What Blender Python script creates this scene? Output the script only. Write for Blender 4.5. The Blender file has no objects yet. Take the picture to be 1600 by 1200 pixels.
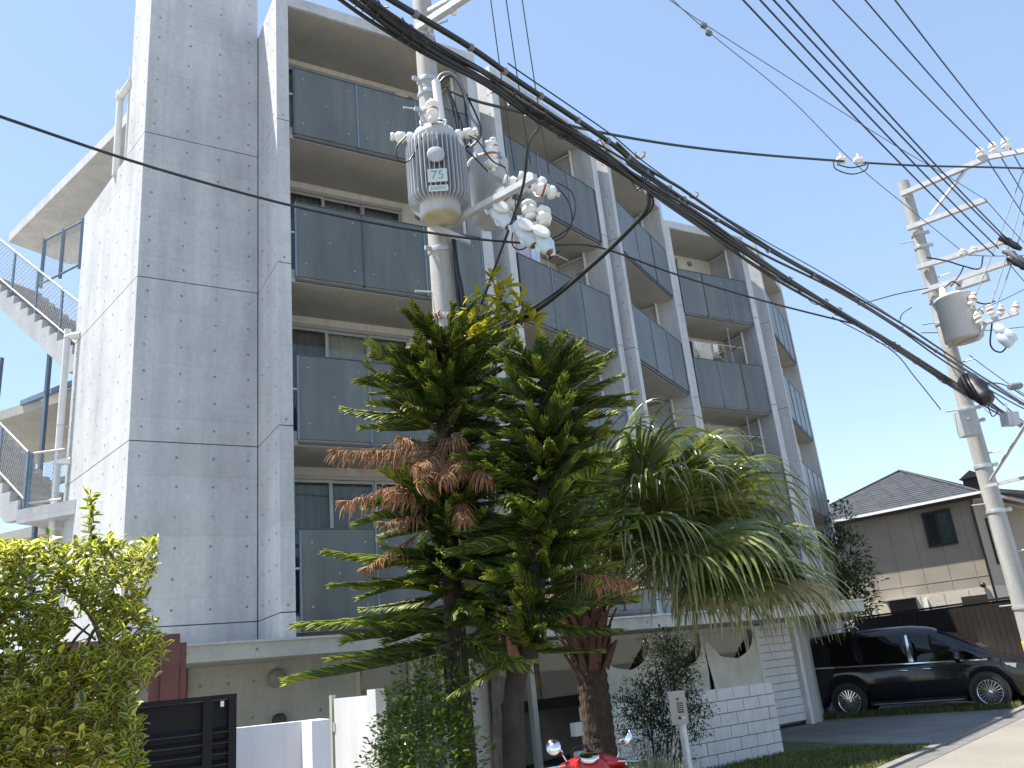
import bpy, math, random
from mathutils import Vector, Matrix, Quaternion
R = math.radians
random.seed(7)
SC = bpy.context.scene
COL = SC.collection

# ------------------------------------------------------------------ camera
CAM_F, CAM_P, CAM_R, CAM_H = 1323.47, R(18.744), R(5.81), 1.75
cam_d = bpy.data.cameras.new('camera'); cam = bpy.data.objects.new('camera', cam_d); COL.objects.link(cam)
cam_d.sensor_fit = 'HORIZONTAL'; cam_d.sensor_width = 36.0; cam_d.lens = 36.0 * CAM_F / 1600.0
cam_d.clip_start = 0.05; cam_d.clip_end = 3000
cam.matrix_world = Matrix.Translation((0, 0, CAM_H)) @ Matrix.Rotation(R(90) + CAM_P, 4, 'X') @ Matrix.Rotation(-CAM_R, 4, 'Z')
SC.camera = cam

# ------------------------------------------------------------------ light
SUN_TO = Vector((-0.43, 0.026, 1.0)).normalized()
world = bpy.data.worlds.new('World'); SC.world = world; world.use_nodes = True
wn = world.node_tree.nodes; wl_ = world.node_tree.links
bg = wn['Background']; sky = wn.new('ShaderNodeTexSky'); sky.sky_type = 'NISHITA'; sky.sun_disc = False
sky.sun_elevation = math.asin(SUN_TO.z); sky.sun_rotation = math.atan2(SUN_TO.x, SUN_TO.y)
sky.altitude = 0; sky.air_density = 0.8; sky.dust_density = 0.1; sky.ozone_density = 1.6
gam = wn.new('ShaderNodeGamma'); gam.inputs[1].default_value = 0.60      # film-like shoulder of the bright sky
wl_.new(sky.outputs[0], gam.inputs[0]); hsv = wn.new('ShaderNodeHueSaturation'); hsv.inputs['Saturation'].default_value = 1.14; wl_.new(gam.outputs[0], hsv.inputs['Color']); wl_.new(hsv.outputs[0], bg.inputs[0]); bg.inputs[1].default_value = 0.15
sun_d = bpy.data.lights.new('sun', 'SUN'); sun_d.energy = 3.5; sun_d.angle = R(0.53); sun_d.color = (1.0, 0.94, 0.84)
sun = bpy.data.objects.new('sun', sun_d); COL.objects.link(sun)
sun.rotation_euler = (-SUN_TO).to_track_quat('-Z', 'Y').to_euler(); sun.location = (-20, 0, 40)
SC.view_settings.view_transform = 'Standard'; SC.view_settings.look = 'None'
SC.view_settings.exposure = 1.75; SC.view_settings.gamma = 1.0; SC.view_settings.use_curve_mapping = False
SC.cycles.max_bounces = 8; SC.cycles.transparent_max_bounces = 16; SC.cycles.sample_clamp_indirect = 6

# ------------------------------------------------------------------ measuring: a picture point and a distance give a place
def ray(u, v):
    X, Y = u - 800, v - 600
    c, s = math.cos(CAM_R), math.sin(CAM_R)
    x, y = c * X - s * Y, s * X + c * Y
    a, b = CAM_F, -y
    return Vector((x, a * math.cos(CAM_P) - b * math.sin(CAM_P), a * math.sin(CAM_P) + b * math.cos(CAM_P)))
def at(u, v, d):
    r = ray(u, v); t = d / math.hypot(r.x, r.y); return Vector((0, 0, CAM_H)) + r * t
def atz(u, v, z):
    r = ray(u, v); return Vector((0, 0, CAM_H)) + r * ((z - CAM_H) / r.z)

# ------------------------------------------------------------------ objects
WL = {}
def V(*a): return Vector(a)
def finish(o, name, parent, wloc, label=None, cat=None, group=None, kind=None):
    COL.objects.link(o); WL[o.name] = Vector(wloc)
    if parent is not None:
        o.parent = parent; o.location = Vector(wloc) - WL[parent.name]
    else:
        o.location = wloc
    if label: o['label'] = label
    if cat: o['category'] = cat
    if group: o['group'] = group
    if kind: o['kind'] = kind
    return o
def thing(name, loc, label, cat, group=None):
    o = bpy.data.objects.new(name, None); o.empty_display_size = 0.2
    return finish(o, name, None, loc, label, cat, group)
def inst(name, mesh, parent, wloc, rot=None, scale=None, **k):
    o = bpy.data.objects.new(name, mesh); finish(o, name, parent, wloc, **k)
    if rot is not None:
        o.rotation_mode = 'QUATERNION'; o.rotation_quaternion = rot
    if scale is not None: o.scale = scale if hasattr(scale, '__len__') else (scale,) * 3
    return o
class MB:
    def __init__(s): s.v = []; s.f = []; s.m = []; s.mi = 0; s.sm = []; s.smooth = False
    def add(s, vs, fs):
        o = len(s.v); s.v += [tuple(p) for p in vs]
        for f in fs: s.f.append([i + o for i in f]); s.m.append(s.mi); s.sm.append(s.smooth)
    def box(s, c, size, ax=None, ay=None, az=None):
        ax = Vector(ax).normalized() if ax is not None else V(1, 0, 0)
        az = Vector(az).normalized() if az is not None else V(0, 0, 1)
        ay = Vector(ay).normalized() if ay is not None else az.cross(ax).normalized()
        c = Vector(c); a, b, d = ax * size[0] / 2, ay * size[1] / 2, az * size[2] / 2
        vs = [c + i * a + j * b + k * d for k in (-1, 1) for j in (-1, 1) for i in (-1, 1)]
        sm = s.smooth; s.smooth = False
        s.add(vs, [(0, 2, 3, 1), (4, 5, 7, 6), (0, 1, 5, 4), (2, 6, 7, 3), (0, 4, 6, 2), (1, 3, 7, 5)]); s.smooth = sm
        return s
    def prism(s, poly, z0, z1):
        n = len(poly); area = sum(poly[i][0] * poly[(i + 1) % n][1] - poly[(i + 1) % n][0] * poly[i][1] for i in range(n))
        if area < 0: poly = poly[::-1]
        vs = [(p[0], p[1], z0) for p in poly] + [(p[0], p[1], z1) for p in poly]
        fs = [tuple(range(n - 1, -1, -1)), tuple(range(n, 2 * n))] + [(i, (i + 1) % n, n + (i + 1) % n, n + i) for i in range(n)]
        sm = s.smooth; s.smooth = False; s.add(vs, fs); s.smooth = sm; return s
    def extrude(s, pts, d):
        n = len(pts); d = Vector(d); pts = [Vector(p) for p in pts]
        vs = pts + [p + d for p in pts]
        s.add(vs, [tuple(range(n - 1, -1, -1)), tuple(range(n, 2 * n))] + [(i, (i + 1) % n, n + (i + 1) % n, n + i) for i in range(n)]); return s
    def tube(s, pts, r, n=6, caps=True, smooth=True):
        pts = [Vector(p) for p in pts]; k = len(pts); rs = r if hasattr(r, '__len__') else [r] * k
        t = (pts[1] - pts[0]).normalized(); up = V(0, 0, 1) if abs(t.z) < 0.9 else V(1, 0, 0)
        a = t.cross(up).normalized(); vs = []
        for i, p in enumerate(pts):
            t = (pts[min(i + 1, k - 1)] - pts[max(i - 1, 0)])
            t = t.normalized() if t.length > 1e-9 else V(0, 0, 1)
            a = (a - t * a.dot(t)); a = a.normalized() if a.length > 1e-6 else t.orthogonal().normalized()
            b = t.cross(a)
            for j in range(n):
                q = 2 * math.pi * j / n; vs.append(p + (a * math.cos(q) + b * math.sin(q)) * rs[i])
        fs = [(i * n + j, i * n + (j + 1) % n, (i + 1) * n + (j + 1) % n, (i + 1) * n + j) for i in range(k - 1) for j in range(n)]
        sm = s.smooth; s.smooth = smooth; s.add(vs, fs); s.smooth = False
        if caps: s.add(vs[:n], [tuple(range(n - 1, -1, -1))]); s.add(vs[-n:], [tuple(range(n))])
        s.smooth = sm; return s
    def lathe(s, c, prof, n=16, axis=(0, 0, 1), smooth=True):
        ax = Vector(axis).normalized(); a = ax.orthogonal().normalized(); b = ax.cross(a); c = Vector(c); vs = []
        for (r, h) in prof:
            for j in range(n):
                q = 2 * math.pi * j / n; vs.append(c + ax * h + (a * math.cos(q) + b * math.sin(q)) * r)
        k = len(prof); fs = [(i * n + j, i * n + (j + 1) % n, (i + 1) * n + (j + 1) % n, (i + 1) * n + j) for i in range(k - 1) for j in range(n)]
        sm = s.smooth; s.smooth = smooth; s.add(vs, fs); s.smooth = False
        s.add(vs[:n], [tuple(range(n - 1, -1, -1))]); s.add(vs[-n:], [tuple(range(n))]); s.smooth = sm; return s
    def mesh(s, name, mats, org=(0, 0, 0)):
        me = bpy.data.meshes.new(name); o = Vector(org)
        me.from_pydata([(p[0] - o.x, p[1] - o.y, p[2] - o.z) for p in s.v], [], s.f)
        for m in (mats if isinstance(mats, (list, tuple)) else [mats]): me.materials.append(m)
        me.polygons.foreach_set('material_index', s.m); me.polygons.foreach_set('use_smooth', s.sm); me.update()
        return me
    def build(s, name, mats, parent=None, **k):
        xs = [p[0] for p in s.v]; ys = [p[1] for p in s.v]; zs = [p[2] for p in s.v]
        org = V((min(xs) + max(xs)) / 2, (min(ys) + max(ys)) / 2, min(zs))
        o = bpy.data.objects.new(name, s.mesh(name, mats, org)); return finish(o, name, parent, org, **k)
def smooth_path(pts, n=6):
    pts = [Vector(p) for p in pts]; out = []
    P = [pts[0] * 2 - pts[1]] + pts + [pts[-1] * 2 - pts[-2]]
    for i in range(1, len(P) - 2):
        for k in range(n):
            t = k / n; a, b, c, d = P[i - 1], P[i], P[i + 1], P[i + 2]
            out.append(0.5 * ((2 * b) + (c - a) * t + (2 * a - 5 * b + 4 * c - d) * t * t + (3 * b - a - 3 * c + d) * t ** 3))
    return out + [pts[-1]]
def sag(a, b, drop, n=16):
    a, b = Vector(a), Vector(b)
    return [a.lerp(b, i / n) - V(0, 0, drop * 4 * (i / n) * (1 - i / n)) for i in range(n + 1)]

# ------------------------------------------------------------------ materials
MATS = {}
def rgb(h):
    h = h.lstrip('#'); c = [int(h[i:i + 2], 16) / 255 for i in (0, 2, 4)]
    return tuple(x / 12.92 if x <= 0.04045 else ((x + 0.055) / 1.055) ** 2.4 for x in c)
class NT:
    def __init__(s, name):
        s.m = bpy.data.materials.new(name); s.m.use_nodes = True; s.t = s.m.node_tree
        s.b = s.t.nodes['Principled BSDF']; s.out = s.t.nodes['Material Output']
    def n(s, typ, **k):
        x = s.t.nodes.new(typ)
        for a, b in k.items(): setattr(x, a, b)
        return x
    def l(s, a, b): s.t.links.new(a, b)
    def pos(s, obj=False):
        if obj: return s.n('ShaderNodeTexCoord').outputs['Object']
        return s.n('ShaderNodeNewGeometry').outputs['Position']
    def noise(s, vec, scale, detail=3, rough=0.55, stretch=None):
        if stretch:
            mp = s.n('ShaderNodeMapping'); mp.inputs['Scale'].default_value = stretch; s.l(vec, mp.inputs['Vector']); vec = mp.outputs[0]
        x = s.n('ShaderNodeTexNoise'); x.inputs['Scale'].default_value = scale; x.inputs['Detail'].default_value = detail; x.inputs['Roughness'].default_value = rough
        s.l(vec, x.inputs['Vector']); return x.outputs['Fac']
    def ramp(s, fac, stops):
        x = s.n('ShaderNodeValToRGB'); e = x.color_ramp.elements
        while len(e) < len(stops): e.new(0.5)
        for i, (p, c) in enumerate(stops): e[i].position = p; e[i].color = (*c, 1) if len(c) == 3 else c
        s.l(fac, x.inputs[0]); return x.outputs[0]
    def mul(s, a, b, fac=1.0):
        x = s.n('ShaderNodeMix', data_type='RGBA', blend_type='MULTIPLY'); x.inputs[0].default_value = fac
        s.l(a, x.inputs[6]); s.l(b, x.inputs[7]); return x.outputs[2]
    def mix(s, fac, a, b):
        x = s.n('ShaderNodeMix', data_type='RGBA')
        if hasattr(fac, 'is_linked'): s.l(fac, x.inputs[0])
        else: x.inputs[0].default_value = fac
        for v, i in ((a, 6), (b, 7)):
            if hasattr(v, 'is_linked'): s.l(v, x.inputs[i])
            else: x.inputs[i].default_value = (*v, 1)
        return x.outputs[2]
    def math(s, op, a, b=None):
        x = s.n('ShaderNodeMath', operation=op)
        for v, i in ((a, 0), (b, 1)):
            if v is None: continue
            if hasattr(v, 'is_linked'): s.l(v, x.inputs[i])
            else: x.inputs[i].default_value = v
        return x.outputs[0]
    def bump(s, h, st, dist=0.01):
        x = s.n('ShaderNodeBump'); x.inputs['Strength'].default_value = st; x.inputs['Distance'].default_value = dist
        s.l(h, x.inputs['Height']); s.l(x.outputs[0], s.b.inputs['Normal'])
def sc(c, k): return tuple(min(1.0, x * k) for x in c)
def mk(name, base, rough=0.6, var=0.18, scale=6.0, metal=0.0, bump=0.0, bscale=60, streak=0.0, obj=False, spec=0.5, coat=0.0, detail=4):
    if name in MATS: return MATS[name]
    t = NT(name); p = t.pos(obj); f = t.noise(p, scale, detail)
    c = t.ramp(f, [(0.3, sc(base, 1 - var)), (0.7, sc(base, 1 + var))])
    if streak:
        g = t.noise(p, 1.0, 4, 0.6, (9, 9, 0.35)); c = t.mul(c, t.ramp(g, [(0.35, (1 - streak,) * 3), (0.6, (1, 1, 1))]))
    t.l(c, t.b.inputs['Base Color']); t.b.inputs['Roughness'].default_value = rough; t.b.inputs['Metallic'].default_value = metal
    t.b.inputs['Specular IOR Level'].default_value = spec; t.b.inputs['Coat Weight'].default_value = coat
    if bump: t.bump(t.noise(p, bscale, 3), bump)
    MATS[name] = t.m; return t.m
def leafmat(name, c1, c2, rough=0.45, trans=0.35, spec=0.5, c3=None):
    t = NT(name); g = t.n('ShaderNodeNewGeometry'); i = t.n('ShaderNodeObjectInfo')
    f = t.math('FRACT', t.math('ADD', g.outputs['Random Per Island'], i.outputs['Random']))
    st = [(0.0, c1), (1.0, c2)] if c3 is None else [(0.0, c1), (0.75, c2), (1.0, c3)]
    c = t.ramp(f, st)
    n = t.noise(t.pos(), 2.5, 2); c = t.mul(c, t.ramp(n, [(0.3, (0.7, 0.75, 0.7)), (0.7, (1.15, 1.1, 1.1))]))
    t.l(c, t.b.inputs['Base Color']); t.b.inputs['Roughness'].default_value = rough; t.b.inputs['Specular IOR Level'].default_value = spec
    tr = t.n('ShaderNodeBsdfTranslucent'); cc = t.mul(c, t.ramp(n, [(0.0, (1.15, 1.2, 0.55)), (1.0, (1.15, 1.2, 0.55))])); t.l(cc, tr.inputs[0])
    mx = t.n('ShaderNodeMixShader'); mx.inputs[0].default_value = trans; t.l(t.b.outputs[0], mx.inputs[1]); t.l(tr.outputs[0], mx.inputs[2]); t.l(mx.outputs[0], t.out.inputs[0])
    MATS[name] = t.m; return t.m
def concrete(name, base, seams=True, stain=0.22, warm=(1, 1, 1)):
    t = NT(name); p = t.pos()
    c = t.ramp(t.noise(p, 0.9, 6, 0.62), [(0.28, sc(base, 0.86)), (0.5, base), (0.74, sc(base, 1.09))])
    c = t.mul(c, t.ramp(t.noise(p, 14, 4, 0.6), [(0.3, (0.90, 0.905, 0.91)), (0.7, (1.04, 1.04, 1.035))]))
    c = t.mul(c, t.ramp(t.noise(p, 1.0, 5, 0.65, (2.6, 2.6, 0.25)), [(0.30, (1 - stain, 1 - stain, 1 - stain * 0.9)), (0.62, (1, 1, 1))]))
    # blotches near the pours and pin holes
    c = t.mul(c, t.ramp(t.noise(p, 95, 2, 0.5), [(0.24, (0.72, 0.72, 0.72)), (0.31, (1, 1, 1))]))
    if seams:
        x = t.n('ShaderNodeSeparateXYZ'); t.l(p, x.inputs[0])
        w = t.math('ADD', t.math('MULTIPLY', t.noise(p, 1.5, 2), 0.02), x.outputs['Z'])
        for src, per, off, dk in ((w, 0.933, 0.05, 0.92), (t.math('ADD', t.math('MULTIPLY', x.outputs['X'], 0.83), t.math('MULTIPLY', x.outputs['Y'], 0.555)), 0.98, 0.3, 0.94)):
            fr = t.math('FRACT', t.math('DIVIDE', t.math('ADD', src, off + 20), per))
            c = t.mul(c, t.ramp(fr, [(0.0, (dk,) * 3), (0.012, (dk,) * 3), (0.05, (0.97,) * 3), (1.0, (1, 1, 1))]))
            # each shutter board left its own tone
            cell = t.math('FLOOR', t.math('DIVIDE', t.math('ADD', src, off + 20), per)); wn_ = t.n('ShaderNodeTexWhiteNoise', noise_dimensions='1D'); t.l(cell, wn_.inputs['W'])
            c = t.mul(c, t.ramp(wn_.outputs['Value'], [(0.0, (0.965,) * 3), (1.0, (1.025,) * 3)]))
    t.l(c, t.b.inputs['Base Color']); t.b.inputs['Roughness'].default_value = 0.62; t.b.inputs['Specular IOR Level'].default_value = 0.4
    t.bump(t.noise(p, 40, 5, 0.6), 0.12, 0.01)
    MATS[name] = t.m; return t.m
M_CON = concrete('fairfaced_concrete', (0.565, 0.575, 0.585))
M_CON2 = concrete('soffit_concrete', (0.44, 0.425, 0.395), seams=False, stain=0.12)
M_CONF = concrete('weathered_concrete', (0.46, 0.46, 0.42), seams=False, stain=0.22)
M_JOINT = mk('joint_sealant', (0.10, 0.10, 0.105), 0.8)
M_WHITE = mk('white_paint', (0.72, 0.72, 0.71), 0.5, 0.05, 3, streak=0.12)
M_OFFW = mk('offwhite_board', (0.66, 0.64, 0.59), 0.6, 0.06, 3, streak=0.12)
M_ALU = mk('window_aluminium', (0.42, 0.42, 0.41), 0.4, 0.06, 4, metal=0.35)
M_STEELB = mk('bluegrey_steel_paint', (0.155, 0.215, 0.285), 0.45, 0.12, 5)
M_STEELD = mk('dark_steel_rail', (0.07, 0.078, 0.085), 0.5, 0.15, 6)
M_GALV = mk('galvanised_steel', (0.50, 0.52, 0.54), 0.42, 0.15, 14, metal=0.45)
M_GALVP = mk('pale_galvanised', (0.47, 0.48, 0.50), 0.5, 0.10, 14, metal=0.15)
M_PVC = mk('white_pvc', (0.70, 0.70, 0.685), 0.4, 0.06, 3, streak=0.10)
M_BLACK = mk('black_rubber', (0.012, 0.012, 0.014), 0.45, 0.2, 10)
M_CABLE = mk('black_cable_sheath', (0.016, 0.016, 0.019), 0.42, 0.35, 8)
M_CABLET = mk('dark_teal_cable', (0.015, 0.04, 0.045), 0.4, 0.2, 8)
M_CABLEB = mk('dark_blue_wire', (0.03, 0.04, 0.09), 0.45, 0.2, 8)
M_CABLEG = mk('grey_wire', (0.16, 0.165, 0.18), 0.5, 0.2, 8)
M_PORC = mk('white_porcelain', (0.76, 0.755, 0.72), 0.18, 0.05, 8, coat=0.3)
M_PORCR = mk('insulator_red_band', (0.36, 0.085, 0.05), 0.4)
M_VENT = mk('grey_vent_cap', (0.22, 0.225, 0.225), 0.5, 0.15)
M_VENTD = mk('dark_vent_cap', (0.05, 0.05, 0.052), 0.5, 0.15)
def panelmat():
    t = NT('frosted_balcony_panel'); p = t.pos()
    c = t.ramp(t.noise(p, 0.9, 5, 0.6), [(0.3, (0.148, 0.166, 0.165)), (0.7, (0.195, 0.214, 0.212))])
    c = t.mul(c, t.ramp(t.noise(p, 1.0, 4, 0.6, (5, 5, 0.5)), [(0.3, (0.74, 0.75, 0.76)), (0.62, (1, 1, 1))]))
    i = t.n('ShaderNodeObjectInfo'); c = t.mul(c, t.ramp(i.outputs['Random'], [(0, (0.9, 0.9, 0.9)), (1, (1.08, 1.08, 1.08))]))
    t.l(c, t.b.inputs['Base Color']); t.b.inputs['Roughness'].default_value = 0.32; t.b.inputs['Specular IOR Level'].default_value = 0.45
    tl = t.n('ShaderNodeBsdfTranslucent'); tl.inputs[0].default_value = (0.42, 0.46, 0.47, 1)
    mx = t.n('ShaderNodeMixShader'); mx.inputs[0].default_value = 0.2; t.l(t.b.outputs[0], mx.inputs[1]); t.l(tl.outputs[0], mx.inputs[2]); t.l(mx.outputs[0], t.out.inputs[0])
    return t.m
M_PANEL = panelmat()
def glassmat(name, tint=(0.9, 0.93, 0.92), refl=1.0, op=0.0):
    t = NT(name); gl = t.n('ShaderNodeBsdfGlossy'); gl.inputs['Roughness'].default_value = 0.02
    tr = t.n('ShaderNodeBsdfTransparent'); tr.inputs[0].default_value = (*tint, 1)
    fr = t.n('ShaderNodeFresnel'); bk = t.n('ShaderNodeNewGeometry').outputs['Backfacing']; t.l(t.math('SUBTRACT', 1.5, t.math('MULTIPLY', bk, 1.5 - 1 / 1.5)), fr.inputs[0])
    f = t.math('MINIMUM', t.math('ADD', t.math('MULTIPLY', fr.outputs[0], refl), op), 1.0)
    mx = t.n('ShaderNodeMixShader'); t.l(f, mx.inputs[0]); t.l(tr.outputs[0], mx.inputs[1]); t.l(gl.outputs[0], mx.inputs[2]); t.l(mx.outputs[0], t.out.inputs[0])
    return t.m
M_GLASS = glassmat('window_glass', (0.80, 0.83, 0.82), 0.8)
M_GLASSC = glassmat('car_glass', (0.10, 0.12, 0.12), 1.2)
M_CURT = mk('beige_curtain', (0.50, 0.46, 0.40), 0.9, 0.12, 5)
M_CURTG = mk('grey_curtain', (0.27, 0.26, 0.245), 0.9, 0.12, 5)
M_CURTW = mk('pale_curtain', (0.68, 0.65, 0.58), 0.9, 0.1, 5)
M_DARKIN = mk('painted_room_shade', (0.05, 0.048, 0.044), 0.9, 0.3, 2)  # dark colour standing in for the shade of unlit rooms
# ================================================================== the ground
def sheet(name, poly, z, mat, **k):
    b = MB(); b.add([(p[0], p[1], z) for p in poly], [tuple(range(len(poly)))]); return b.build(name, mat, kind='structure', **k)
def roadmat():
    t = NT('tan_asphalt'); p = t.pos()  # the asphalt's own tan, mottled at random
    c = t.ramp(t.noise(p, 0.5, 4), [(0.3, (0.185, 0.172, 0.15)), (0.7, (0.24, 0.225, 0.198))])
    c = t.mul(c, t.ramp(t.noise(p, 70, 3, 0.7), [(0.3, (0.62, 0.62, 0.62)), (0.65, (1.12, 1.12, 1.1))]))
    t.l(c, t.b.inputs['Base Color']); t.b.inputs['Roughness'].default_value = 0.9; t.bump(t.noise(p, 90, 3), 0.5, 0.01); return t.m
M_ROAD = roadmat()
M_SOIL = mk('bare_lot_ground', (0.22, 0.205, 0.18), 0.95, 0.35, 1.5, bump=0.5, bscale=25)
M_DRIVE = mk('driveway_concrete', (0.17, 0.168, 0.16), 0.85, 0.22, 0.9, bump=0.2, bscale=40)
M_KERB = mk('kerb_concrete', (0.17, 0.165, 0.155), 0.85, 0.2, 4, bump=0.2, bscale=40)
M_GRASSB = mk('turf_ground', (0.06, 0.085, 0.028), 0.95, 0.4, 6, bump=0.5, bscale=30)
def grow(n):
    return [(-n, -n), (n, -n), (n, n), (-n, n)]
sheet('ground', grow(900), 0.0, M_SOIL)
KD = Vector((0.64, 0.768)); KN = Vector((0.768, -0.64)); K0 = Vector((9.88, 19.14))     # kerb direction, towards the road, a point on it
def kp(s, o): q = K0 + KD * s + KN * o; return (q.x, q.y)
sheet('road', [kp(-40, 0), kp(-40, 9), kp(60, 9), kp(60, 0)], 0.006, M_ROAD)
b = MB(); b.prism([kp(-40, -0.14), kp(-40, 0.0), kp(60, 0.0), kp(60, -0.14)], 0.0, 0.05); b.build('kerb', M_KERB, kind='structure')
b = MB(); b.prism([kp(-40, 0.0), kp(-40, 0.30), kp(60, 0.30), kp(60, 0.0)], 0.0, 0.012); b.build('gutter', mk('gutter_concrete', (0.12, 0.118, 0.115), 0.85, 0.2, 3), kind='structure')
sheet('driveway', [kp(-5.6, -0.14), kp(9, -0.14), (9.2, 27.5), (6.6, 23.6), (5.0, 20.5), (4.3, 18.2)], 0.008, M_DRIVE)
sheet('lawn', [kp(-12, -0.14), kp(-5.7, -0.14), (4.2, 18.1), (3.95, 16.1), (2.3, 14.6), (-2.2, 11.0), (-3.5, 9.5)], 0.008, M_GRASSB)
def grass(name, pts, n, h, label, mats, seed=1):
    rnd = random.Random(seed); b = MB()
    for _ in range(n):
        x, y = pts(rnd); a = rnd.uniform(0, 6.283); L = h * rnd.uniform(0.4, 1.3); w = rnd.uniform(0.004, 0.009)
        d = V(math.cos(a), math.sin(a), 0); e = V(-d.y, d.x, 0) * w; o = V(x, y, 0.006); ln = rnd.uniform(0.1, 0.7)
        b.mi = rnd.randrange(len(mats)); p1 = o + V(0, 0, L * 0.6) + d * L * ln * 0.4; p2 = o + V(0, 0, L) + d * L * ln
        b.add([o - e, o + e, p1 + e * 0.7, p1 - e * 0.7, p2], [(0, 1, 2, 3), (3, 2, 4)])
    return b.build(name, mats, kind='stuff', label=label, cat='grass')
M_GR1 = leafmat('grass_blade', (0.05, 0.085, 0.018), (0.12, 0.15, 0.03), 0.6, 0.3)
M_GR2 = leafmat('dry_grass_blade', (0.16, 0.15, 0.05), (0.24, 0.21, 0.08), 0.7, 0.3)
def lawn_pts(r):
    s = r.uniform(-8.6, -5.65); o = -r.uniform(0.16, 3.4) * (0.35 + 0.65 * min(1, (-s - 5.5) / 1.5)); return kp(s, o)
grass('lawn_grass', lawn_pts, 9000, 0.06, 'short mown green grass at the corner of the driveway', [M_GR1, M_GR1, M_GR2], 3)
# ================================================================== the apartment building
J = [0, 2.88, 5.68, 8.48, 11.28]          # floor joints
ZR0, ZR1 = 13.84, 14.08                   # roof slab
BLD = thing('apartment_building', (1.0, 17.0, 0), 'five-storey fair-faced concrete apartment building with frosted grey balcony panels', 'building')
def v2(p): return Vector((p[0], p[1]))
def off(p, d, s): return (p[0] + d[0] * s, p[1] + d[1] * s)
T_, I_, F_, TL_ = (-5.94, 12.40), (-4.30, 13.47), (-3.62, 12.40), (-8.24, 14.83)
HOLES = MB()
def hole(c, nrm, r=0.021):
    c = Vector(c); n = Vector(nrm).normalized(); a = n.orthogonal().normalized(); bb = n.cross(a)
    ring = lambda q, h: [c + n * h + (a * math.cos(i * math.pi / 4) + bb * math.sin(i * math.pi / 4)) * q for i in range(8)]
    HOLES.add(ring(r * 1.15, 0.0015) + ring(r, 0.003) + [c + n * 0.003], [(i, (i + 1) % 8, 8 + (i + 1) % 8, 8 + i) for i in range(8)] + [(8 + i, 8 + (i + 1) % 8, 16) for i in range(8)])
def holes_on(p, q, z0, z1, du=0.48, dz=0.467, m=0.16, seed=0):
    p, q = v2(p), v2(q); L = (q - p).length; d = (q - p) / L; n = Vector((d.y, -d.x))
    k = max(1, round((L - 2 * m) / du)); rows = int((z1 - z0 - 0.3) / dz); rn = random.Random(seed)
    for i in range(k + 1):
        for j in range(rows + 1):
            s = m + (L - 2 * m) * i / k; z = z0 + 0.22 + j * dz + rn.uniform(-0.012, 0.012)
            if z > z1 - 0.08: continue
            c = p + d * (s + rn.uniform(-0.012, 0.012)); hole((c.x, c.y, z), (n.x, n.y, 0), rn.choice((0.016, 0.019, 0.021)))
def storey_blocks(name, poly, zs, g=0.009, inset=0.02, mat=None):
    for a, c in zip(zs[:-1], zs[1:]):
        MB().prism(poly, a + g, c - g).build(name, mat or M_CON, BLD)
    cx = sum(p[0] for p in poly) / len(poly); cy = sum(p[1] for p in poly) / len(poly)
    core = []
    for p in poly:
        d = Vector((cx - p[0], cy - p[1])); L = d.length; core.append((p[0] + d.x / L * inset * 1.4, p[1] + d.y / L * inset * 1.4))
    MB().prism(core, zs[0] + 0.02, zs[-1] - 0.02).build('joint_core', M_JOINT, BLD)
U_ = (0.838, 0.546)
tback = (-5.35, 15.35)
storey_blocks('tower_wall', [T_, I_, (-4.75, 14.35), tback, TL_], [2.2] + J[1:] )
TU = (-6.56, 13.055)
storey_blocks('tower_wall', [T_, I_, (-4.85, 14.35), TU], [J[4], 15.5])
for k, (a, c) in enumerate(zip([2.3] + J[1:], J[1:] + [15.5])):
    holes_on(T_, I_, a, c, seed=k); 
    if k < 4: holes_on(TL_, T_, a, c, seed=k + 10)
    else: holes_on(TU, T_, a, c, seed=k + 10)
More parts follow.
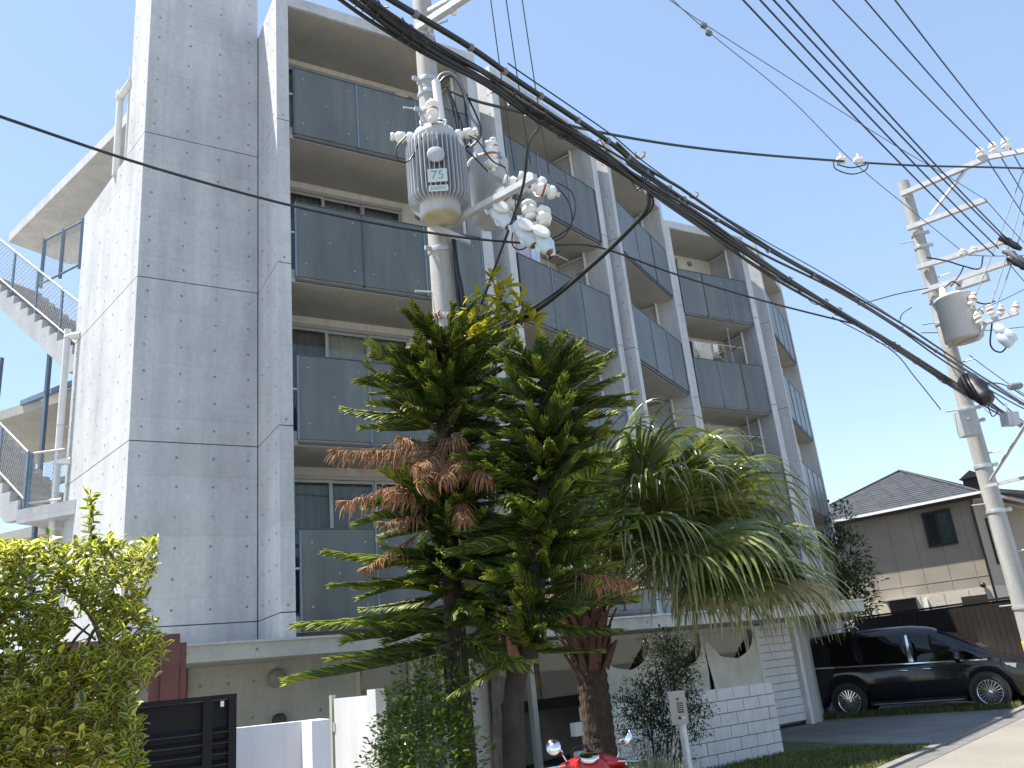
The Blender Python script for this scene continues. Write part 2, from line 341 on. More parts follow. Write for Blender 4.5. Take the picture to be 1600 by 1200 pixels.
# ---- bays
BAYS = [((-3.62, 12.40), (-0.10, 14.60), 3), ((0.20, 15.00), (2.60, 18.00), 3), ((2.87, 18.10), (4.78, 21.60), 3), ((4.95, 22.50), (7.73, 24.20), 3), ((8.20, 24.60), (10.15, 28.50), 4)]
WT, DEP = 0.22, 1.36
wz = [2.3] + J[1:] + [ZR1]
def along(A, d, s, n, o): return (A[0] + d[0] * s + n[0] * o, A[1] + d[1] * s + n[1] * o)
def bay(bi):
    A, B, npan = BAYS[bi]; dv = v2(B) - v2(A); L = dv.length; d = (dv.x / L, dv.y / L); n = (d[1], -d[0])
    P = lambda s, o: along(A, d, s, n, o)         # o: outward
    P3 = lambda s, o, z: V(*P(s, o), z)
    d3, n3 = V(d[0], d[1], 0), V(n[0], n[1], 0)
    lw = [P(0, 0), P(WT, 0), P(WT, -2.6), P(0, -2.6)]; rw = [P(L - WT, 0), P(L, 0), P(L, -2.6), P(L - WT, -2.6)]
    if bi == 0: lw = [F_, P(WT, 0), P(WT, -2.6), P(0.02, -2.6)]
    if bi == 4: rw = [P(L - WT, 0), P(L, 0), P(L, -9), P(L - WT, -9)]
    storey_blocks('fin_wall', lw, [wz[0]] + wz[1:5] + [ZR1])
    storey_blocks('fin_wall', rw, [wz[0]] + wz[1:5] + [ZR1])
    for k in range(5):
        a, c = wz[k], wz[k + 1]
        if bi == 0: holes_on(P(0, -1.2), P(0, 0), a, c, du=0.42, m=0.2, seed=bi * 7 + k)
        else: holes_on(P(0, -0.75), P(0, 0), a, c, du=0.5, m=0.12, seed=bi * 7 + k) if bi in (1, 2, 4) else None
        if bi == 0:
            for zz in (a + 0.10,): hole((*P(0.11, 0), zz), n3, 0.018)
    # roof slab and floor slabs
    MB().prism([P(WT + 0.002, 0.0), P(L - WT - 0.002, 0.0), P(L - WT - 0.002, -2.5), P(WT + 0.002, -2.5)], ZR0, ZR1 - 0.002).build('roof_slab', M_CON2 if False else M_CON, BLD)
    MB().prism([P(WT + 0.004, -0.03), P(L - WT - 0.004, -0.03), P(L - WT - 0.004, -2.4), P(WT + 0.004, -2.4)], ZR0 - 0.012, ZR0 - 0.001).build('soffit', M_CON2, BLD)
    s0, s1 = WT + 0.09, L - WT - 0.03
    for k in range(1, 5):
        z = J[k]; top = ZR0 if k == 4 else J[k + 1] - 0.29
        sl = MB(); sl.prism([P(WT + 0.003, -0.075), P(L - WT - 0.003, -0.075), P(L - WT - 0.003, -2.5), P(WT + 0.003, -2.5)], z - 0.29, z - 0.06)
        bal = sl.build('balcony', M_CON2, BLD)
        MB().box((P3((s0 + s1) / 2, -0.052, z - 0.255)), (s1 - s0, 0.035, 0.045), d3, n3).build('drip_edge', M_STEELD, bal)
        pw = (s1 - s0) / npan; fx = MB()
        for i in range(npan):
            c0, c1 = s0 + i * pw + 0.012, s0 + (i + 1) * pw - 0.012
            MB().box(P3((c0 + c1) / 2, -0.035, z + 0.50), (c1 - c0, 0.014, 1.385), d3, n3).build('panel', M_PANEL, bal)
            for (a_, b_) in ((0.14, 0.18), (0.86, 0.18), (0.5, 0.52), (0.14, 0.86), (0.86, 0.86)):
                fx.lathe(P3(c0 + (c1 - c0) * a_, -0.028, z - 0.19 + 1.385 * b_), [(0.013, 0), (0.011, 0.006)], 8, n3)
        fx.build('panel_fixings', M_GALVP, bal)
        for i in range(npan + 1):
            s = s0 + i * pw
            MB().box(P3(s, -0.042, z + 0.49), (0.028, 0.060, 1.40), d3, n3).build('post', M_STEELB if (bi + i + k) % 4 else M_STEELD, bal)
        MB().box(P3((s0 + s1) / 2, -0.04, z + 1.207), (s1 - s0, 0.04, 0.018), d3, n3).build('top_rail', M_STEELD, bal)
        # back wall
        w0, w1 = (0.42, 2.92) if bi == 0 else (WT + 0.12, WT + 0.12 + (L - 2 * WT) * 0.46)
        wt = top - 0.14
        wall = MB(); o = -DEP
        for (a_, b_, c_, e_) in ((WT, w0, z - 0.06, top), (w0, w1, wt, top), (w1, L - WT, z - 0.06, top)):
            if bi and a_ == w1:
                dA, dB, dT = w1 + 0.16, L - WT - 0.32, z + 1.94
                for q in ((a_, dA, z - 0.06, top), (dB, b_, z - 0.06, top), (dA, dB, dT, top)):
                    wall.prism([P(q[0], o), P(q[1], o), P(q[1], o - 0.1), P(q[0], o - 0.1)], q[2], q[3])
            else: wall.prism([P(a_, o), P(b_, o), P(b_, o - 0.1), P(a_, o - 0.1)], c_, e_)
        wall.build('back_wall', M_OFFW, BLD)
        nm = 3 if bi == 0 else 2
        win = MB(); fr = 0.05
        for (sA, sB, zA, zB) in ((w0, w1, z - 0.05, z + 0.03), (w0, w1, wt - 0.07, wt), (w0, w0 + fr, z, wt), (w1 - fr, w1, z, wt)):
            win.box(P3((sA + sB) / 2, o - 0.03, (zA + zB) / 2), (sB - sA, 0.10, zB - zA), d3, n3)
        W = win.build('window', M_ALU, BLD)
        ww = (w1 - w0 - 2 * fr) / nm; rn = random.Random(bi * 31 + k)
        for i in range(nm):
            a_, b_ = w0 + fr + i * ww, w0 + fr + (i + 1) * ww; oo = o - 0.02 - 0.025 * (i % 2)
            sash = MB()
            for (sA, sB, zA, zB) in ((a_, b_, z + 0.03, z + 0.10), (a_, b_, wt - 0.125, wt - 0.072), (a_ - 0.01, a_ + 0.035, z + 0.10, wt - 0.125), (b_ - 0.035, b_ + 0.01, z + 0.10, wt - 0.125)):
                sash.box(P3((sA + sB) / 2, oo, (zA + zB) / 2), (sB - sA, 0.024, zB - zA), d3, n3)
            sash.build('sash', M_ALU, W)
            MB().box(P3((a_ + b_) / 2, oo - 0.002, (z + wt) / 2), (ww - 0.06, 0.006, wt - z - 0.22), d3, n3).build('pane', M_GLASS, W)
        # curtain folds behind the glass
        for i in range(nm):
            a_, b_ = w0 + fr + i * ww, w0 + fr + (i + 1) * ww
            cb = MB(); m_ = 26; ph = rn.uniform(0, 6)
            row = lambda zz, am: [P3(a_ + (b_ - a_) * t / m_, o - 0.15 + am * (math.sin(ph + t * 1.35) + 0.5 * math.sin(t * 2.9 + ph)), zz) for t in range(m_ + 1)]
            r0, r1 = row(z + 0.02, 0.032), row(wt - 0.02, 0.014); cb.smooth = True
            cb.add(r0 + r1, [(q, q + 1, m_ + 2 + q, m_ + 1 + q) for q in range(m_)])
            mm = [M_CURT, M_CURTG, M_CURTW][rn.choice((0, 1, 1, 2))]
            if bi == 0: mm = {4: M_CURTG, 3: M_CURTG, 2: (M_CURTG, M_CURTW, M_CURT)[i], 1: M_CURTG}[k]
            cb.build('curtain', mm, W)
        MB().box(P3((w0 + w1) / 2, o - 0.6, (z + wt) / 2), (w1 - w0 + 0.3, 0.03, wt - z + 0.3), d3, n3).build('room_shade_panel', M_DARKIN, W)  # dark panel in place of the room's shade
        # vent hood and door on the service strip
        vs = 3.28 if bi == 0 else (w1 + 0.16 + L - WT - 0.32) / 2 - 0.12
        vb = MB(); vb.lathe(P3(vs, o, top - 0.24), [(0.088, 0), (0.088, 0.03), (0.07, 0.05), (0.066, 0.038), (0.0, 0.038)], 18, n3); vb.build('vent_cap', M_VENT, BLD)
        if bi:
            dr = MB()
            for (sA, sB, zA, zB) in ((dA, dA + 0.06, z, dT), (dB - 0.06, dB, z, dT), (dA, dB, dT - 0.07, dT), (dA, dB, z, z + 0.5)):
                dr.box(P3((sA + sB) / 2, o - 0.02, (zA + zB) / 2), (sB - sA, 0.09, zB - zA), d3, n3)
            D = dr.build('balcony_door', M_ALU, BLD)
            MB().box(P3((dA + dB) / 2, o - 0.03, (z + 0.5 + dT) / 2), (dB - dA - 0.12, 0.008, dT - z - 0.6), d3, n3).build('pane', M_GLASS, D)
            MB().box(P3((dA + dB) / 2, o - 0.4, (z + dT) / 2), (dB - dA + 0.2, 0.03, dT - z), d3, n3).build('room_shade_panel', M_DARKIN, D)
        # rain pipe beside the right-hand wall
        pb = MB(); pb.tube([P3(L - WT - 0.055, -0.55, z - 0.06), P3(L - WT - 0.055, -0.55, top)], 0.038, 12); pb.tube([P3(L - WT - 0.04, -0.55, top - 0.1), P3(L - WT - 0.04, -1.32, top - 0.05)], 0.022, 8)
        pb.lathe(P3(L - WT - 0.055, -0.55, z + 1.45), [(0.045, 0), (0.045, 0.035)], 12); pb.build('rain_pipe', M_PVC, BLD)
        if bi == 0:
            MB().box(P3(WT + 0.05, -0.04, z + 0.62), (0.09, 0.02, 0.03), d3, n3).build('rail_bracket', M_GALVP, bal)
for i in range(5): bay(i)
# solid body of the flats behind the balconies, and its roof
body = [(-4.75, 14.5), (-0.9, 16.6), (1.2, 19.6), (3.2, 23.0), (6.3, 25.9), (8.2, 29.4), (3, 34), (-7, 23)]
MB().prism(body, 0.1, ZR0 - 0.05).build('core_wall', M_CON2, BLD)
MB().prism(body, ZR0 - 0.04, ZR1 - 0.03).build('roof_slab', M_CON, BLD)
# corridor roof at the stair side
EV = [(-6.2, 13.6), (-7.75, 15.2), (-12.72, 19.35), (-11.95, 20.75), (-7.5, 23.2), (-4.9, 14.7)]
MB().prism(EV, 13.62, 13.88).build('corridor_roof', M_CON, BLD)
for z in (J[1], J[2], J[3], J[4]):
    MB().prism([(-7.1, 17.2), (-10.4, 19.9), (-9.0, 22.4), (-6.2, 21.5)], z - 0.42, z - 0.02).build('corridor_floor', M_CON, BLD)
    MB().box((-9.0, 18.55, z + 0.1), (4.4, 0.08, 0.36), (-3.3, 2.7, 0)).build('edge_beam', M_STEELB, BLD)
MB().prism([(-8.35, 18.5), (-8.25, 18.62), (-6.0, 17.4), (-6.1, 17.25)], 0.1, 13.6).build('corridor_wall', M_CON, BLD)
MB().prism([(-7.0, 20.0), (-9.4, 21.9), (-9.2, 22.15), (-6.8, 20.3)], 0.1, 13.6).build('corridor_wall', M_CON, BLD)
# rain pipes on the tower
tn = Vector((-0.727, -0.687))
def tw(s, o):     # along the left face from T_, outward
    d = (v2(TL_) - v2(T_)); d.normalize(); q = v2(T_) + d * s + tn * o; return q
def pipe(s, z0, z1, head, o=0.16):
    q = tw(s, o); pb = MB(); pb.tube([V(q.x, q.y, z0), V(q.x, q.y, z1)], 0.062, 14)
    b_ = pb.build('downpipe', M_PVC, BLD)
    w = tw(s, 0.0)
    for zz in head:
        hb = MB(); e = tw(s - 0.22, -0.02); hb.tube([V(q.x, q.y, zz), V(q.x, q.y, zz + 0.02), V((q.x + e.x) / 2, (q.y + e.y) / 2, zz + 0.02), V(e.x, e.y, zz + 0.02)], 0.07, 10); hb.build('elbow', M_PVC, b_)
    z = z0 + 0.9
    while z < z1 - 0.5:
        cb = MB(); cb.lathe((q.x, q.y, z), [(0.066, 0), (0.066, 0.02)], 14); cb.box(((q.x + w.x) / 2, (q.y + w.y) / 2, z + 0.01), (0.16, 0.015, 0.018), (w.x - q.x, w.y - q.y, 0)); cb.build('pipe_clip', M_GALV, b_); z += 1.7
pipe(3.28, 2.5, 8.72, (8.55, 6.1))
q0 = tw(1.75, -0.02)
pb = MB(); pb.tube([V(-6.98, 13.50, 11.2), V(-6.98, 13.50, 13.05)], 0.062, 14); dpp = pb.build('downpipe', M_PVC, BLD)
hb = MB(); hb.tube([V(-6.98, 13.50, 12.97), V(-6.55, 13.06, 12.95)], 0.07, 10); hb.lathe((-6.98, 13.50, 12.9), [(0.075, 0), (0.085, 0.06), (0.075, 0.2)], 14); hb.build('elbow', M_PVC, dpp)
pb = MB(); pb.tube([V(-6.70, 13.30, 11.2), V(-6.70, 13.30, 13.5)], 0.03, 8); pb.build('downpipe', M_PVC, BLD)
# ---- canopy and ground floor
CZ0, CZ1 = 2.25, 2.47
cf = [(-6.9, 8.95), (-3.0, 11.97), (0.7, 14.72), (3.6, 16.3), (6.6, 17.81)]
MB().prism(cf + [(8.25, 23.9), (6.9, 23.6), (4.2, 21.5), (2.3, 18.0), (0.0, 14.9), (-3.4, 12.75), (-4.3, 13.6), (-5.94, 12.55), (-9, 13)], CZ0, CZ1).build('canopy', M_CONF, BLD)
for a, c in zip(cf[:-1], cf[1:]):
    d = (v2(c) - v2(a)); L = d.length; d.normalize(); n = Vector((d.y, -d.x)); m = v2(a).lerp(v2(c), 0.5) + n * 0.012
    MB().box((m.x, m.y, CZ1 - 0.004), (L + 0.008, 0.05, 0.03), (d.x, d.y, 0)).build('canopy_flashing', M_GALVP, BLD)
    s = 0.5
    while s < L - 0.2:
        q = v2(a) + d * s; hole((q.x, q.y, CZ0 + 0.11), (n.x, n.y, 0), 0.022); s += 0.9
# concrete wall under the canopy (left), door bay, glazed shop front, store shutter
wl0, wl1 = (-7.6, 10.95), (-2.92, 14.0)
dw = (v2(wl1) - v2(wl0)).normalized(); nw = Vector((dw.y, -dw.x))
MB().prism([wl0, wl1, (wl1[0] - nw.x * 0.2, wl1[1] - nw.y * 0.2), (wl0[0] - nw.x * 0.2, wl0[1] - nw.y * 0.2)], 0.0, CZ0 + 0.1).build('ground_floor_wall', M_CONF, BLD)
for s in (2.7, 3.25, 3.65, 4.0, 4.45, 5.0, 5.45):
    for z in (0.5, 1.0, 1.5, 2.0):
        q = v2(wl0) + dw * (s + 0.03 * math.sin(s * 9 + z)); hole((q.x, q.y, z), (nw.x, nw.y, 0), 0.022)
vc = atz(432, 1060, 2.02)
def on_wall(u, v):
    r = ray(u, v); a = Vector((wl0[0], wl0[1])); t = nw.dot(a) / nw.dot(Vector((r.x, r.y))); return V(0, 0, CAM_H) + r * t
p = on_wall(432, 1060); b = MB(); b.lathe(p, [(0.135, 0), (0.135, 0.05), (0.115, 0.075), (0, 0.08)], 24, V(nw.x, nw.y, 0)); b.build('vent_cap', mk('soot_grey_cap', (0.25, 0.245, 0.225), 0.6, 0.2), BLD)
p = on_wall(435, 1126); b = MB(); b.lathe(p, [(0.10, 0), (0.10, 0.09), (0.08, 0.11), (0, 0.11)], 20, V(nw.x, nw.y, 0)); b.build('vent_cap', M_VENTD, BLD)
p = on_wall(268, 1065); MB().box(p + V(nw.x, nw.y, 0) * 0.03, (0.42, 0.05, 0.9), (dw.x, dw.y, 0)).build('wall_board', mk('redbrown_timber', (0.16, 0.045, 0.032), 0.55, 0.2, 3, streak=0.2), BLD)
# beige framed doorway right of the wall
M_FRAME = mk('beige_door_frame', (0.50, 0.47, 0.38), 0.5, 0.08, 3)
ds0 = v2(wl1); de = ds0 + dw * 1.55
fb = MB()
for (s, w_, z0_, z1_) in ((0.04, 0.08, 0, 2.2), (0.98, 0.07, 0, 2.2), (1.52, 0.06, 0, 2.2), (0.78, 1.44, 2.14, 2.25), (0.78, 1.4, 1.50, 1.56)):
    q = ds0 + dw * s - nw * 0.05; fb.box((q.x, q.y, (z0_ + z1_) / 2), (w_, 0.12, z1_ - z0_), (dw.x, dw.y, 0))
DF = fb.build('entrance_frame', M_FRAME, BLD)
q = ds0 + dw * 0.52 - nw * 0.07; MB().box((q.x, q.y, 1.85), (0.86, 0.008, 0.58), (dw.x, dw.y, 0)).build('pane', M_GLASS, DF)
q = ds0 + dw * 1.25 - nw * 0.07; MB().box((q.x, q.y, 1.1), (0.48, 0.008, 2.1), (dw.x, dw.y, 0)).build('pane', M_GLASS, DF)
q = ds0 + dw * 0.8 - nw * 1.6; MB().box((q.x, q.y, 1.1), (4.0, 0.05, 2.3), (dw.x, dw.y, 0)).build('room_shade_panel', M_DARKIN, DF)
# shop front glazing
g0, g1 = Vector((-1.4, 15.05)), Vector((4.75, 19.75)); gd = (g1 - g0).normalized(); gn = Vector((gd.y, -gd.x)); gL = (g1 - g0).length
sf = MB()
for s in (0.05, 1.5, 3.0, 4.5, 6.0, gL - 0.05):
    q = g0 + gd * s; sf.box((q.x, q.y, 1.12), (0.10, 0.14, 2.24), (gd.x, gd.y, 0))
q = g0 + gd * gL / 2; sf.box((q.x, q.y, 2.2), (gL, 0.12, 0.09), (gd.x, gd.y, 0)); sf.box((q.x, q.y, 0.06), (gL, 0.12, 0.12), (gd.x, gd.y, 0))
SF = sf.build('shop_front', mk('silver_mullion', (0.46, 0.45, 0.40), 0.45, 0.1, 4), BLD)
for i in range(5):
    a, c = (0.1, 1.45, 2.95, 4.45, 5.95)[i], (1.45, 2.95, 4.45, 5.95, gL - 0.1)[i]; q = g0 + gd * (a + c) / 2
    MB().box((q.x, q.y, 1.14), (c - a - 0.1, 0.01, 2.04), (gd.x, gd.y, 0)).build('pane', M_GLASS, SF)
# white sheets slung across the inside of the glass, sagging between their hooks
M_SHEET = mk('white_net_cloth', (0.62, 0.60, 0.54), 0.9, 0.12, 2.5)
for i, (a, c, zt) in enumerate(((3.05, 4.45, 2.0), (4.55, 5.95, 1.92), (6.05, gL - 0.12, 2.0))):
    cb = MB(); cb.smooth = True; n_ = 22; rows_ = 6
    for r_ in range(rows_ + 1):
        for k in range(n_ + 1):
            t = k / n_; ztop = zt - 0.42 * (1 - (2 * t - 1) ** 2) - 0.02 * math.sin(t * 11); z = 0.75 + (ztop - 0.75) * r_ / rows_
            q = g0 + gd * (a + (c - a) * t) + gn * (0.13 + 0.04 * math.sin(t * 17 + r_)); cb.v.append((q.x, q.y, z))
    cb.f = [[r_ * (n_ + 1) + k, r_ * (n_ + 1) + k + 1, (r_ + 1) * (n_ + 1) + k + 1, (r_ + 1) * (n_ + 1) + k] for r_ in range(rows_) for k in range(n_)]
    cb.m = [0] * len(cb.f); cb.sm = [True] * len(cb.f); cb.build('hung_cloth', M_SHEET, SF)
# dark panels added for the shade inside the shop, and its blockwork
q = g0 + gd * gL / 2 - gn * 1.0; MB().box((q.x, q.y, 1.62), (gL + 1, 0.04, 1.2), (gd.x, gd.y, 0)).build('room_shade_panel', M_DARKIN, SF)
q = g0 + gd * gL / 2 - gn * 0.55; MB().box((q.x, q.y, 2.235), (gL + 1, 1.0, 0.02), (gd.x, gd.y, 0)).build('ceiling_shade_panel', M_DARKIN, SF)
q = g0 + gd * 4.2 - gn * 1.9
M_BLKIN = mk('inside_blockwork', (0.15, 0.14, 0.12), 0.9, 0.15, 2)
ib = MB()
for r_ in range(10):
    for k in range(18):
        x = q + gd * (-4.0 + k * 0.41 + (0.2 if r_ % 2 else 0)); ib.box((x.x, x.y, 0.1 + r_ * 0.205), (0.4, 0.1, 0.195), (gd.x, gd.y, 0))
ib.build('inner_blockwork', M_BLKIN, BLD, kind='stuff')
# store shutter at the end
h0, h1 = Vector((4.80, 20.05)), Vector((6.08, 21.04)); hd = (h1 - h0).normalized(); hn = Vector((hd.y, -hd.x))
hb = MB()
for s, w_ in ((0.06, 0.12), (1.50, 0.12)):
    q = h0 + hd * s; hb.box((q.x, q.y, 1.12), (w_, 0.16, 2.24), (hd.x, hd.y, 0))
q = h0 + hd * 0.78; hb.box((q.x, q.y, 2.2), (1.32, 0.16, 0.12), (hd.x, hd.y, 0))
SH = hb.build('store_frame', M_WHITE, BLD)
for k in range(12):
    q = h0 + hd * 0.78 - hn * (0.05 + 0.012 * (k % 2) * 0); MB().box((q.x, q.y, 0.10 + 0.085 + k * 0.17), (1.31, 0.03, 0.158), (hd.x, hd.y, 0), az=(hn.x * 0.10, hn.y * 0.10, 1)).build('slat', M_WHITE, SH)
q = h0 + hd * 0.78 - hn * 0.12; MB().box((q.x, q.y, 1.1), (1.3, 0.02, 2.1), (hd.x, hd.y, 0)).build('shutter_backing', M_JOINT, SH)
e0 = h1 + hd * 0.0; MB().prism([(e0.x + 0.02, e0.y + 0.02), (e0.x + 0.26, e0.y + 0.2), (8.0, 25.5), (7.6, 25.6)], 0, CZ0).build('end_wall', M_CONF, BLD)
MB().prism([(5.2, 20.6), (6.2, 21.4), (8.25, 24.9), (10.0, 28.6), (7, 30), (4, 22)], CZ0 + 0.02, J[1] - 0.35).build('slab_edge', M_CON, BLD)
MB().prism([(8.3, 25.2), (9.9, 28.5), (7, 30), (7, 26)], 0, J[1] - 0.4).build('end_wall', M_CON, BLD)
HOLES.build('tie_holes', mk('tie_hole_shade', (0.23, 0.23, 0.235), 0.9, 0.3, 30), BLD, kind='stuff')  # raised dark discs; the shade of the recessed holes is in their colour

# ================================================================== outdoor staircase
ST = thing('outdoor_staircase', (-9.5, 15.4, 0), 'pale concrete outdoor staircase with blue-grey mesh railings left of the tower', 'staircase')
sd, sn = Vector((-0.92, 0.392)), Vector((-0.392, -0.92))      # climbing direction, outer side
def flight(S0, z0, nst, run, rise, lab):
    q = lambda s, o, z: V(S0[0] + sd.x * s + sn.x * o, S0[1] + sd.y * s + sn.y * o, z)
    prof = [(0, z0 - 0.16)]
    for i in range(nst): prof += [(i * run, z0 + (i + 1) * rise), ((i + 1) * run, z0 + (i + 1) * rise)]
    prof += [(nst * run, z0 + nst * rise - 0.30), (0.30, z0 - 0.16)]
    fb = MB(); fb.extrude([q(s, 0, z) for s, z in prof], V(sn.x, sn.y, 0) * 0.14); FL = fb.build('flight', M_CON, ST)
    fb = MB(); fb.extrude([q(s, -1.15, z) for s, z in prof], V(sn.x, sn.y, 0) * 0.14); fb.build('stringer', M_CON, FL)
    for i in range(nst):
        c = q((i + 0.5) * run + 0.02, -0.505, z0 + (i + 1) * rise - 0.03); MB().box(c, (run + 0.05, 0.985, 0.055), (sd.x, sd.y, 0)).build('tread', M_CON2, FL)
        c = q(i * run + 0.05, -0.505, z0 + (i + 0.5) * rise - 0.03); MB().box(c, (0.04, 0.985, rise - 0.02), (sd.x, sd.y, 0)).build('riser', M_CON2, FL)
    # sloping railing on the outer side
    sl = rise / run; rb = MB(); H0, H1 = 0.14, 1.0
    zz = lambda s: z0 + sl * s + rise * 0.6
    a_, b_ = -0.05, nst * run
    for h in (H0, H1): rb.tube([q(a_, 0.07, zz(a_) + h), q(b_, 0.07, zz(b_) + h)], 0.021, 8)
    RL = rb.build('railing', M_GALVP, ST); k = 0
    s = a_
    while s < b_ + 0.01:
        MB().box((q(s, 0.07, zz(s) + 0.42)), (0.05, 0.03, 1.2), (sd.x, sd.y, 0)).build('post', M_STEELB, RL); s += 0.78
    mb = MB(); st = 0.085; cnt = int((b_ - a_) / st)
    for i in range(-16, cnt + 16):
        for sg in (1, -1):
            pts = []
            for h in (H0, H1):
                x = a_ + i * st + sg * (h - H0) * 0.75
                pts.append((x, h))
            (x0, y0), (x1, y1) = pts
            lo, hi = 0.0, 1.0
            if x1 != x0:
                t0, t1 = (a_ - x0) / (x1 - x0), (b_ - x0) / (x1 - x0)
                lo, hi = max(0, min(t0, t1)), min(1, max(t0, t1))
            if hi <= lo: continue
            f = lambda t: q(x0 + (x1 - x0) * t, 0.07, zz(x0 + (x1 - x0) * t) + y0 + (y1 - y0) * t)
            mb.tube([f(lo), f(hi)], 0.0048, 3, caps=False)
    mb.build('wire_mesh', M_GALV, RL)
    return q
q1 = flight((-8.05, 14.93), 8.10, 14, 0.232, 0.197, 'upper')
q2 = flight((-8.86, 14.72), 5.28, 12, 0.232, 0.197, 'lower')
# lower landing with its railing, posts and beams of the stair tower
MB().prism([(-8.86, 14.72), (-8.86 + sn.x * 0.14, 14.72 + sn.y * 0.14), (-7.7, 14.25), (-7.5, 15.4), (-8.5, 15.75)], 5.05, 5.30).build('landing', M_CON, ST)
rb = MB(); Lp = [V(-8.80, 14.66, 0), V(-8.15, 14.60, 0)]
for h in (0.12, 1.03): rb.tube([Lp[0] + V(0, 0, 5.30 + h), Lp[1] + V(0, 0, 5.30 + h)], 0.021, 8)
RL = rb.build('railing', M_GALVP, ST)
MB().box(Lp[0] + V(0, 0, 5.8), (0.09, 0.05, 1.1), sd.to_3d()).build('post', M_STEELB, RL)
mb = MB()
for i in range(-12, 24):
    for sg in (1, -1):
        x0 = i * 0.055; x1 = x0 + sg * 0.6; lo, hi = 0, 1
        t0, t1 = (0 - x0) / (x1 - x0), (0.65 - x0) / (x1 - x0); lo, hi = max(0, min(t0, t1)), min(1, max(t0, t1))
        if hi <= lo: continue
        dd = (Lp[1] - Lp[0]).normalized(); mb.tube([Lp[0] + dd * (x0 + (x1 - x0) * t) + V(0, 0, 5.42 + 0.9 * t) for t in (lo, hi)], 0.0035, 3, caps=False)
mb.build('wire_mesh', M_GALV, RL)
# steel frame behind the flights, with mesh infill
for (x, y, z0, z1) in ((-9.75, 16.6, 0.0, 10.2), (-8.85, 17.1, 0.0, 10.4), (-10.6, 16.3, 0, 9.0)):
    MB().box((x, y, (z0 + z1) / 2), (0.075, 0.075, z1 - z0), sd.to_3d()).build('frame_post', M_STEELB, ST)
for z in (8.35, 6.3, 3.55):
    MB().box((-9.6, 16.75, z), (2.6, 0.09, 0.11), (-0.9, 0.5, 0)).build('frame_beam', M_STEELB, ST)
mb = MB(); o3 = V(-8.6, 17.15, 5.8); e3 = V(-0.875, -0.485 + 0.97, 0).normalized()
for i in range(-40, 40):
    for sg in (1, -1):
        x0 = i * 0.075; x1 = x0 + sg * 2.6; t0, t1 = (0 - x0) / (x1 - x0), (2.3 - x0) / (x1 - x0); lo, hi = max(0, min(t0, t1)), min(1, max(t0, t1))
        if hi <= lo: continue
        mb.tube([o3 + e3 * (x0 + (x1 - x0) * t) + V(0, 0, 3.6 * t - 2.2) for t in (lo, hi)], 0.004, 3, caps=False)
mb.build('wire_mesh', M_GALV, ST)
for z in (8.12, 5.32, 2.6):
    MB().prism([(-8.2, 16.1), (-9.6, 16.9), (-14.2, 18.9), (-12.6, 21.4), (-7.6, 19.2)], z, z + 0.22).build('stair_slab', M_CON2, ST)
# upper corridor railing seen under the roof
rb = MB(); c0, c1 = at(130, 345, 18.2), at(70, 376, 19.0)
ln = (c1 - c0)
for dz in (0, -1.05): rb.tube([c0 + V(0, 0, dz), c1 + V(0, 0, dz)], 0.024, 8)
RL = rb.build('railing', M_STEELB, ST)
for t in (0.0, 0.5, 1.0): MB().box(c0 + ln * t + V(0, 0, -0.55), (0.06, 0.04, 1.2)).build('post', M_STEELB, RL)
mb = MB(); Lx = ln.length; dd = ln.normalized()
for i in range(-16, int(Lx / 0.06) + 16):
    for sg in (1, -1):
        x0 = i * 0.06; x1 = x0 + sg * 0.7; t0, t1 = (0 - x0) / (x1 - x0), (Lx - x0) / (x1 - x0); lo, hi = max(0, min(t0, t1)), min(1, max(t0, t1))
        if hi > lo: mb.tube([c0 + dd * (x0 + (x1 - x0) * t) + V(0, 0, -1.05 * t) for t in (lo, hi)], 0.0035, 3, caps=False)
mb.build('wire_mesh', M_GALV, RL)
# ================================================================== utility poles, transformers, wires
def polemat():
    t = NT('spun_concrete_pole'); p = t.pos(True)
    c = t.ramp(t.noise(p, 1.6, 5, 0.6, (6, 6, 0.7)), [(0.3, (0.30, 0.295, 0.28)), (0.7, (0.43, 0.425, 0.41))])
    c = t.mul(c, t.ramp(t.noise(p, 40, 3), [(0.3, (0.86,) * 3), (0.7, (1.05,) * 3)]))
    t.l(c, t.b.inputs['Base Color']); t.b.inputs['Roughness'].default_value = 0.75; t.bump(t.noise(p, 60, 3), 0.15); return t.m
M_POLE = polemat()
M_TANK = mk('transformer_grey_paint', (0.43, 0.45, 0.48), 0.4, 0.10, 3, streak=0.18, spec=0.5)
M_TANKB = mk('transformer_base_cream', (0.42, 0.385, 0.30), 0.6, 0.2, 6)
M_LBLUE = mk('pale_blue_cutout', (0.56, 0.64, 0.70), 0.3, 0.1, 8)
M_BULB = mk('amber_cutout_mouth', (0.20, 0.09, 0.05), 0.5)
def band(z, c, r, parent, lug=None, name='pole_band'):
    b = MB(); b.lathe((c.x, c.y, z), [(r + 0.012, -0.03), (r + 0.016, 0), (r + 0.012, 0.03)], 20)
    l = Vector(lug if lug else (0.7, -0.7, 0)).normalized(); b.box(V(c.x, c.y, z) + l * (r + 0.05), (0.09, 0.03, 0.05), l); b.lathe(V(c.x, c.y, z) + l * (r + 0.06) - V(0, 0, 0.035), [(0.014, 0), (0.014, 0.07)], 8)
    b.build(name, M_GALV, parent)
def make_pole(c, h, r0, r1, label, group='street utility poles'):
    P = thing('utility_pole', (c.x, c.y, 0), label, 'utility pole')
    b = MB(); b.tube([V(c.x, c.y, h * i / 10) for i in range(11)], [r0 + (r1 - r0) * i / 10 for i in range(11)], 24); b.build('shaft', M_POLE, P)
    rr = lambda z: r0 + (r1 - r0) * z / h
    return P, rr
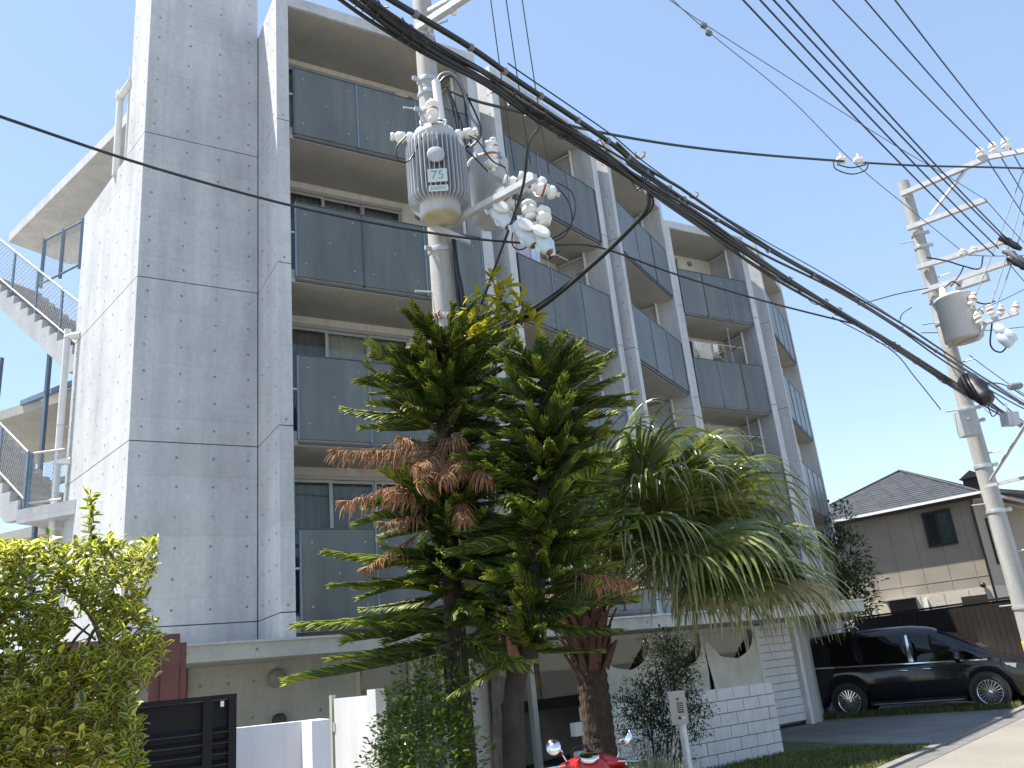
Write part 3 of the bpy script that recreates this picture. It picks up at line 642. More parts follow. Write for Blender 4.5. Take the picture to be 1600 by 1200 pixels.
def insul(parent, base, axis, L=0.17, r=0.045, name='insulator', red=True):
    ax = Vector(axis).normalized(); b = MB()
    pr = [(r * 0.35, -0.05), (r * 0.35, 0), (r * 0.75, 0.0), (r, L * 0.10), (r, L * 0.26), (r * 0.62, L * 0.30), (r * 0.62, L * 0.38), (r * 0.95, L * 0.42), (r * 0.95, L * 0.72), (r * 0.6, L * 0.78), (r * 0.6, L * 0.86), (r * 0.75, L * 0.88), (r * 0.7, L), (0.001, L)]
    b.lathe(base, pr, 18, ax); I = b.build(name, M_PORC, parent)
    if red:
        b = MB(); b.lathe(Vector(base) + ax * L * 0.44, [(r * 0.965, 0), (r * 0.965, L * 0.09)], 18, ax); b.build('red_band', M_PORCR, I) if parent.parent is None else b.build('red_band', M_PORCR, parent)
    return I
def arm(parent, a, b_, w=0.075, name='crossarm'):
    a, b_ = Vector(a), Vector(b_); d = b_ - a; b = MB(); b.box((a + b_) / 2, (d.length, w, w), d, None, (0, 0, 1) if abs(d.normalized().z) < 0.5 else (1, 0, 0)); o = b.build(name, M_GALVP, parent); return o
def wire(name, pts, r, mat, label, group=None, n=6, sides=6, cat='cable'):
    b = MB(); b.tube(smooth_path(pts, n) if n > 1 else pts, r, sides); return b.build(name, mat, label=label, cat=cat, group=group)
# ---------------- near pole
pc = at(690, 400, 8.9); pc.z = 0
POLE1, r1f = make_pole(pc, 11.2, 0.185, 0.115, 'pale concrete utility pole standing behind the island pines, carrying two transformers')
def pz(v): return at(690 - (400 - v) * 0.077, v, 8.9).z
for v, lg in ((130, (-0.8, -0.6, 0)), (178, (-0.8, -0.6, 0)), (395, (-0.7, -0.7, 0)), (150, (0.5, -0.8, 0)), (62, (0.4, -0.9, 0)), (500, (0.6, -0.8, 0))): band(pz(v), pc, r1f(pz(v)), POLE1, lg)
for i in range(7):
    z = 2.2 + i * 1.25; a = 0.3 + (i % 2) * 3.1; d = V(math.cos(a), -0.35, 0).normalized(); b = MB(); b.tube([V(pc.x, pc.y, z) + d * 0.1, V(pc.x, pc.y, z) + d * 0.34], 0.011, 6); b.lathe(V(pc.x, pc.y, z) + d * 0.33, [(0.017, 0), (0.017, 0.012)], 8, d); b.build('step_bolt', M_GALV, POLE1)
b = MB(); b.tube([V(pc.x - 0.13, pc.y - 0.14, 0), V(pc.x - 0.12, pc.y - 0.13, 4.2)], 0.016, 6); b.build('conduit', M_PVC, POLE1)
b = MB(); b.tube([V(pc.x + 0.17, pc.y - 0.10, 0), V(pc.x + 0.16, pc.y - 0.09, 6.4)], 0.024, 8); b.build('conduit', M_CABLE, POLE1)
# transformer with cooling fins, number plates on its front
tc = at(684, 280, 8.45); zt0, zt1 = at(686, 338, 8.45).z, at(682, 214, 8.45).z
TR = thing('pole_transformer', (tc.x, tc.y, zt0), 'finned grey transformer with number plate 75 hanging on the near pole', 'transformer')
b = MB(); b.lathe((tc.x, tc.y, zt0), [(0.225, -0.02), (0.235, 0), (0.235, 0.10), (0.255, 0.12), (0.262, 0.14), (0.262, zt1 - zt0 - 0.1), (0.268, zt1 - zt0 - 0.09), (0.268, zt1 - zt0 - 0.04), (0.24, zt1 - zt0 + 0.03), (0.1, zt1 - zt0 + 0.06)], 40); b.build('tank', M_TANK, TR)
b = MB(); b.lathe((tc.x, tc.y, zt0 - 0.045), [(0.20, 0), (0.222, 0.004), (0.228, 0.075), (0.236, 0.13)], 40); b.build('base_drum', M_TANKB, TR)
toc = V(-tc.x, -tc.y, 0).normalized(); fH = zt1 - zt0 - 0.26
for i in range(40):
    a = 2 * math.pi * i / 40; d = V(math.cos(a), math.sin(a), 0); e = V(-d.y, d.x, 0)
    lo = 0.10
    if d.dot(toc) > 0.93: lo = 0.10
    ps = [tc * 0 + V(tc.x, tc.y, 0) + d * rr + V(0, 0, zz) for rr, zz in ((0.25, zt0 + lo), (0.325, zt0 + lo + 0.03), (0.352, zt0 + lo + 0.08), (0.352, zt0 + lo + fH - 0.05), (0.34, zt0 + lo + fH), (0.25, zt0 + lo + fH + 0.02))]
    MB().extrude([p - e * 0.005 for p in ps], e * 0.010).build('cooling_fin', M_TANK, TR)
def plate_text(txt, c, nrm, h, size, mat, parent, w, bgm):
    nrm = Vector(nrm).normalized(); x = V(0, 0, 1).cross(nrm).normalized(); up = nrm.cross(x)
    pl = MB(); pl.box(c, (w, h, 0.006), x, up, nrm); pl_ = pl.build('number_plate', bgm, parent)
    cu = bpy.data.curves.new('plate_lettering', 'FONT'); cu.body = txt; cu.size = size; cu.align_x = 'CENTER'; cu.align_y = 'CENTER'; cu.extrude = 0.0008; cu.materials.append(mat)
    tmp = bpy.data.objects.new('tmp_lettering', cu); COL.objects.link(tmp); bpy.context.view_layer.update()
    me = bpy.data.meshes.new_from_object(tmp.evaluated_get(bpy.context.evaluated_depsgraph_get())); bpy.data.objects.remove(tmp)
    q = Matrix((x, up, nrm)).transposed().to_quaternion(); inst('plate_lettering', me, pl_, Vector(c) + nrm * 0.0042, q)
M_PLATE = mk('pale_plate', (0.55, 0.60, 0.58), 0.5, 0.08, 6); M_PLTXT = mk('faded_green_print', (0.16, 0.30, 0.24), 0.6)
pf = V(tc.x, tc.y, 0) + toc * 0.37
plate_text('75', pf + V(0, 0, at(690, 275, 8.1).z), toc, 0.165, 0.15, M_PLTXT, TR, 0.215, M_PLATE)
plate_text('6600V', pf + V(0, 0, at(692, 295, 8.1).z), toc, 0.075, 0.066, M_PLTXT, TR, 0.215, M_PLATE)
b = MB(); b.lathe(pf + V(0, 0, at(687, 242, 8.1).z) - toc * 0.10, [(0.03, 0), (0.03, 0.08), (0.098, 0.085), (0.098, 0.10), (0.085, 0.108), (0.0, 0.108)], 28, toc); b.build('hand_hole_cover', M_TANK, TR)
rt = V(-toc.y, toc.x, 0)
insul(TR, V(tc.x, tc.y, zt1) + toc * 0.27 + V(0, 0, 0.27), (toc * 0.12 + V(0, 0, -1.0)), 0.27, 0.078)
for sgn in (1, -1):
    insul(TR, V(tc.x, tc.y, zt1 + 0.0) + rt * 0.24 * sgn, (rt * sgn + V(0, 0, 0.15)), 0.27, 0.068, red=False)
for a in (0.6, -0.6):
    d = Quaternion((0, 0, 1), a) @ toc; b = MB(); b.tube([V(tc.x, tc.y, zt1 - 0.02) + d * 0.24, V(tc.x, tc.y, zt1 + 0.07) + d * 0.26, V(tc.x, tc.y, zt1 + 0.10) + d * 0.21, V(tc.x, tc.y, zt1 + 0.04) + d * 0.2], 0.013, 8); b.build('lifting_eye', M_GALVP, TR)
# bracket and grey arrester tube
arm(POLE1, V(pc.x, pc.y - 0.1, zt0 + 0.05), V(tc.x, tc.y, zt0 - 0.02), 0.06, 'hanger_bracket'); arm(POLE1, V(pc.x, pc.y - 0.1, zt1 - 0.1), V(tc.x, tc.y + 0.2, zt1 - 0.1), 0.06, 'hanger_bracket')
a0, a1 = at(681, 128, 8.5), at(690, 195, 8.45)
b = MB(); b.tube([a0, a1], 0.052, 16); b.build('arrester_tube', M_PVC, POLE1)
for i, pts in enumerate(([(682, 128), (690, 116), (705, 115), (722, 135), (735, 180), (748, 200), (745, 220), (735, 230)], [(688, 128), (697, 120), (712, 122), (725, 150), (730, 200), (735, 225), (722, 230)], [(700, 140), (712, 170), (718, 210), (722, 228)], [(703, 150), (720, 190), (727, 226)], [(722, 135), (742, 175), (751, 200), (748, 218), (728, 231)], [(697, 135), (708, 170), (714, 205), (718, 226)])):
    wire('jumper_loop', [at(u, v, 8.55 + 0.03 * i) for u, v in pts], 0.017 if i < 3 else 0.013, M_CABLE if i else M_CABLEG, ['thick grey lead curling from the arrester tube beside the finned transformer', 'black lead arching over behind the grey lead by the finned transformer', 'short black lead dropping beside the arrester tube', 'thin black lead dropping right of the arrester tube', 'outermost black lead loop right of the arrester tube', 'inner black lead hanging close behind the arrester tube'][i], 'leads at the near transformer')
for i, pts in enumerate(([(634, 213), (620, 230), (622, 250), (640, 250), (660, 215), (680, 190), (692, 188)], [(733, 212), (748, 222), (768, 250), (790, 262)], [(722, 228), (745, 250), (762, 268)])):
    wire('transformer_lead', [at(u, v, 8.2 + 0.1 * i) for u, v in pts], 0.009, M_CABLE, ['thin dark lead looping under the left bushing of the finned transformer', 'thin dark lead running from the right bushing to the red-banded insulator', 'thin dark lead under the right bushing of the finned transformer'][i], 'leads at the near transformer')
# second, smooth transformer behind it
t2 = at(766, 300, 9.25); z20, z21 = at(768, 345, 9.25).z, at(764, 262, 9.25).z
T2 = thing('pole_transformer', (t2.x, t2.y, z20), 'smooth pale grey transformer half hidden behind the finned one', 'transformer')
b = MB(); b.lathe((t2.x, t2.y, z20), [(0.19, -0.03), (0.23, -0.02), (0.25, 0.01), (0.255, z21 - z20), (0.265, z21 - z20 + 0.01), (0.265, z21 - z20 + 0.05), (0.2, z21 - z20 + 0.10), (0.05, z21 - z20 + 0.12)], 36); b.build('tank', M_TANK, T2)
for a in (2.6, 4.2, 5.4): b = MB(); d = V(math.cos(a), math.sin(a), 0); b.box(V(t2.x, t2.y, z21 + 0.03) + d * 0.27, (0.05, 0.035, 0.09), d); b.build('lid_clamp', M_GALV, T2)
arm(POLE1, V(pc.x + 0.1, pc.y + 0.05, z21 - 0.05), V(t2.x - 0.2, t2.y, z21 - 0.05), 0.07, 'hanger_bracket'); arm(POLE1, V(pc.x + 0.1, pc.y + 0.05, z20 + 0.1), V(t2.x - 0.2, t2.y, z20 + 0.1), 0.07, 'hanger_bracket')
insul(T2, V(t2.x, t2.y, z21 + 0.05) + V(0.10, -0.2, 0), (0.0, -0.1, 1), 0.22, 0.055)
# crossarms with cutouts and insulators
za = at(700, 352, 8.75).z
A0, A1 = at(690, 357, 8.7), atz(836, 277, za)
CA = arm(POLE1, A0, A1, 0.075); A2, A3 = atz(765, 268, za + 0.22), atz(850, 318, za + 0.05)
CB = arm(POLE1, at(768, 272, 8.9), at(845, 312, 8.5), 0.08)
arm(POLE1, at(672, 352, 8.6), at(735, 378, 8.6), 0.06, 'brace')
for (u, v, dd, ax, L, r, red) in ((770, 262, 8.55, (-0.05, -0.2, 1), 0.20, 0.050, True), (852, 290, 8.4, (-0.9, -0.1, 0.45), 0.20, 0.052, True), (868, 303, 8.4, (-0.95, -0.2, 0.35), 0.18, 0.05, True), (822, 297, 8.5, (-0.8, -0.3, 0.4), 0.18, 0.05, True), (802, 325, 8.5, (-0.5, -0.4, 0.7), 0.16, 0.05, True), (783, 300, 8.5, (0.1, -0.2, -1), 0.13, 0.058, False), (825, 318, 8.4, (0.05, -0.2, -1), 0.13, 0.058, False), (847, 328, 8.4, (0.05, -0.2, -1), 0.13, 0.058, False)):
    insul(CA, at(u, v, dd), ax, L * 1.6, r * 1.6, red=red)
for k, (u, v, dd) in enumerate(((768, 322, 8.4), (806, 350, 8.3), (830, 360, 8.3))):
    c = at(u, v, dd); ax = V(0.45, -0.15, -0.85).normalized(); sd_ = V(0.8, 0.45, 0.2); sd_ = (sd_ - ax * sd_.dot(ax)).normalized(); ot = ax.cross(sd_)
    b = MB(); b.tube([c, c + ax * 0.04, c + ax * 0.20, c + ax * 0.32, c + ax * 0.36], [0.05, 0.08, 0.085, 0.075, 0.055], 12); b.box(c + ax * 0.15 + sd_ * 0.075, (0.34, 0.07, 0.17), ax, sd_); b.box(c + ax * 0.06 - sd_ * 0.08, (0.06, 0.10, 0.05), ax, sd_); b.box(c + ax * 0.27 - sd_ * 0.07, (0.05, 0.10, 0.05), ax, sd_); CU = b.build('cutout_switch', M_LBLUE, CA)
    b = MB(); b.lathe(c + ax * 0.14 + ot * 0.085, [(0.03, 0), (0.10, 0.012), (0.10, 0.03), (0.07, 0.045)], 18, ot); b.build('cutout_cover', M_PORC, CA)
    b = MB(); b.lathe(c + ax * 0.355 + sd_ * 0.0, [(0.045, 0), (0.038, 0.02), (0.012, 0.022)], 12, ax); b.build('cutout_mouth', M_BULB, CA)
for i, pts in enumerate(([(779, 253), (790, 265), (793, 285), (785, 320), (775, 345)], [(870, 285), (893, 300), (899, 330), (885, 365), (862, 380)], [(868, 290), (888, 315), (893, 350), (865, 372), (840, 380)], [(801, 290), (806, 330), (800, 380), (815, 390), (828, 380)])):
    wire('cutout_lead', [at(u, v, 8.35) for u, v in pts], 0.008, M_CABLE if i else M_CABLEG, ['pale lead looping from the red-banded insulator down to the left cutout', 'black lead making the outer loop right of the cutouts', 'black lead making the inner loop right of the cutouts', 'thin lead hanging below the middle cutout'][i], 'leads at the cutouts')
# top arm
zt = at(655, 45, 8.85).z
CT = arm(POLE1, at(654, 44, 8.8), atz(740, -12, zt), 0.085); insul(CT, at(713, 6, 8.5), (0.8, -0.3, 0.55), 0.2, 0.06); insul(CT, at(703, 10, 8.6), (0.3, -0.2, -0.9), 0.16, 0.05, red=False)
arm(POLE1, at(668, 18, 8.8), at(700, 0, 8.6), 0.05, 'brace')
# three thin wires dropping from overhead
for i, (u0, u1, v1) in enumerate(((766, 804, 267), (790, 829, 257), (815, 858, 272))):
    wire('service_drop_wire', [at(u0, -6, 7.4), at((u0 + u1) / 2, v1 * 0.5, 7.9), at(u1, v1, 8.35)], 0.006, M_CABLE, ['leftmost of three thin wires dropping to the cutouts', 'middle of three thin wires dropping to the cutouts', 'rightmost of three thin wires dropping to the cutouts'][i], 'wires dropping to the cutouts')
# ---------------- far pole
p2 = at(1500, 600, 15.8); p2.z = 0
POLE2, r2f = make_pole(p2, at(1421, 282, 15.8).z, 0.155, 0.10, 'tall pale concrete utility pole beside the road at the right, with a plain drum transformer')
def pz2(v): return at(1421 + (v - 282) * 0.2476, v, 15.8).z
for v in (365, 385, 470, 505, 640, 660, 730, 800, 950): band(pz2(v), p2, r2f(pz2(v)), POLE2, (0.8, -0.5, 0))
for i in range(9):
    z = 2.0 + i * 0.8; sg = 1 if i % 2 else -1; d = V(0.87 * sg, -0.48 * sg - 0.3, 0).normalized(); b = MB(); b.tube([V(p2.x, p2.y, z) + d * 0.1, V(p2.x, p2.y, z) + d * 0.33], 0.012, 6); b.build('step_bolt', M_GALV, POLE2)
arms2 = []
for (u0, v0, u1, v1, w) in ((1408, 304, 1545, 246, 0.085), (1418, 357, 1540, 312, 0.085), (1434, 418, 1578, 374, 0.085), (1440, 456, 1586, 406, 0.085)):
    z = at(u0, v0, 15.8).z; a = at(u0, v0, 15.65); e = atz(u1, v1, z) if False else at(u1, v1, 15.3); arms2.append((a, e, arm(POLE2, a, e, w)))
arm(arms2[0][2].parent, arms2[0][1], at(1640, 228, 15.0), 0.08)
arm(POLE2, at(1455, 335, 15.55), at(1513, 260, 15.4), 0.05, 'brace'); arm(POLE2, at(1490, 450, 15.3), at(1545, 432, 15.2), 0.12, 'switch_box')
for (u, v) in ((1534, 246), (1554, 238), (1573, 231)): insul(arms2[0][2], at(u, v, 15.3), (0.02, -0.05, 1), 0.17, 0.075, red=False)
for (u, v) in ((1505, 398), (1523, 394)): insul(arms2[2][2], at(u, v, 15.4), (0.02, -0.05, 1), 0.10, 0.06, red=False)
t3 = at(1500, 505, 15.3); z30, z31 = at(1507, 530, 15.3).z, at(1490, 470, 15.3).z
T3 = thing('pole_transformer', (t3.x, t3.y, z30), 'plain white-grey drum transformer on the far pole beside the road', 'transformer')
b = MB(); b.lathe((t3.x, t3.y, z30), [(0.24, -0.03), (0.28, -0.02), (0.30, 0.0), (0.285, z31 - z30), (0.30, z31 - z30 + 0.01), (0.30, z31 - z30 + 0.05), (0.2, z31 - z30 + 0.10)], 32); b.build('tank', mk('white_drum_paint', (0.47, 0.48, 0.50), 0.4, 0.06, 3, streak=0.1), T3)
b = MB(); b.lathe((t3.x, t3.y, z30 - 0.04), [(0.2, 0), (0.22, 0.02), (0.24, 0.05)], 28); b.build('base_drum', M_TANKB, T3)
insul(T3, at(1518, 478, 15.1), (0.3, -0.2, 0.8), 0.22, 0.07); insul(T3, at(1525, 493, 15.1), (0.6, -0.2, 0.4), 0.2, 0.06)
b = MB(); b.tube([at(1474, 452, 15.4), at(1476, 475, 15.3)], 0.07, 14); b.build('arrester_tube', M_PVC, POLE2)
arm(POLE2, at(1480, 540, 15.5), at(1528, 528, 15.2), 0.08, 'hanger_bracket'); arm(POLE2, at(1528, 530, 15.2), at(1540, 503, 15.1), 0.06, 'hanger_bracket'); CC = arm(POLE2, at(1535, 505, 15.1), at(1590, 488, 14.9), 0.07)
for (u, v, ax) in ((1550, 492, (-.1, -.1, 1)), (1563, 492, (0.1, -0.3, 0.5)), (1585, 488, (0.3, -0.3, 0.8)), (1532, 505, (-0.2, 0, 1))): insul(CC, at(u, v, 15.0), ax, 0.17, 0.06)
for (u, v) in ((1555, 508), (1566, 515), (1560, 522)):
    c = at(u, v, 14.9); ax = V(0.4, -0.2, -0.85).normalized(); b = MB(); b.tube([c, c + ax * 0.08, c + ax * 0.22, c + ax * 0.27], [0.05, 0.085, 0.08, 0.05], 10); b.build('cutout_switch', M_LBLUE, CC)
for (u, v, L) in ((1562, 370, 0.4), (1568, 390, 0.45), (1575, 402, 0.4)):
    a = at(u, v, 15.1); b = MB(); b.lathe(a, [(0.035, 0), (0.06, 0.02), (0.05, 0.1), (0.065, 0.14), (0.05, 0.24), (0.06, 0.28), (0.03, L)], 12, (0.35, -0.25, -0.6)); b.build('strain_insulator', M_CABLEG if L > 0.42 else M_BLACK, POLE2)
# dark splice case and small boxes hanging on the lines near the far pole
b = MB(); a, e = at(1512, 596, 15.0), at(1540, 622, 14.4); ax = (e - a); b.lathe(a, [(0.10, 0), (0.165, 0.03), (0.17, ax.length * 0.55), (0.13, ax.length * 0.6), (0.13, ax.length), (0.06, ax.length + 0.05)], 20, ax); b.build('cable_splice_case', M_BLACK, label='black splice case on the cables at the far pole', cat='splice case')
b = MB(); c = at(1511, 662, 15.4); b.box(c, (0.28, 0.2, 0.42)); b.lathe(c + V(0, -0.1, 0.05), [(0.03, 0), (0.03, 0.03)], 10, (0, -1, 0)); b.build('terminal_box', M_TANK, POLE2)
b = MB(); c = at(1578, 655, 14.6); b.box(c, (0.22, 0.15, 0.2), (1, 0.3, 0), None, (0.1, 0, 1)); b.tube([c + V(0, 0, 0.08), c + V(0, 0, 0.25)], 0.015, 6); b.build('line_junction_box', M_TANK, label='small pale junction box hanging on the lines right of the far pole', cat='junction box')
b = MB(); c = at(1576, 605, 14.6); b.lathe(c, [(0.04, 0), (0.055, 0.03), (0.055, 0.2), (0.03, 0.24)], 14, (1, 0.2, 0.1)); b.build('line_sleeve', M_CABLEG, label='short grey sleeve on the lines above the junction box', cat='sleeve')
b = MB(); b.lathe((p2.x, p2.y, at(1598, 1020, 15.6).z), [(0.152, 0), (0.154, 0.01), (0.154, 0.15), (0.152, 0.16)], 24); b.build('warning_wrap', mk('yellow_wrap', (0.62, 0.46, 0.03), 0.5), POLE2)
arm(POLE2, at(1540, 760, 15.4), at(1620, 742, 14.8), 0.05, 'side_arm')
wire('stay_rod', [at(1548, 750, 14.9), at(1608, 655, 13.6)], 0.025, M_GALVP, 'pale stay rod slanting up from the far pole at the right edge', n=1, cat='stay rod')
# ---------------- cable bundles along the street
def run(pxs, z, jit=0.0, seed=0):
    r = random.Random(seed); out = []
    for i, (u, v) in enumerate(pxs):
        p = atz(u, v, z); out.append(p + V(r.uniform(-jit, jit), r.uniform(-jit, jit), r.uniform(-jit, jit)))
    return out
LOW = [(500, -48), (575, 6), (668, 74), (760, 126), (820, 166), (900, 214), (960, 256), (1010, 292), (1100, 351), (1200, 420), (1300, 481), (1400, 543), (1500, 608), (1560, 642), (1640, 690)]
UPP = [(560, -32), (615, 2), (735, 74), (810, 127), (895, 183), (960, 228), (1000, 262), (1050, 297), (1090, 325), (1200, 391), (1300, 446), (1400, 507), (1480, 560), (1580, 622), (1640, 655)]
def strand(px, z, side_o, up_o, ph, r, label, sides=6, i0=0, i1=99, amp=0.02):
    base = smooth_path(run(px, z), 5); out = []
    for i, q in enumerate(base):
        t = (base[min(i + 1, len(base) - 1)] - base[max(i - 1, 0)]).normalized(); sd_ = t.cross(V(0, 0, 1)).normalized()
        out.append(q + sd_ * (side_o + amp * math.sin(i * 0.33 + ph)) + V(0, 0, up_o + amp * math.cos(i * 0.27 + ph * 1.7)))
    n_ = len(out); out = out[int(i0 * n_):max(2, int(i1 * n_) if i1 <= 1 else n_)]
    wire('telecom_cable', out, r, M_CABLE, label, 'black street cables', 1, sides)
for k, (so, uo, ph, r, lab, amp) in enumerate(((0.0, 0.0, 0.0, 0.026, 'thickest black cable in the middle of the lower bundle', 0.006), (0.03, 0.035, 1.0, 0.019, 'black cable lying along the top of the lower bundle', 0.016), (-0.03, -0.03, 2.2, 0.018, 'black cable along the underside of the lower bundle', 0.016), (0.0, -0.055, 3.3, 0.011, 'thin black cable hugging the lower bundle from below', 0.02), (-0.045, 0.03, 4.1, 0.012, 'thin black cable on the street side of the lower bundle', 0.022), (0.05, -0.01, 5.2, 0.012, 'thin black cable on the house side of the lower bundle', 0.022), (0.0, 0.065, 0.7, 0.007, 'thin wire riding loosely on top of the lower bundle', 0.022))):
    strand(LOW, 5.45, so * 0.75, uo * 0.75, ph, r * 0.8, lab, 8 if r > 0.015 else 6, amp=amp * 0.85)
wire('telecom_cable', run([(u, v + (24 if u < 640 else 12 if u < 700 else 4)) for u, v in LOW[:5]], 5.43), 0.013, M_CABLE, 'black cable joining the lower bundle at the upper left', 'black street cables', 5, 6)
strand(UPP, 5.80, 0, 0, 0, 0.021, 'single thick black cable running above the lower bundle', 10, 0, 0.47, 0.0)
strand(UPP, 5.80, 0, 0, 0, 0.019, 'black cable carrying on from the thick upper cable over the far bays', 8, 0.46, 1.0, 0.008)
strand(UPP, 5.80, 0.03, 0.03, 1.4, 0.015, 'upper of the thin black cables joining the upper run over the middle bays', 6, 0.36, 1.0, 0.016)
strand(UPP, 5.80, -0.03, -0.035, 2.9, 0.014, 'lower of the thin black cables joining the upper run over the middle bays', 6, 0.40, 1.0, 0.018)
strand(UPP, 5.80, 0.0, 0.10, 4.0, 0.006, 'thin messenger wire just above the upper cable', 5, 0.2, 1.0, 0.006)
wire('telecom_cable', run([(640, 46), (760, 112), (850, 170), (900, 205), (960, 240), (1005, 268), (1060, 306)], 5.60), 0.010, M_CABLE, 'slim black cable threading between the two bundles', 'black street cables', 5, 6)
# lashing wire and hangers: small rings round the bundles
lr = random.Random(11); lash = MB(); lp = smooth_path(run(LOW, 5.45), 14); k = 0
for i in range(0, len(lp) - 1):
    if lr.random() < 0.1:
        t = (lp[i + 1] - lp[i]).normalized(); a = t.orthogonal().normalized(); bb = t.cross(a); rr = 0.055
        lash.tube([lp[i] + (a * math.cos(q * 0.785) + bb * math.sin(q * 0.785)) * rr + t * 0.012 * q + V(0, 0, 0.0) for q in range(9)], 0.0045, 4, caps=False)
lash.build('lashing_wire', M_CABLE, kind='stuff', label='thin lashing wire wound round the lower cable bundle', cat='wire')
ORD = 'first second third fourth fifth sixth seventh eighth ninth tenth eleventh twelfth thirteenth fourteenth fifteenth sixteenth seventeenth eighteenth nineteenth twentieth twenty-first twenty-second'.split()
up_s = smooth_path(run(UPP, 5.80), 10)
for i in range(6, len(up_s) - 4, 7):
    t = (up_s[i + 1] - up_s[i]).normalized(); b = MB(); b.lathe(up_s[i] - t * 0.02, [(0.024, 0), (0.028, 0.01), (0.028, 0.03), (0.024, 0.04)], 10, t); b.build('cable_ring', M_CABLEG, label=ORD[(i - 6) // 7] + ' hanger ring from the left on the upper black cable', cat='cable ring', group='hanger rings on the upper cable')
lo_s = smooth_path(run(LOW, 5.45), 6)
rn = random.Random(5)
for j in range(9):
    i = 26 + j * 6
    if i + 5 >= len(lo_s): break
    a, e = lo_s[i], lo_s[min(i + 4, len(lo_s) - 1)]; m = (a + e) / 2 + V(0, 0, rn.choice((-0.16, 0.14, -0.1)))
    wire('tie_loop', [a, a.lerp(m, 0.7), m, e.lerp(m, 0.6), e], 0.005, M_CABLE, ORD[j] + ' slack tie wire from the left along the lower cable bundle', 'slack ties on the cable bundle', 4, 5)
# drops from the bundle to the near trees
wire('drop_cable', [at(1014, 298, 5.9 + 1.2), at(1012, 325, 7.2), at(990, 352, 7.4), at(930, 410, 7.8), at(840, 484, 8.4), at(752, 530, 8.9)], 0.024, M_CABLE, 'thick black drop cable curving down from the bundle to the near pole', 'drop cables to the near pole')
wire('drop_cable', [at(1018, 300, 7.1), at(1020, 322, 7.2), at(1000, 345, 7.4), at(932, 406, 7.8), at(838, 478, 8.4), at(748, 524, 8.9)], 0.011, M_CABLE, 'thin cable lashed beside the thick drop cable', 'drop cables to the near pole')
wire('drop_cable', [at(838, 190, 6.0), at(842, 200, 6.3), at(826, 228, 7.2), at(815, 300, 8.0), at(778, 405, 8.5), at(735, 522, 8.8)], 0.016, M_CABLE, 'black drop cable hanging past the cutouts to the near pole', 'drop cables to the near pole')
wire('riser_cable', [at(709, 375, 8.78), at(714, 420, 8.76), at(722, 460, 8.76), at(728, 530, 8.78), at(735, 620, 8.8)], 0.032, M_CABLE, 'thick black cable running down the right side of the near pole', 'drop cables to the near pole')
# long single wires
wire('house_wire', [at(-40, 168, 6.3), at(0, 182, 6.4), at(240, 262, 6.9), at(480, 327, 7.4), at(700, 368, 8.0), at(850, 382, 8.7), at(935, 386, 9.2), at(1060, 430, 10.2), at(1200, 472, 11.4), at(1338, 507, 12.6)], 0.013, M_CABLE, 'single dark wire crossing the whole facade from the left edge', n=5)
wire('service_cable', [at(703, 142, 8.7), at(745, 158, 8.6), at(800, 172, 8.7), at(920, 203, 9.4), at(1050, 226, 10.3), at(1180, 241, 11.3), at(1318, 252, 12.6)], 0.018, M_CABLET, 'dark teal cable from the near transformer to the strain clamps in the sky', n=5)
wire('service_cable', [at(1345, 254, 12.9), at(1440, 259, 13.6), at(1530, 261, 14.4), at(1640, 264, 15.5)], 0.016, M_CABLET, 'dark teal cable continuing right of the strain clamps', n=5)
for i, (u, v) in enumerate(((1314, 250), (1341, 251))):
    a = at(u, v, 12.7); b = MB(); b.lathe(a, [(0.02, -0.08), (0.055, -0.05), (0.06, 0), (0.045, 0.02), (0.06, 0.05), (0.02, 0.1)], 12, (1, 0.2, 0.05)); b.lathe(a + V(0.01, 0, 0.05), [(0.03, 0), (0.015, 0.07)], 8); b.build('strain_clamp', M_PORC, label='%s of the pair of white strain clamps on the teal cable' % ('left' if i == 0 else 'right'), cat='strain clamp', group='strain clamps on the teal cable')
for i, pts in enumerate(([(1302, 252), (1306, 264), (1330, 272), (1352, 266), (1357, 255)], [(1308, 257), (1330, 262), (1354, 257)])):
    wire('clamp_jumper', [at(u, v, 12.7) for u, v in pts], 0.01, M_CABLET, ['jumper wire sagging in a deep loop under the strain clamps', 'jumper wire in a shallow loop under the strain clamps'][i])
wire('span_wire', [at(1030, -20, 9.0), at(1100, 44, 9.8), at(1230, 150, 11.4), at(1330, 250, 12.7), at(1420, 325, 13.8), at(1500, 390, 15.0)], 0.007, M_CABLEG, 'thin grey span wire passing through the strain clamps to the far pole', n=5)
wire('span_wire', [at(1030, -12, 9.0), at(1100, 37, 9.8), at(1230, 120, 11.4), at(1395, 225, 13.4), at(1480, 275, 14.6), at(1540, 312, 15.2)], 0.007, M_CABLEG, 'thin dark span wire crossing the sky to the second arm of the far pole', n=5)
for i, (u, v) in enumerate(((1100, 40), (1108, 52))):
    a = at(u, v, 9.8); b = MB(); b.lathe(a, [(0.015, -0.06), (0.04, -0.03), (0.04, 0.02), (0.015, 0.06)], 10, (0.6, 0.5, 0.1)); b.tube([a, a + V(0, 0, 0.07)], 0.012, 6); b.build('guy_insulator', M_CABLEG, label='%s of two small insulators on the thin span wires' % ('upper' if i == 0 else 'lower'), cat='insulator', group='insulators on the span wires')
for i, (u0, u1, v1) in enumerate(((1160, 1554, 400), (1187, 1560, 388), (1208, 1566, 372), (1229, 1566, 366))):
    wire('low_voltage_line', sag(at(u0 - 12, -14, 8.2), at(u1, v1, 15.1), 0.08), 0.012, M_CABLEB, ['first', 'second', 'third', 'fourth'][i] + ' from the left of four dark blue lines running to the far pole', 'low-voltage lines to the far pole', 1)
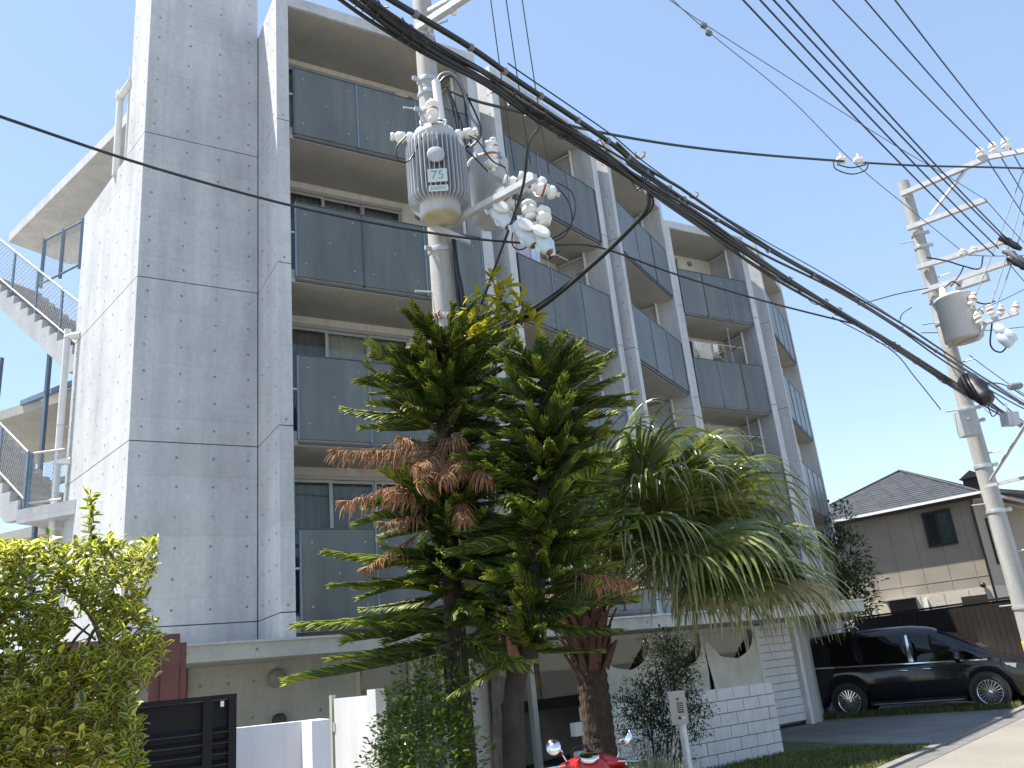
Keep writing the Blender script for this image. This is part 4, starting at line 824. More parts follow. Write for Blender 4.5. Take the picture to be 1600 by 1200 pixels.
for i, (u0, u1, v1) in enumerate(((1300, 1534, 236), (1352, 1554, 229), (1400, 1573, 222))):
    wire('high_voltage_line', sag(at(u0 - 12, -14, 10.2), at(u1, v1, 15.3), 0.05), 0.011, M_CABLEB, ['left', 'middle', 'right'][i] + ' of three lines running to the top arm of the far pole', 'high-voltage lines to the far pole', 1)
    wire('high_voltage_line', sag(at(u1, v1, 15.3), at(u1 + 120 - 14 * i, v1 + 180 - 10 * i, 24), 0.05), 0.011, M_CABLEB, ['left', 'middle', 'right'][i] + ' of three lines leaving the top arm beyond the far pole', 'high-voltage lines beyond the far pole', 1)
for i, (u0, v0, u1, v1, d0, d1) in enumerate(((1600, 262, 1512, 490, 15.5, 15.0), (1600, 300, 1545, 485, 15.6, 15.0), (1604, 330, 1556, 480, 15.7, 15.0), (1540, 312, 1640, 420, 15.2, 22), (1500, 398, 1640, 395, 15.4, 21), (1575, 410, 1640, 480, 15.1, 20), (1490, 500, 1640, 430, 15.3, 20), (1515, 555, 1640, 640, 15.2, 19), (1440, 520, 1640, 505, 15.5, 20))):
    wire('branch_wire', sag(at(u0, v0, d0), at(u1, v1, d1), 0.05), 0.008, M_CABLEG if i < 3 else M_CABLEB, ['left of three steep thin wires at the right edge', 'middle of three steep thin wires at the right edge', 'right of three steep thin wires at the right edge', 'wire leaving the second arm of the far pole to the right', 'wire leaving the third arm of the far pole to the right', 'wire leaving the fourth arm of the far pole to the right', 'wire rising right from the drum transformer of the far pole', 'wire falling right from below the drum transformer', 'level wire crossing behind the drum transformer'][i], 'small wires at the far pole', 1)
for i, pts in enumerate(([(1448, 402), (1480, 408), (1503, 415), (1530, 420), (1536, 400)], [(1485, 448), (1500, 428), (1506, 415)], [(1475, 450), (1488, 440), (1500, 447)], [(1518, 470), (1540, 475), (1555, 470)], [(1550, 505), (1548, 540), (1565, 550), (1580, 530)])):
    wire('pole_lead', [at(u, v, 15.2) for u, v in pts], 0.013, M_CABLE, ['dark lead sagging along the third arm of the far pole', 'dark lead between the third and fourth arms of the far pole', 'short dark lead at the arrester of the far pole', 'thin lead from the drum transformer to the side arm', 'lead looping below the side arm cutouts of the far pole'][i], 'leads on the far pole')
for i, pts in enumerate(([(1340, 477), (1400, 460), (1450, 450)], [(1300, 495), (1390, 545), (1430, 590), (1470, 640)], [(1405, 505), (1410, 490), (1425, 480)], [(1540, 622), (1550, 650), (1560, 640), (1548, 628)], [(1535, 600), (1560, 625), (1600, 660)], [(1520, 600), (1565, 600), (1610, 625)])):
    wire('stray_cable', [at(u, v, 15.0 - 0.05 * i) for u, v in pts], 0.009, M_CABLE, ['thin wire reaching the far pole above the bundles', 'thin wire drooping below the bundles toward the far pole', 'short cable rising from the bundle left of the far pole', 'cable loop hanging by the splice case', 'cable leaving the splice case downward right', 'cable leaving the splice case along the bundle'][i], 'stray cables at the far pole')
# two brown leaf scraps caught on the messenger wire
for i, (u, v) in enumerate(((1001, 248), (1085, 310))):
    c = at(u, v, 8.0 + i * 1.5); b = MB(); b.smooth = True
    for sg in (1, -1): b.tube([c, c + V(0.04 * sg, 0, 0.03), c + V(0.055 * sg, 0, 0.07), c + V(0.03 * sg, 0, 0.09)], [0.012, 0.016, 0.012, 0.004], 6)
    b.build('dried_leaf', mk('dried_leaf_brown', (0.36, 0.19, 0.09), 0.8), label='%s of two brown leaf scraps caught on the cables' % ('left' if i == 0 else 'right'), cat='leaf', group='leaf scraps on the cables')
# ================================================================== plants
M_BARKP = mk('pine_bark', (0.05, 0.037, 0.030), 0.9, 0.35, 7, bump=0.8, bscale=30, streak=0.3)
M_BARKG = mk('grey_bark', (0.15, 0.13, 0.11), 0.9, 0.3, 8, bump=0.7, bscale=35, streak=0.3)
M_NP1 = leafmat('island_pine_needles', (0.024, 0.062, 0.010), (0.082, 0.15, 0.018), 0.45, 0.28)
M_NP2 = leafmat('island_pine_lit_tip_needles', (0.12, 0.19, 0.022), (0.36, 0.38, 0.045), 0.45, 0.35)  # brighter colour standing in for sunlight on the tips
M_NPD = leafmat('dead_pine_needles', (0.27, 0.12, 0.06), (0.50, 0.28, 0.15), 0.8, 0.15)
M_TWIG = mk('brown_twig', (0.10, 0.065, 0.04), 0.9, 0.2, 10)
def pine_branch(seed, dead=False, lit_share=0.25, lift=0.45, curl=0.04):
    """one whorl branch along +X, length 1: a stem with combed, needle-covered branchlets on both sides"""
    rn = random.Random(seed); b = MB(); N = 58
    ax = lambda t: V(t, 0.03 * math.sin(3 * t + seed), 0.10 * t * t - (0.05 if not dead else 0.16) * t)
    b.mi = 2; b.tube([ax(i / 10) for i in range(11)], [0.013 * (1 - 0.75 * i / 10) for i in range(11)], 5)
    for i in range(N * 2):
        t = min(1.0, (0.12 if not dead else 0.42) + (0.88 if not dead else 0.58) * (i // 2 + rn.uniform(0, 0.35)) / N); sg = 1 if i % 2 else -1
        L = (0.27 * (1 - 0.72 * t) * min(1, 0.45 + t * 2.2) + 0.045) * (rn.uniform(0.85, 1.12) if not dead else rn.uniform(0.5, 2.0))
        p = ax(t); d = V(0.62 + 0.3 * t + rn.uniform(-0.08, 0.08), sg, lift + rn.uniform(-0.10, 0.10)).normalized()
        if dead: d = (d + V(rn.uniform(-0.5, 0.5), rn.uniform(-0.5, 0.5), rn.uniform(-0.2, 0.5))).normalized()
        elif i % 5 == 0: d = V(0.75 + 0.2 * t, sg * rn.uniform(0.05, 0.5), 0.75).normalized(); L *= 0.75
        pts = [p]; cur = p; n = 4
        for k in range(n):
            u_ = (k + 1) / n
            if dead: d = (d + V(0.04, -0.10 * sg, -0.62)).normalized()
            else: d = (d + V(0.17, -sg * 0.13, curl * (0.6 + u_))).normalized()
            cur = cur + d * L / n; pts.append(cur)
        r0 = rn.uniform(0.0062, 0.0085) if not dead else rn.uniform(0.0035, 0.006)
        lit_tip = rn.random() < lit_share or (t > 0.86 and rn.random() < 0.5)  # branch ends and a random share get the painted sunlit tone
        b.mi = 1 if lit_tip else 0
        b.tube(pts, [r0 * 0.7, r0, r0, r0 * 0.85, r0 * 0.25], 4, caps=False, smooth=True)
        if not dead:
            for k in range(6):
                q = rn.uniform(0.1, 1) * n; k0 = min(int(q), n - 1); c = pts[k0].lerp(pts[k0 + 1], q - k0); dd = (pts[k0 + 1] - pts[k0]).normalized()
                s_ = (dd * 1.4 + V(rn.uniform(-1, 1), rn.uniform(-1, 1), rn.uniform(-0.6, 1.0))).normalized() * rn.uniform(0.012, 0.022); w_ = dd.cross(s_).normalized() * 0.002
                b.add([c - w_, c + w_, c + s_], [(0, 1, 2)])
    # terminal tuft
    for k in range(5):
        d = V(1, rn.uniform(-0.7, 0.7), rn.uniform(-0.2, 0.4)).normalized(); b.mi = 1 if not dead else 0
        b.tube([ax(1), ax(1) + d * 0.05, ax(1) + d * 0.10], [0.008, 0.010, 0.002], 4, caps=False)
    me = b.mesh('branch', [M_NPD, M_NPD, M_TWIG] if dead else [M_NP1, M_NP2, M_TWIG]); return me
PB = [pine_branch(i, False, (0.06, 0.14, 0.24, 0.38)[i % 4], (0.6, 0.35, 0.5, 0.2)[i % 4], (0.05, 0.02, -0.05, -0.16)[i % 4]) for i in range(8)]; PD = [pine_branch(20 + i, True) for i in range(3)]; PF = [pine_branch(40 + i, False, 0.85, 0.25, -0.14) for i in range(2)]
def pine(label, path, radii, tiers, seed, dead_at=(), extra=()):
    rn = random.Random(seed); base = path[0]
    Tn = thing('island_pine', (base.x, base.y, 0), label, 'tree', 'island pines before the building')
    sp = smooth_path(path, 5); b = MB(); b.tube(sp, [radii[0] + (radii[1] - radii[0]) * i / (len(sp) - 1) for i in range(len(sp))], 12)
    b.build('trunk', M_BARKP, Tn)
    def on(z):
        for a, c in zip(sp[:-1], sp[1:]):
            if a.z <= z <= c.z: return a.lerp(c, (z - a.z) / max(1e-6, c.z - a.z))
        return sp[-1] if z > sp[-1].z else sp[0]
    tiers = tiers + [(0.5 * (a_[0] + b_[0]), 0.5 * (a_[1] + b_[1]) * 0.85, 4, 0.5 * (a_[3] + b_[3])) for a_, b_ in zip(tiers[:-1], tiers[1:])]
    for (z, L, n, tilt) in tiers:
        a0 = rn.uniform(0, 6.28)
        for k in range(n):
            a = a0 + 6.283 * k / n + rn.uniform(-0.25, 0.25); l = L * rn.uniform(0.78, 1.12); p = on(z + rn.uniform(-0.07, 0.07))
            q = Quaternion((0, 0, 1), a) @ Quaternion((0, 1, 0), -tilt + rn.uniform(-0.2, 0.2)) @ Quaternion((1, 0, 0), rn.uniform(-0.9, 0.9))
            dead = any(lo <= z <= hi and math.cos(a - da) > cs for lo, hi, da, cs in dead_at)
            inst('dead_branch' if dead else 'branch', rn.choice(PD if dead else PB), Tn, p, q, (l, max(0.8, l * 1.1), max(0.8, l * 1.05)))
    for _ in range(70):      # odd side shoots between the whorls, mostly on the open side
        i_ = rn.randrange(int(len(sp) * 0.30), int(len(sp) * 0.88)); p = sp[i_]; a = -math.pi / 2 + rn.gauss(0, 0.9); l = rn.uniform(0.40, 0.85)
        q = Quaternion((0, 0, 1), a) @ Quaternion((0, 1, 0), rn.uniform(-0.5, 0.35)) @ Quaternion((1, 0, 0), rn.uniform(-0.8, 0.8)); inst('branch', rn.choice(PB), Tn, p, q, (l, l, l))
    for (u, v, d, u2, v2_, d2, w, kind) in extra:
        a, c = at(u, v, d), at(u2, v2_, d2); x = (c - a); y = V(0, 0, 1).cross(x).normalized(); zz = x.normalized().cross(y); q = Matrix((x.normalized(), y, zz)).transposed().to_quaternion()
        inst('dead_branch' if kind == 'd' else 'branch', rn.choice({'d': PD, 'g': PB, 'f': PF}[kind]), Tn, a, q, (x.length, w, w))
    return Tn, on
pA = [at(722, 1200, 8.0), at(716, 1050, 8.0), at(706, 900, 8.0), at(698, 760, 8.0), at(692, 640, 8.0), at(688, 545, 8.0), at(686, 512, 8.0)]
pA[0].z = 0; pA[0].x, pA[0].y = pA[1].x + 0.01, pA[1].y
za = lambda v: at(700, v, 8.0).z
tA = [(za(566), 0.62, 8, 0.18), (za(582), 0.74, 9, 0.16), (za(602), 0.80, 9, 0.14), (za(625), 0.85, 9, 0.12), (za(655), 0.85, 8, 0.05), (za(690), 0.72, 7, -0.05), (za(740), 0.78, 7, -0.10), (za(775), 0.85, 7, -0.12), (za(810), 0.85, 7, -0.12), (za(850), 0.88, 6, -0.15), (za(890), 0.92, 5, -0.18), (za(935), 0.95, 5, -0.2), (za(985), 0.95, 4, -0.25)]
leftA = math.pi
TA, onA = pine('left island pine, taller flat-topped crown with brown hanging dead branches', pA, (0.11, 0.045), tA, 3,
     dead_at=[(za(760), za(685), leftA + 0.6, -0.2)],
     extra=[(700, 690, 8.0, 575, 575, 7.6, 0.7, 'g'), (700, 700, 8.0, 530, 695, 7.5, 0.8, 'd'), (700, 735, 8.0, 540, 775, 7.5, 0.8, 'd'), (702, 690, 8.0, 655, 720, 7.2, 0.75, 'd'), (705, 690, 8.0, 700, 735, 7.1, 0.75, 'd'), (710, 690, 7.9, 765, 735, 7.2, 0.8, 'd'), (708, 760, 7.9, 730, 800, 7.2, 0.7, 'd'), (702, 800, 8.0, 570, 880, 7.6, 0.6, 'd'), (702, 790, 8.0, 600, 810, 7.4, 0.6, 'd'),
            (706, 880, 8.0, 520, 870, 7.6, 0.9, 'f'), (706, 905, 8.0, 530, 925, 7.5, 1.0, 'g'), (712, 950, 8.0, 478, 985, 7.5, 1.1, 'f'), (712, 985, 8.0, 560, 985, 7.3, 1.0, 'g'), (716, 1010, 8.0, 465, 1075, 7.6, 1.15, 'g'), (716, 1000, 8.0, 530, 1040, 7.4, 1.0, 'g'), (700, 610, 8.0, 600, 590, 7.5, 0.85, 'g'), (700, 640, 8.0, 585, 640, 7.6, 0.9, 'g'), (700, 610, 8.0, 680, 590, 7.2, 0.8, 'g'), (698, 640, 8.0, 640, 640, 7.2, 0.9, 'g'), (698, 620, 8.0, 740, 620, 7.2, 0.9, 'g'), (698, 560, 8.0, 655, 545, 7.4, 0.7, 'g'), (698, 565, 8.0, 735, 548, 7.5, 0.7, 'g'), (712, 900, 8.0, 735, 890, 7.2, 0.9, 'f'), (716, 980, 8.0, 750, 960, 7.2, 0.8, 'g'), (700, 900, 8.0, 640, 920, 7.2, 0.9, 'g')])
# dried candle shoots on its flat top
for (u, v) in ((683, 490), (706, 492), (660, 530), (735, 535)):
    a = at(u + 3, v + 40, 7.9); c = at(u, v, 7.9); b = MB(); b.mi = 0; b.tube([a, (a + c) / 2, c], 0.008, 5); b.mi = 1; rn = random.Random(u)
    for k in range(16):
        d = V(rn.uniform(-1, 1), rn.uniform(-1, 1), rn.uniform(-0.7, 0.5)).normalized(); b.tube([c, c + d * 0.045, c + d * 0.07 + V(0, 0, -0.03)], [0.006, 0.007, 0.002], 4, caps=False)
    b.build('shoot', [M_NP2, M_NPD], TA)
b = MB(); rn = random.Random(8)
for k in range(170):
    u = rn.uniform(640, 745); p = at(u, 537 + 6 * math.sin(u * 0.05) + rn.uniform(-5, 5), 7.8 + rn.uniform(-0.15, 0.1)); d = V(rn.uniform(-1, 1), rn.uniform(-1, 0.3), rn.uniform(-1, -0.1)).normalized()
    b.tube([p, p + d * 0.04, p + d * 0.08], [0.005, 0.006, 0.002], 4, caps=False)
b.build('dead_tips', M_NPD, TA, kind='stuff')
pB = [at(795, 1190, 7.6), at(802, 1100, 7.6), at(828, 1000, 7.6), at(843, 880, 7.6), at(850, 760, 7.6), at(850, 650, 7.6), at(852, 560, 7.6)]
pB[0].z = 0
zb = lambda v: at(845, v, 7.6).z
tB = [(zb(575), 0.42, 8, 0.3), (zb(590), 0.55, 9, 0.25), (zb(605), 0.62, 9, 0.22), (zb(640), 0.68, 8, 0.12), (zb(680), 0.70, 8, 0.05), (zb(720), 0.72, 8, 0), (zb(760), 0.75, 7, 0), (zb(800), 0.8, 7, -0.05), (zb(845), 0.85, 7, -0.05), (zb(890), 0.85, 6, -0.08), (zb(930), 0.8, 4, -0.1)]
TB, onB = pine('right island pine, narrower dark crown on a crooked trunk', pB, (0.10, 0.04), tB, 9, extra=[(850, 640, 7.6, 985, 622, 7.4, 0.8, 'g'), (850, 600, 7.6, 942, 575, 7.4, 0.7, 'g'), (850, 590, 7.6, 900, 548, 7.4, 0.6, 'g'), (850, 700, 7.6, 945, 680, 7.3, 0.8, 'g'), (845, 860, 7.6, 950, 825, 7.2, 0.8, 'f'), (845, 880, 7.6, 985, 900, 7.3, 0.7, 'd'), (845, 870, 7.6, 930, 880, 7.1, 0.8, 'g'), (850, 800, 7.6, 880, 760, 7.0, 0.8, 'f'), (848, 840, 7.6, 840, 800, 7.0, 0.8, 'f'), (850, 660, 7.6, 880, 640, 6.9, 0.8, 'g'), (850, 620, 7.6, 820, 600, 7.0, 0.8, 'g'), (800, 1020, 7.6, 715, 1090, 7.1, 0.7, 'f'), (800, 980, 7.6, 745, 1010, 7.2, 0.6, 'g'), (825, 950, 7.6, 900, 960, 7.2, 0.7, 'g'), (850, 740, 7.6, 790, 720, 7.1, 0.8, 'g'), (848, 780, 7.6, 790, 790, 7.1, 0.8, 'g')])
b = MB(); b.tube(smooth_path([at(803, 1080, 7.65), at(795, 1010, 7.7), at(782, 940, 7.8), at(775, 860, 7.9)], 5), [0.055 - 0.001 * i for i in range(16)], 10); b.build('side_stem', M_BARKP, TB)
b = MB(); b.tube(smooth_path([at(812, 1050, 7.5), at(800, 1010, 7.5), at(793, 950, 7.55)], 4), [0.02, 0.035, 0.045, 0.05, 0.045, 0.04, 0.03, 0.02, 0.01], 8); b.build('peeling_bark', mk('red_inner_bark', (0.25, 0.10, 0.06), 0.9, 0.3, 12), TB)
# ---------------- broadleaf tree with yellow-green leaves rising behind the pines
def leaf_mesh(name, L, W, mats, fold=0.25, bend=0.2, rim=False):
    b = MB(); n = 6; mid = []; le = []; ri = []
    for i in range(n + 1):
        t = i / n; w = W * 0.5 * math.sin(math.pi * min(1, t ** 1.15)) ** 0.75 if 0 < i < n else 0.0; z = -bend * L * t * t
        mid.append(V(t * L, 0, z)); le.append(V(t * L, w, z + fold * w)); ri.append(V(t * L, -w, z + fold * w))
    if not rim:
        for i in range(n):
            b.smooth = True; b.add([mid[i], mid[i + 1], le[i + 1], le[i]], [(0, 1, 2, 3)]); b.add([mid[i], ri[i], ri[i + 1], mid[i + 1]], [(0, 1, 2, 3)])
        vs = mid + le + ri; b = MB(); b.smooth = True; k = n + 1
        b.add(vs, [(i, i + 1, k + i + 1, k + i) for i in range(n)] + [(i, 2 * k + i, 2 * k + i + 1, i + 1) for i in range(n)])
    else:
        vs = mid + [m.lerp(x, 0.52) for m, x in zip(mid, le)] + [m.lerp(x, 0.52) for m, x in zip(mid, ri)] + le + ri; k = n + 1; b.smooth = True
        b.mi = 0; b.add(vs, [(i, i + 1, k + i + 1, k + i) for i in range(1, n)] + [(i, 2 * k + i, 2 * k + i + 1, i + 1) for i in range(1, n)])
        b.f += [[k + i, k + i + 1, 3 * k + i + 1, 3 * k + i] for i in range(n)] + [[2 * k + i, 4 * k + i, 4 * k + i + 1, 2 * k + i + 1] for i in range(n)]; b.m += [1] * (2 * n); b.sm += [True] * (2 * n)
        b.f += [[0, 1, k + 1, k], [0, 2 * k, 2 * k + 1, 1]]; b.m += [1, 1]; b.sm += [True, True]
    return b, b.mesh(name, mats)
def frame_q(d, up=V(0, 0, 1), roll=0.0):
    x = d.normalized(); y = up.cross(x); y = y.normalized() if y.length > 1e-4 else V(0, 1, 0); z = x.cross(y)
    return Matrix((x, y, z)).transposed().to_quaternion() @ Quaternion((1, 0, 0), roll)
def stamp(b, src, p, q, s):
    o = len(b.v); b.v += [tuple(q @ (Vector(v) * s) + p) for v in src.v]; b.f += [[i + o for i in f] for f in src.f]; b.m += src.m; b.sm += src.sm
M_YL = leafmat('yellowgreen_broadleaf', (0.26, 0.27, 0.025), (0.62, 0.52, 0.06), 0.35, 0.45, c3=(0.10, 0.14, 0.02))
yl = [leaf_mesh('leaf', 0.15, 0.05, M_YL, 0.3, 0.15 + 0.1 * i)[1] for i in range(3)]
yb = at(765, 1150, 8.75); yb.z = 0
YT = thing('broadleaf_tree', yb, 'slim tree with bright yellow-green leaves showing above the pines right of the near pole', 'tree')
sp = [yb, at(770, 900, 8.75), at(768, 700, 8.7), at(775, 560, 8.6), at(782, 470, 8.55)]
b = MB(); ss = smooth_path(sp, 5); b.tube(ss, [0.05 - 0.042 * i / (len(ss) - 1) for i in range(len(ss))], 8); b.build('trunk', M_BARKG, YT)
rn = random.Random(4); br = MB()
clus = [(768, 435, 8.5), (748, 462, 8.5), (790, 455, 8.4), (812, 478, 8.4), (775, 482, 8.3), (740, 490, 8.5), (800, 500, 8.4), (832, 500, 8.4), (765, 510, 8.4), (755, 530, 8.4), (785, 530, 8.4), (738, 520, 8.3), (775, 460, 8.5), (752, 505, 8.3), (815, 500, 8.5), (765, 640, 7.9), (775, 648, 7.9), (760, 545, 8.2), (707, 520, 8.2), (800, 720, 8.0)]
for (u, v, d) in clus:
    p = at(u, v, d); o = min(ss, key=lambda s: (s - p).length + max(0, s.z - p.z) * 2); br.tube([o, o.lerp(p, 0.6) + V(0, 0, 0.03), p], [0.012, 0.008, 0.005], 5)
    for k in range(15 if v < 540 else 7):
        a = rn.uniform(0, 6.28); el = rn.uniform(-0.25, 1.15); dd = V(math.cos(a) * math.cos(el), math.sin(a) * math.cos(el), math.sin(el))
        inst('leaf', rn.choice(yl), YT, p + dd * 0.015 + V(0, 0, -0.012 * k + 0.06), frame_q(dd, roll=rn.uniform(-0.5, 0.5)), rn.uniform(0.85, 1.4))
br.build('twigs', M_TWIG, YT, kind='stuff')
# ---------------- fan palm
M_PL = leafmat('palm_leaf', (0.08, 0.118, 0.028), (0.225, 0.25, 0.07), 0.25, 0.32, spec=1.0)
M_PLY = leafmat('palm_leaf_dry_tip', (0.17, 0.18, 0.075), (0.36, 0.33, 0.17), 0.4, 0.3)
M_PET = mk('palm_petiole', (0.13, 0.15, 0.045), 0.5, 0.2, 8)
M_PTRUNK = mk('palm_trunk_fibre', (0.06, 0.04, 0.03), 0.95, 0.4, 9, bump=1.0, bscale=40)
M_BOOT = mk('palm_leaf_base', (0.10, 0.05, 0.035), 0.85, 0.4, 9, bump=0.6, bscale=30)
M_PDEAD = leafmat('dead_palm_leaf', (0.34, 0.26, 0.14), (0.50, 0.41, 0.24), 0.8, 0.2)
pcx = at(928, 1080, 9.6); pcx.z = 0; crown = at(930, 948, 9.6)
PM = thing('fan_palm', pcx, 'fan palm with long drooping leaf fingers right of the pines', 'palm')
b = MB(); hT = crown.z; pr = []; nz = 60; rn = random.Random(2)
for i in range(nz + 1):
    t = i / nz; z = t * (hT - 0.25); r = 0.175 - 0.02 * t + 0.008 * ((i % 3) - 1) + rn.uniform(-0.004, 0.004)
    if t > 0.88: r += (t - 0.88) * 0.9
    pr.append((r, z))
b.lathe(pcx, pr, 26); b.build('trunk', M_PTRUNK, PM)
for k in range(64):      # old leaf bases, sheathing the head of the trunk
    a = k * 2.4; z = hT - 0.6 + 0.6 * (k / 64) + rn.uniform(-0.03, 0.03); d = V(math.cos(a), math.sin(a), 0); e = V(-d.y, d.x, 0); up = V(0, 0, 1)
    o = V(pcx.x, pcx.y, z) + d * 0.17; tp = (d * rn.uniform(0.45, 0.9) + up).normalized(); L = rn.uniform(0.12, 0.32); w = rn.uniform(0.025, 0.055)
    ps = [o - e * w * 1.3 - up * 0.06, o + e * w * 1.3 - up * 0.06, o + tp * L * 0.6 + e * w, o + tp * L + e * w * 0.35, o + tp * L * 1.02 - e * w * 0.4, o + tp * L * 0.6 - e * w]
    MB().extrude(ps, d * 0.018).build('leaf_base', M_BOOT, PM)
def palm_leaf(hub, rad, seed, dry=0.15, droop=1.0, dead=False, face=None):
    rn = random.Random(seed); b = MB(); o = crown + V(rn.uniform(-0.05, 0.05), rn.uniform(-0.05, 0.05), rn.uniform(-0.12, 0.05)); mid = o.lerp(hub, 0.5) + V(0, 0, 0.16 * (hub - o).length)
    pts = smooth_path([o, mid, hub], 6); b.mi = 2; b.tube(pts, [0.022 - 0.0008 * k for k in range(len(pts))], 6)
    f = (pts[-1] - pts[-2]).normalized(); f = (f + V(0, 0, -0.15)).normalized(); side = V(0, 0, 1).cross(f).normalized(); nrm = f.cross(side)
    rl = rn.uniform(-0.5, 0.5); side, nrm = side * math.cos(rl) + nrm * math.sin(rl), nrm * math.cos(rl) - side * math.sin(rl); S = 60
    for k in range(S):
        if rn.random() < 0.03: continue
        ph = (k / (S - 1) - 0.5) * R(290) + rn.uniform(-0.02, 0.02); L = rad * (0.90 + 0.35 * math.cos(ph * 0.55)) * rn.uniform(0.84, 1.12)
        dr = (f * math.cos(ph) + side * math.sin(ph) + nrm * (0.16 * math.cos(ph) + 0.10)).normalized(); w0 = rad * rn.uniform(0.024, 0.031)
        cur = hub.copy(); dv = dr.copy(); m = 14; prev = None; split = rn.uniform(0.30, 0.42)
        tipd = rn.random() < dry; hang = rn.uniform(0.8, 1.7) * droop; kink = rn.randrange(7, 13) if rn.random() < 0.3 else 99; sway = side * rn.uniform(-0.05, 0.05)
        for j in range(m + 1):
            t = j / m; lat = dv.cross(nrm); lat = lat.normalized() if lat.length > 1e-3 else side
            w = w0 * min(1.0, t / split + 0.06) if t < split else w0 * max(0.09, (1 - (t - split) / (1 - split)) ** 0.9)
            ridge = 0.4 * w; row = [cur - lat * w - nrm * ridge, cur + nrm * ridge, cur + lat * w - nrm * ridge]
            if prev is not None:
                b.mi = (1 if (tipd and t > 0.55) else 0) if not dead else 3; b.add(prev + row, [(0, 1, 4, 3), (1, 2, 5, 4)])
            prev = row; g = 0.025 if t < split else (0.10 + 0.42 * (t - split)) * hang
            if j == kink: g += 0.9
            dv = (dv + V(0, 0, -g) + sway * (t > split)).normalized(); cur = cur + dv * L / m
    return b.build('palm_leaf' if not dead else 'dead_palm_leaf', [M_PL, M_PLY, M_PET, M_PDEAD], PM)
for i, (u, v, d, rad, dry, dr) in enumerate(((1000, 752, 9.4, 1.0, 0.1, 0.9), (1060, 742, 9.8, 1.0, 0.12, 0.9), (1105, 790, 9.3, 1.0, 0.15, 1.0), (1150, 830, 9.7, 1.0, 0.15, 1.0), (1030, 800, 8.9, 1.0, 0.15, 1.0), (1090, 845, 8.8, 1.0, 0.2, 1.1), (1165, 880, 9.1, 0.95, 0.3, 1.0), (960, 745, 9.9, 0.95, 0.1, 0.9), (925, 770, 9.2, 0.9, 0.1, 0.9), (1130, 905, 9.0, 0.9, 0.4, 1.15), (1050, 880, 8.7, 0.9, 0.3, 1.2), (985, 830, 8.6, 0.9, 0.2, 1.1), (890, 790, 10.0, 0.9, 0.1, 0.9), (865, 830, 9.3, 0.85, 0.2, 1.0), (1005, 730, 10.3, 1.0, 0.1, 0.9), (1095, 770, 10.4, 1.05, 0.1, 0.9), (1175, 850, 10.3, 1.0, 0.2, 1.0), (1190, 905, 9.8, 0.9, 0.3, 1.0), (940, 860, 8.7, 0.8, 0.3, 1.2), (870, 870, 9.9, 0.8, 0.2, 1.0), (1110, 880, 10.3, 1.0, 0.2, 1.1), (1040, 770, 9.2, 0.95, 0.1, 0.9), (1075, 820, 9.6, 1.0, 0.1, 1.0))):
    palm_leaf(at(u, v, d), rad, i, dry, dr)
palm_leaf(at(1210, 905, 9.2), 0.75, 77, 1.0, 1.4, dead=True); palm_leaf(at(905, 905, 9.0), 0.6, 78, 1.0, 1.6, dead=True); palm_leaf(at(1080, 930, 9.3), 0.6, 79, 1.0, 1.6, dead=True)
fb_ = MB(); rn = random.Random(33)      # loose fibre on the trunk
for k in range(900):
    a = rn.uniform(0, 6.283); z = rn.uniform(0.1, hT - 0.35); r_ = 0.17 - 0.02 * z / hT; d = V(math.cos(a), math.sin(a), 0); e = V(-d.y, d.x, 0); o = V(pcx.x, pcx.y, z) + d * r_; L = rn.uniform(0.05, 0.16)
    fb_.add([o - e * 0.006, o + e * 0.006, o + d * rn.uniform(0.008, 0.03) - V(0, 0, L) + e * rn.uniform(-0.03, 0.03)], [(0, 1, 2)])
fb_.build('trunk_fibre', mk('loose_palm_fibre', (0.10, 0.068, 0.048), 0.95, 0.4, 12), PM, kind='stuff')
# ---------------- shrubs
def shrub(name, label, cat, base, blobs, src, count, stem_mat, seed, size=(0.8, 1.2), stems=8, up=0.35, near=0, shell=0.55):
    rn = random.Random(seed); S = thing(name, base, label, cat); b = MB(); tot = sum(x[3] * x[4] * x[5] for x in blobs) ; allp = []
    for (cx, cy, cz, rx, ry, rz) in blobs:
        for _ in range(int(count * rx * ry * rz / tot)):
            d = V(rn.gauss(0, 1), rn.gauss(0, 1), rn.gauss(0, 1)).normalized(); k = rn.uniform(shell, 1.0) * (1 + 0.12 * math.sin(d.x * 7 + d.z * 9 + cx)); p = V(cx + d.x * rx * k, cy + d.y * ry * k, cz + d.z * rz * k)
            if p.z < 0.03: continue
            dd = (d + V(rn.uniform(-0.8, 0.8), rn.uniform(-0.8, 0.8), rn.uniform(-0.6, 0.6) + up)).normalized(); allp.append((p, frame_q(dd, roll=rn.uniform(-0.7, 0.7)), rn.uniform(*size)))
    allp.sort(key=lambda x: x[0].length)
    me = [s[1] for s in src]
    for p, q, s in allp[:near]: inst('leaf', rn.choice(me), S, p, q, s)
    for p, q, s in allp[near:]: stamp(b, rn.choice(src)[0], p, q, s)
    mats = list(me[0].materials); b.build('foliage', mats, S, kind='stuff')
    st = MB(); bs = Vector(base)
    for k in range(stems):
        x = blobs[k % len(blobs)]; tip = V(x[0] + rn.uniform(-0.6, 0.6) * x[3], x[1] + rn.uniform(-0.6, 0.6) * x[4], x[2] + rn.uniform(0, 0.6) * x[5]); o = bs + V(rn.uniform(-0.12, 0.12), rn.uniform(-0.12, 0.12), 0)
        st.tube(smooth_path([o, o.lerp(tip, 0.5) + V(rn.uniform(-0.1, 0.1), rn.uniform(-0.1, 0.1), 0.05), tip], 4), [0.018 - 0.0018 * i for i in range(9)], 5)
    st.build('stems', stem_mat, S); return S
M_GL = leafmat('glossy_green_leaf', (0.05, 0.11, 0.018), (0.16, 0.24, 0.035), 0.2, 0.35, spec=0.9)
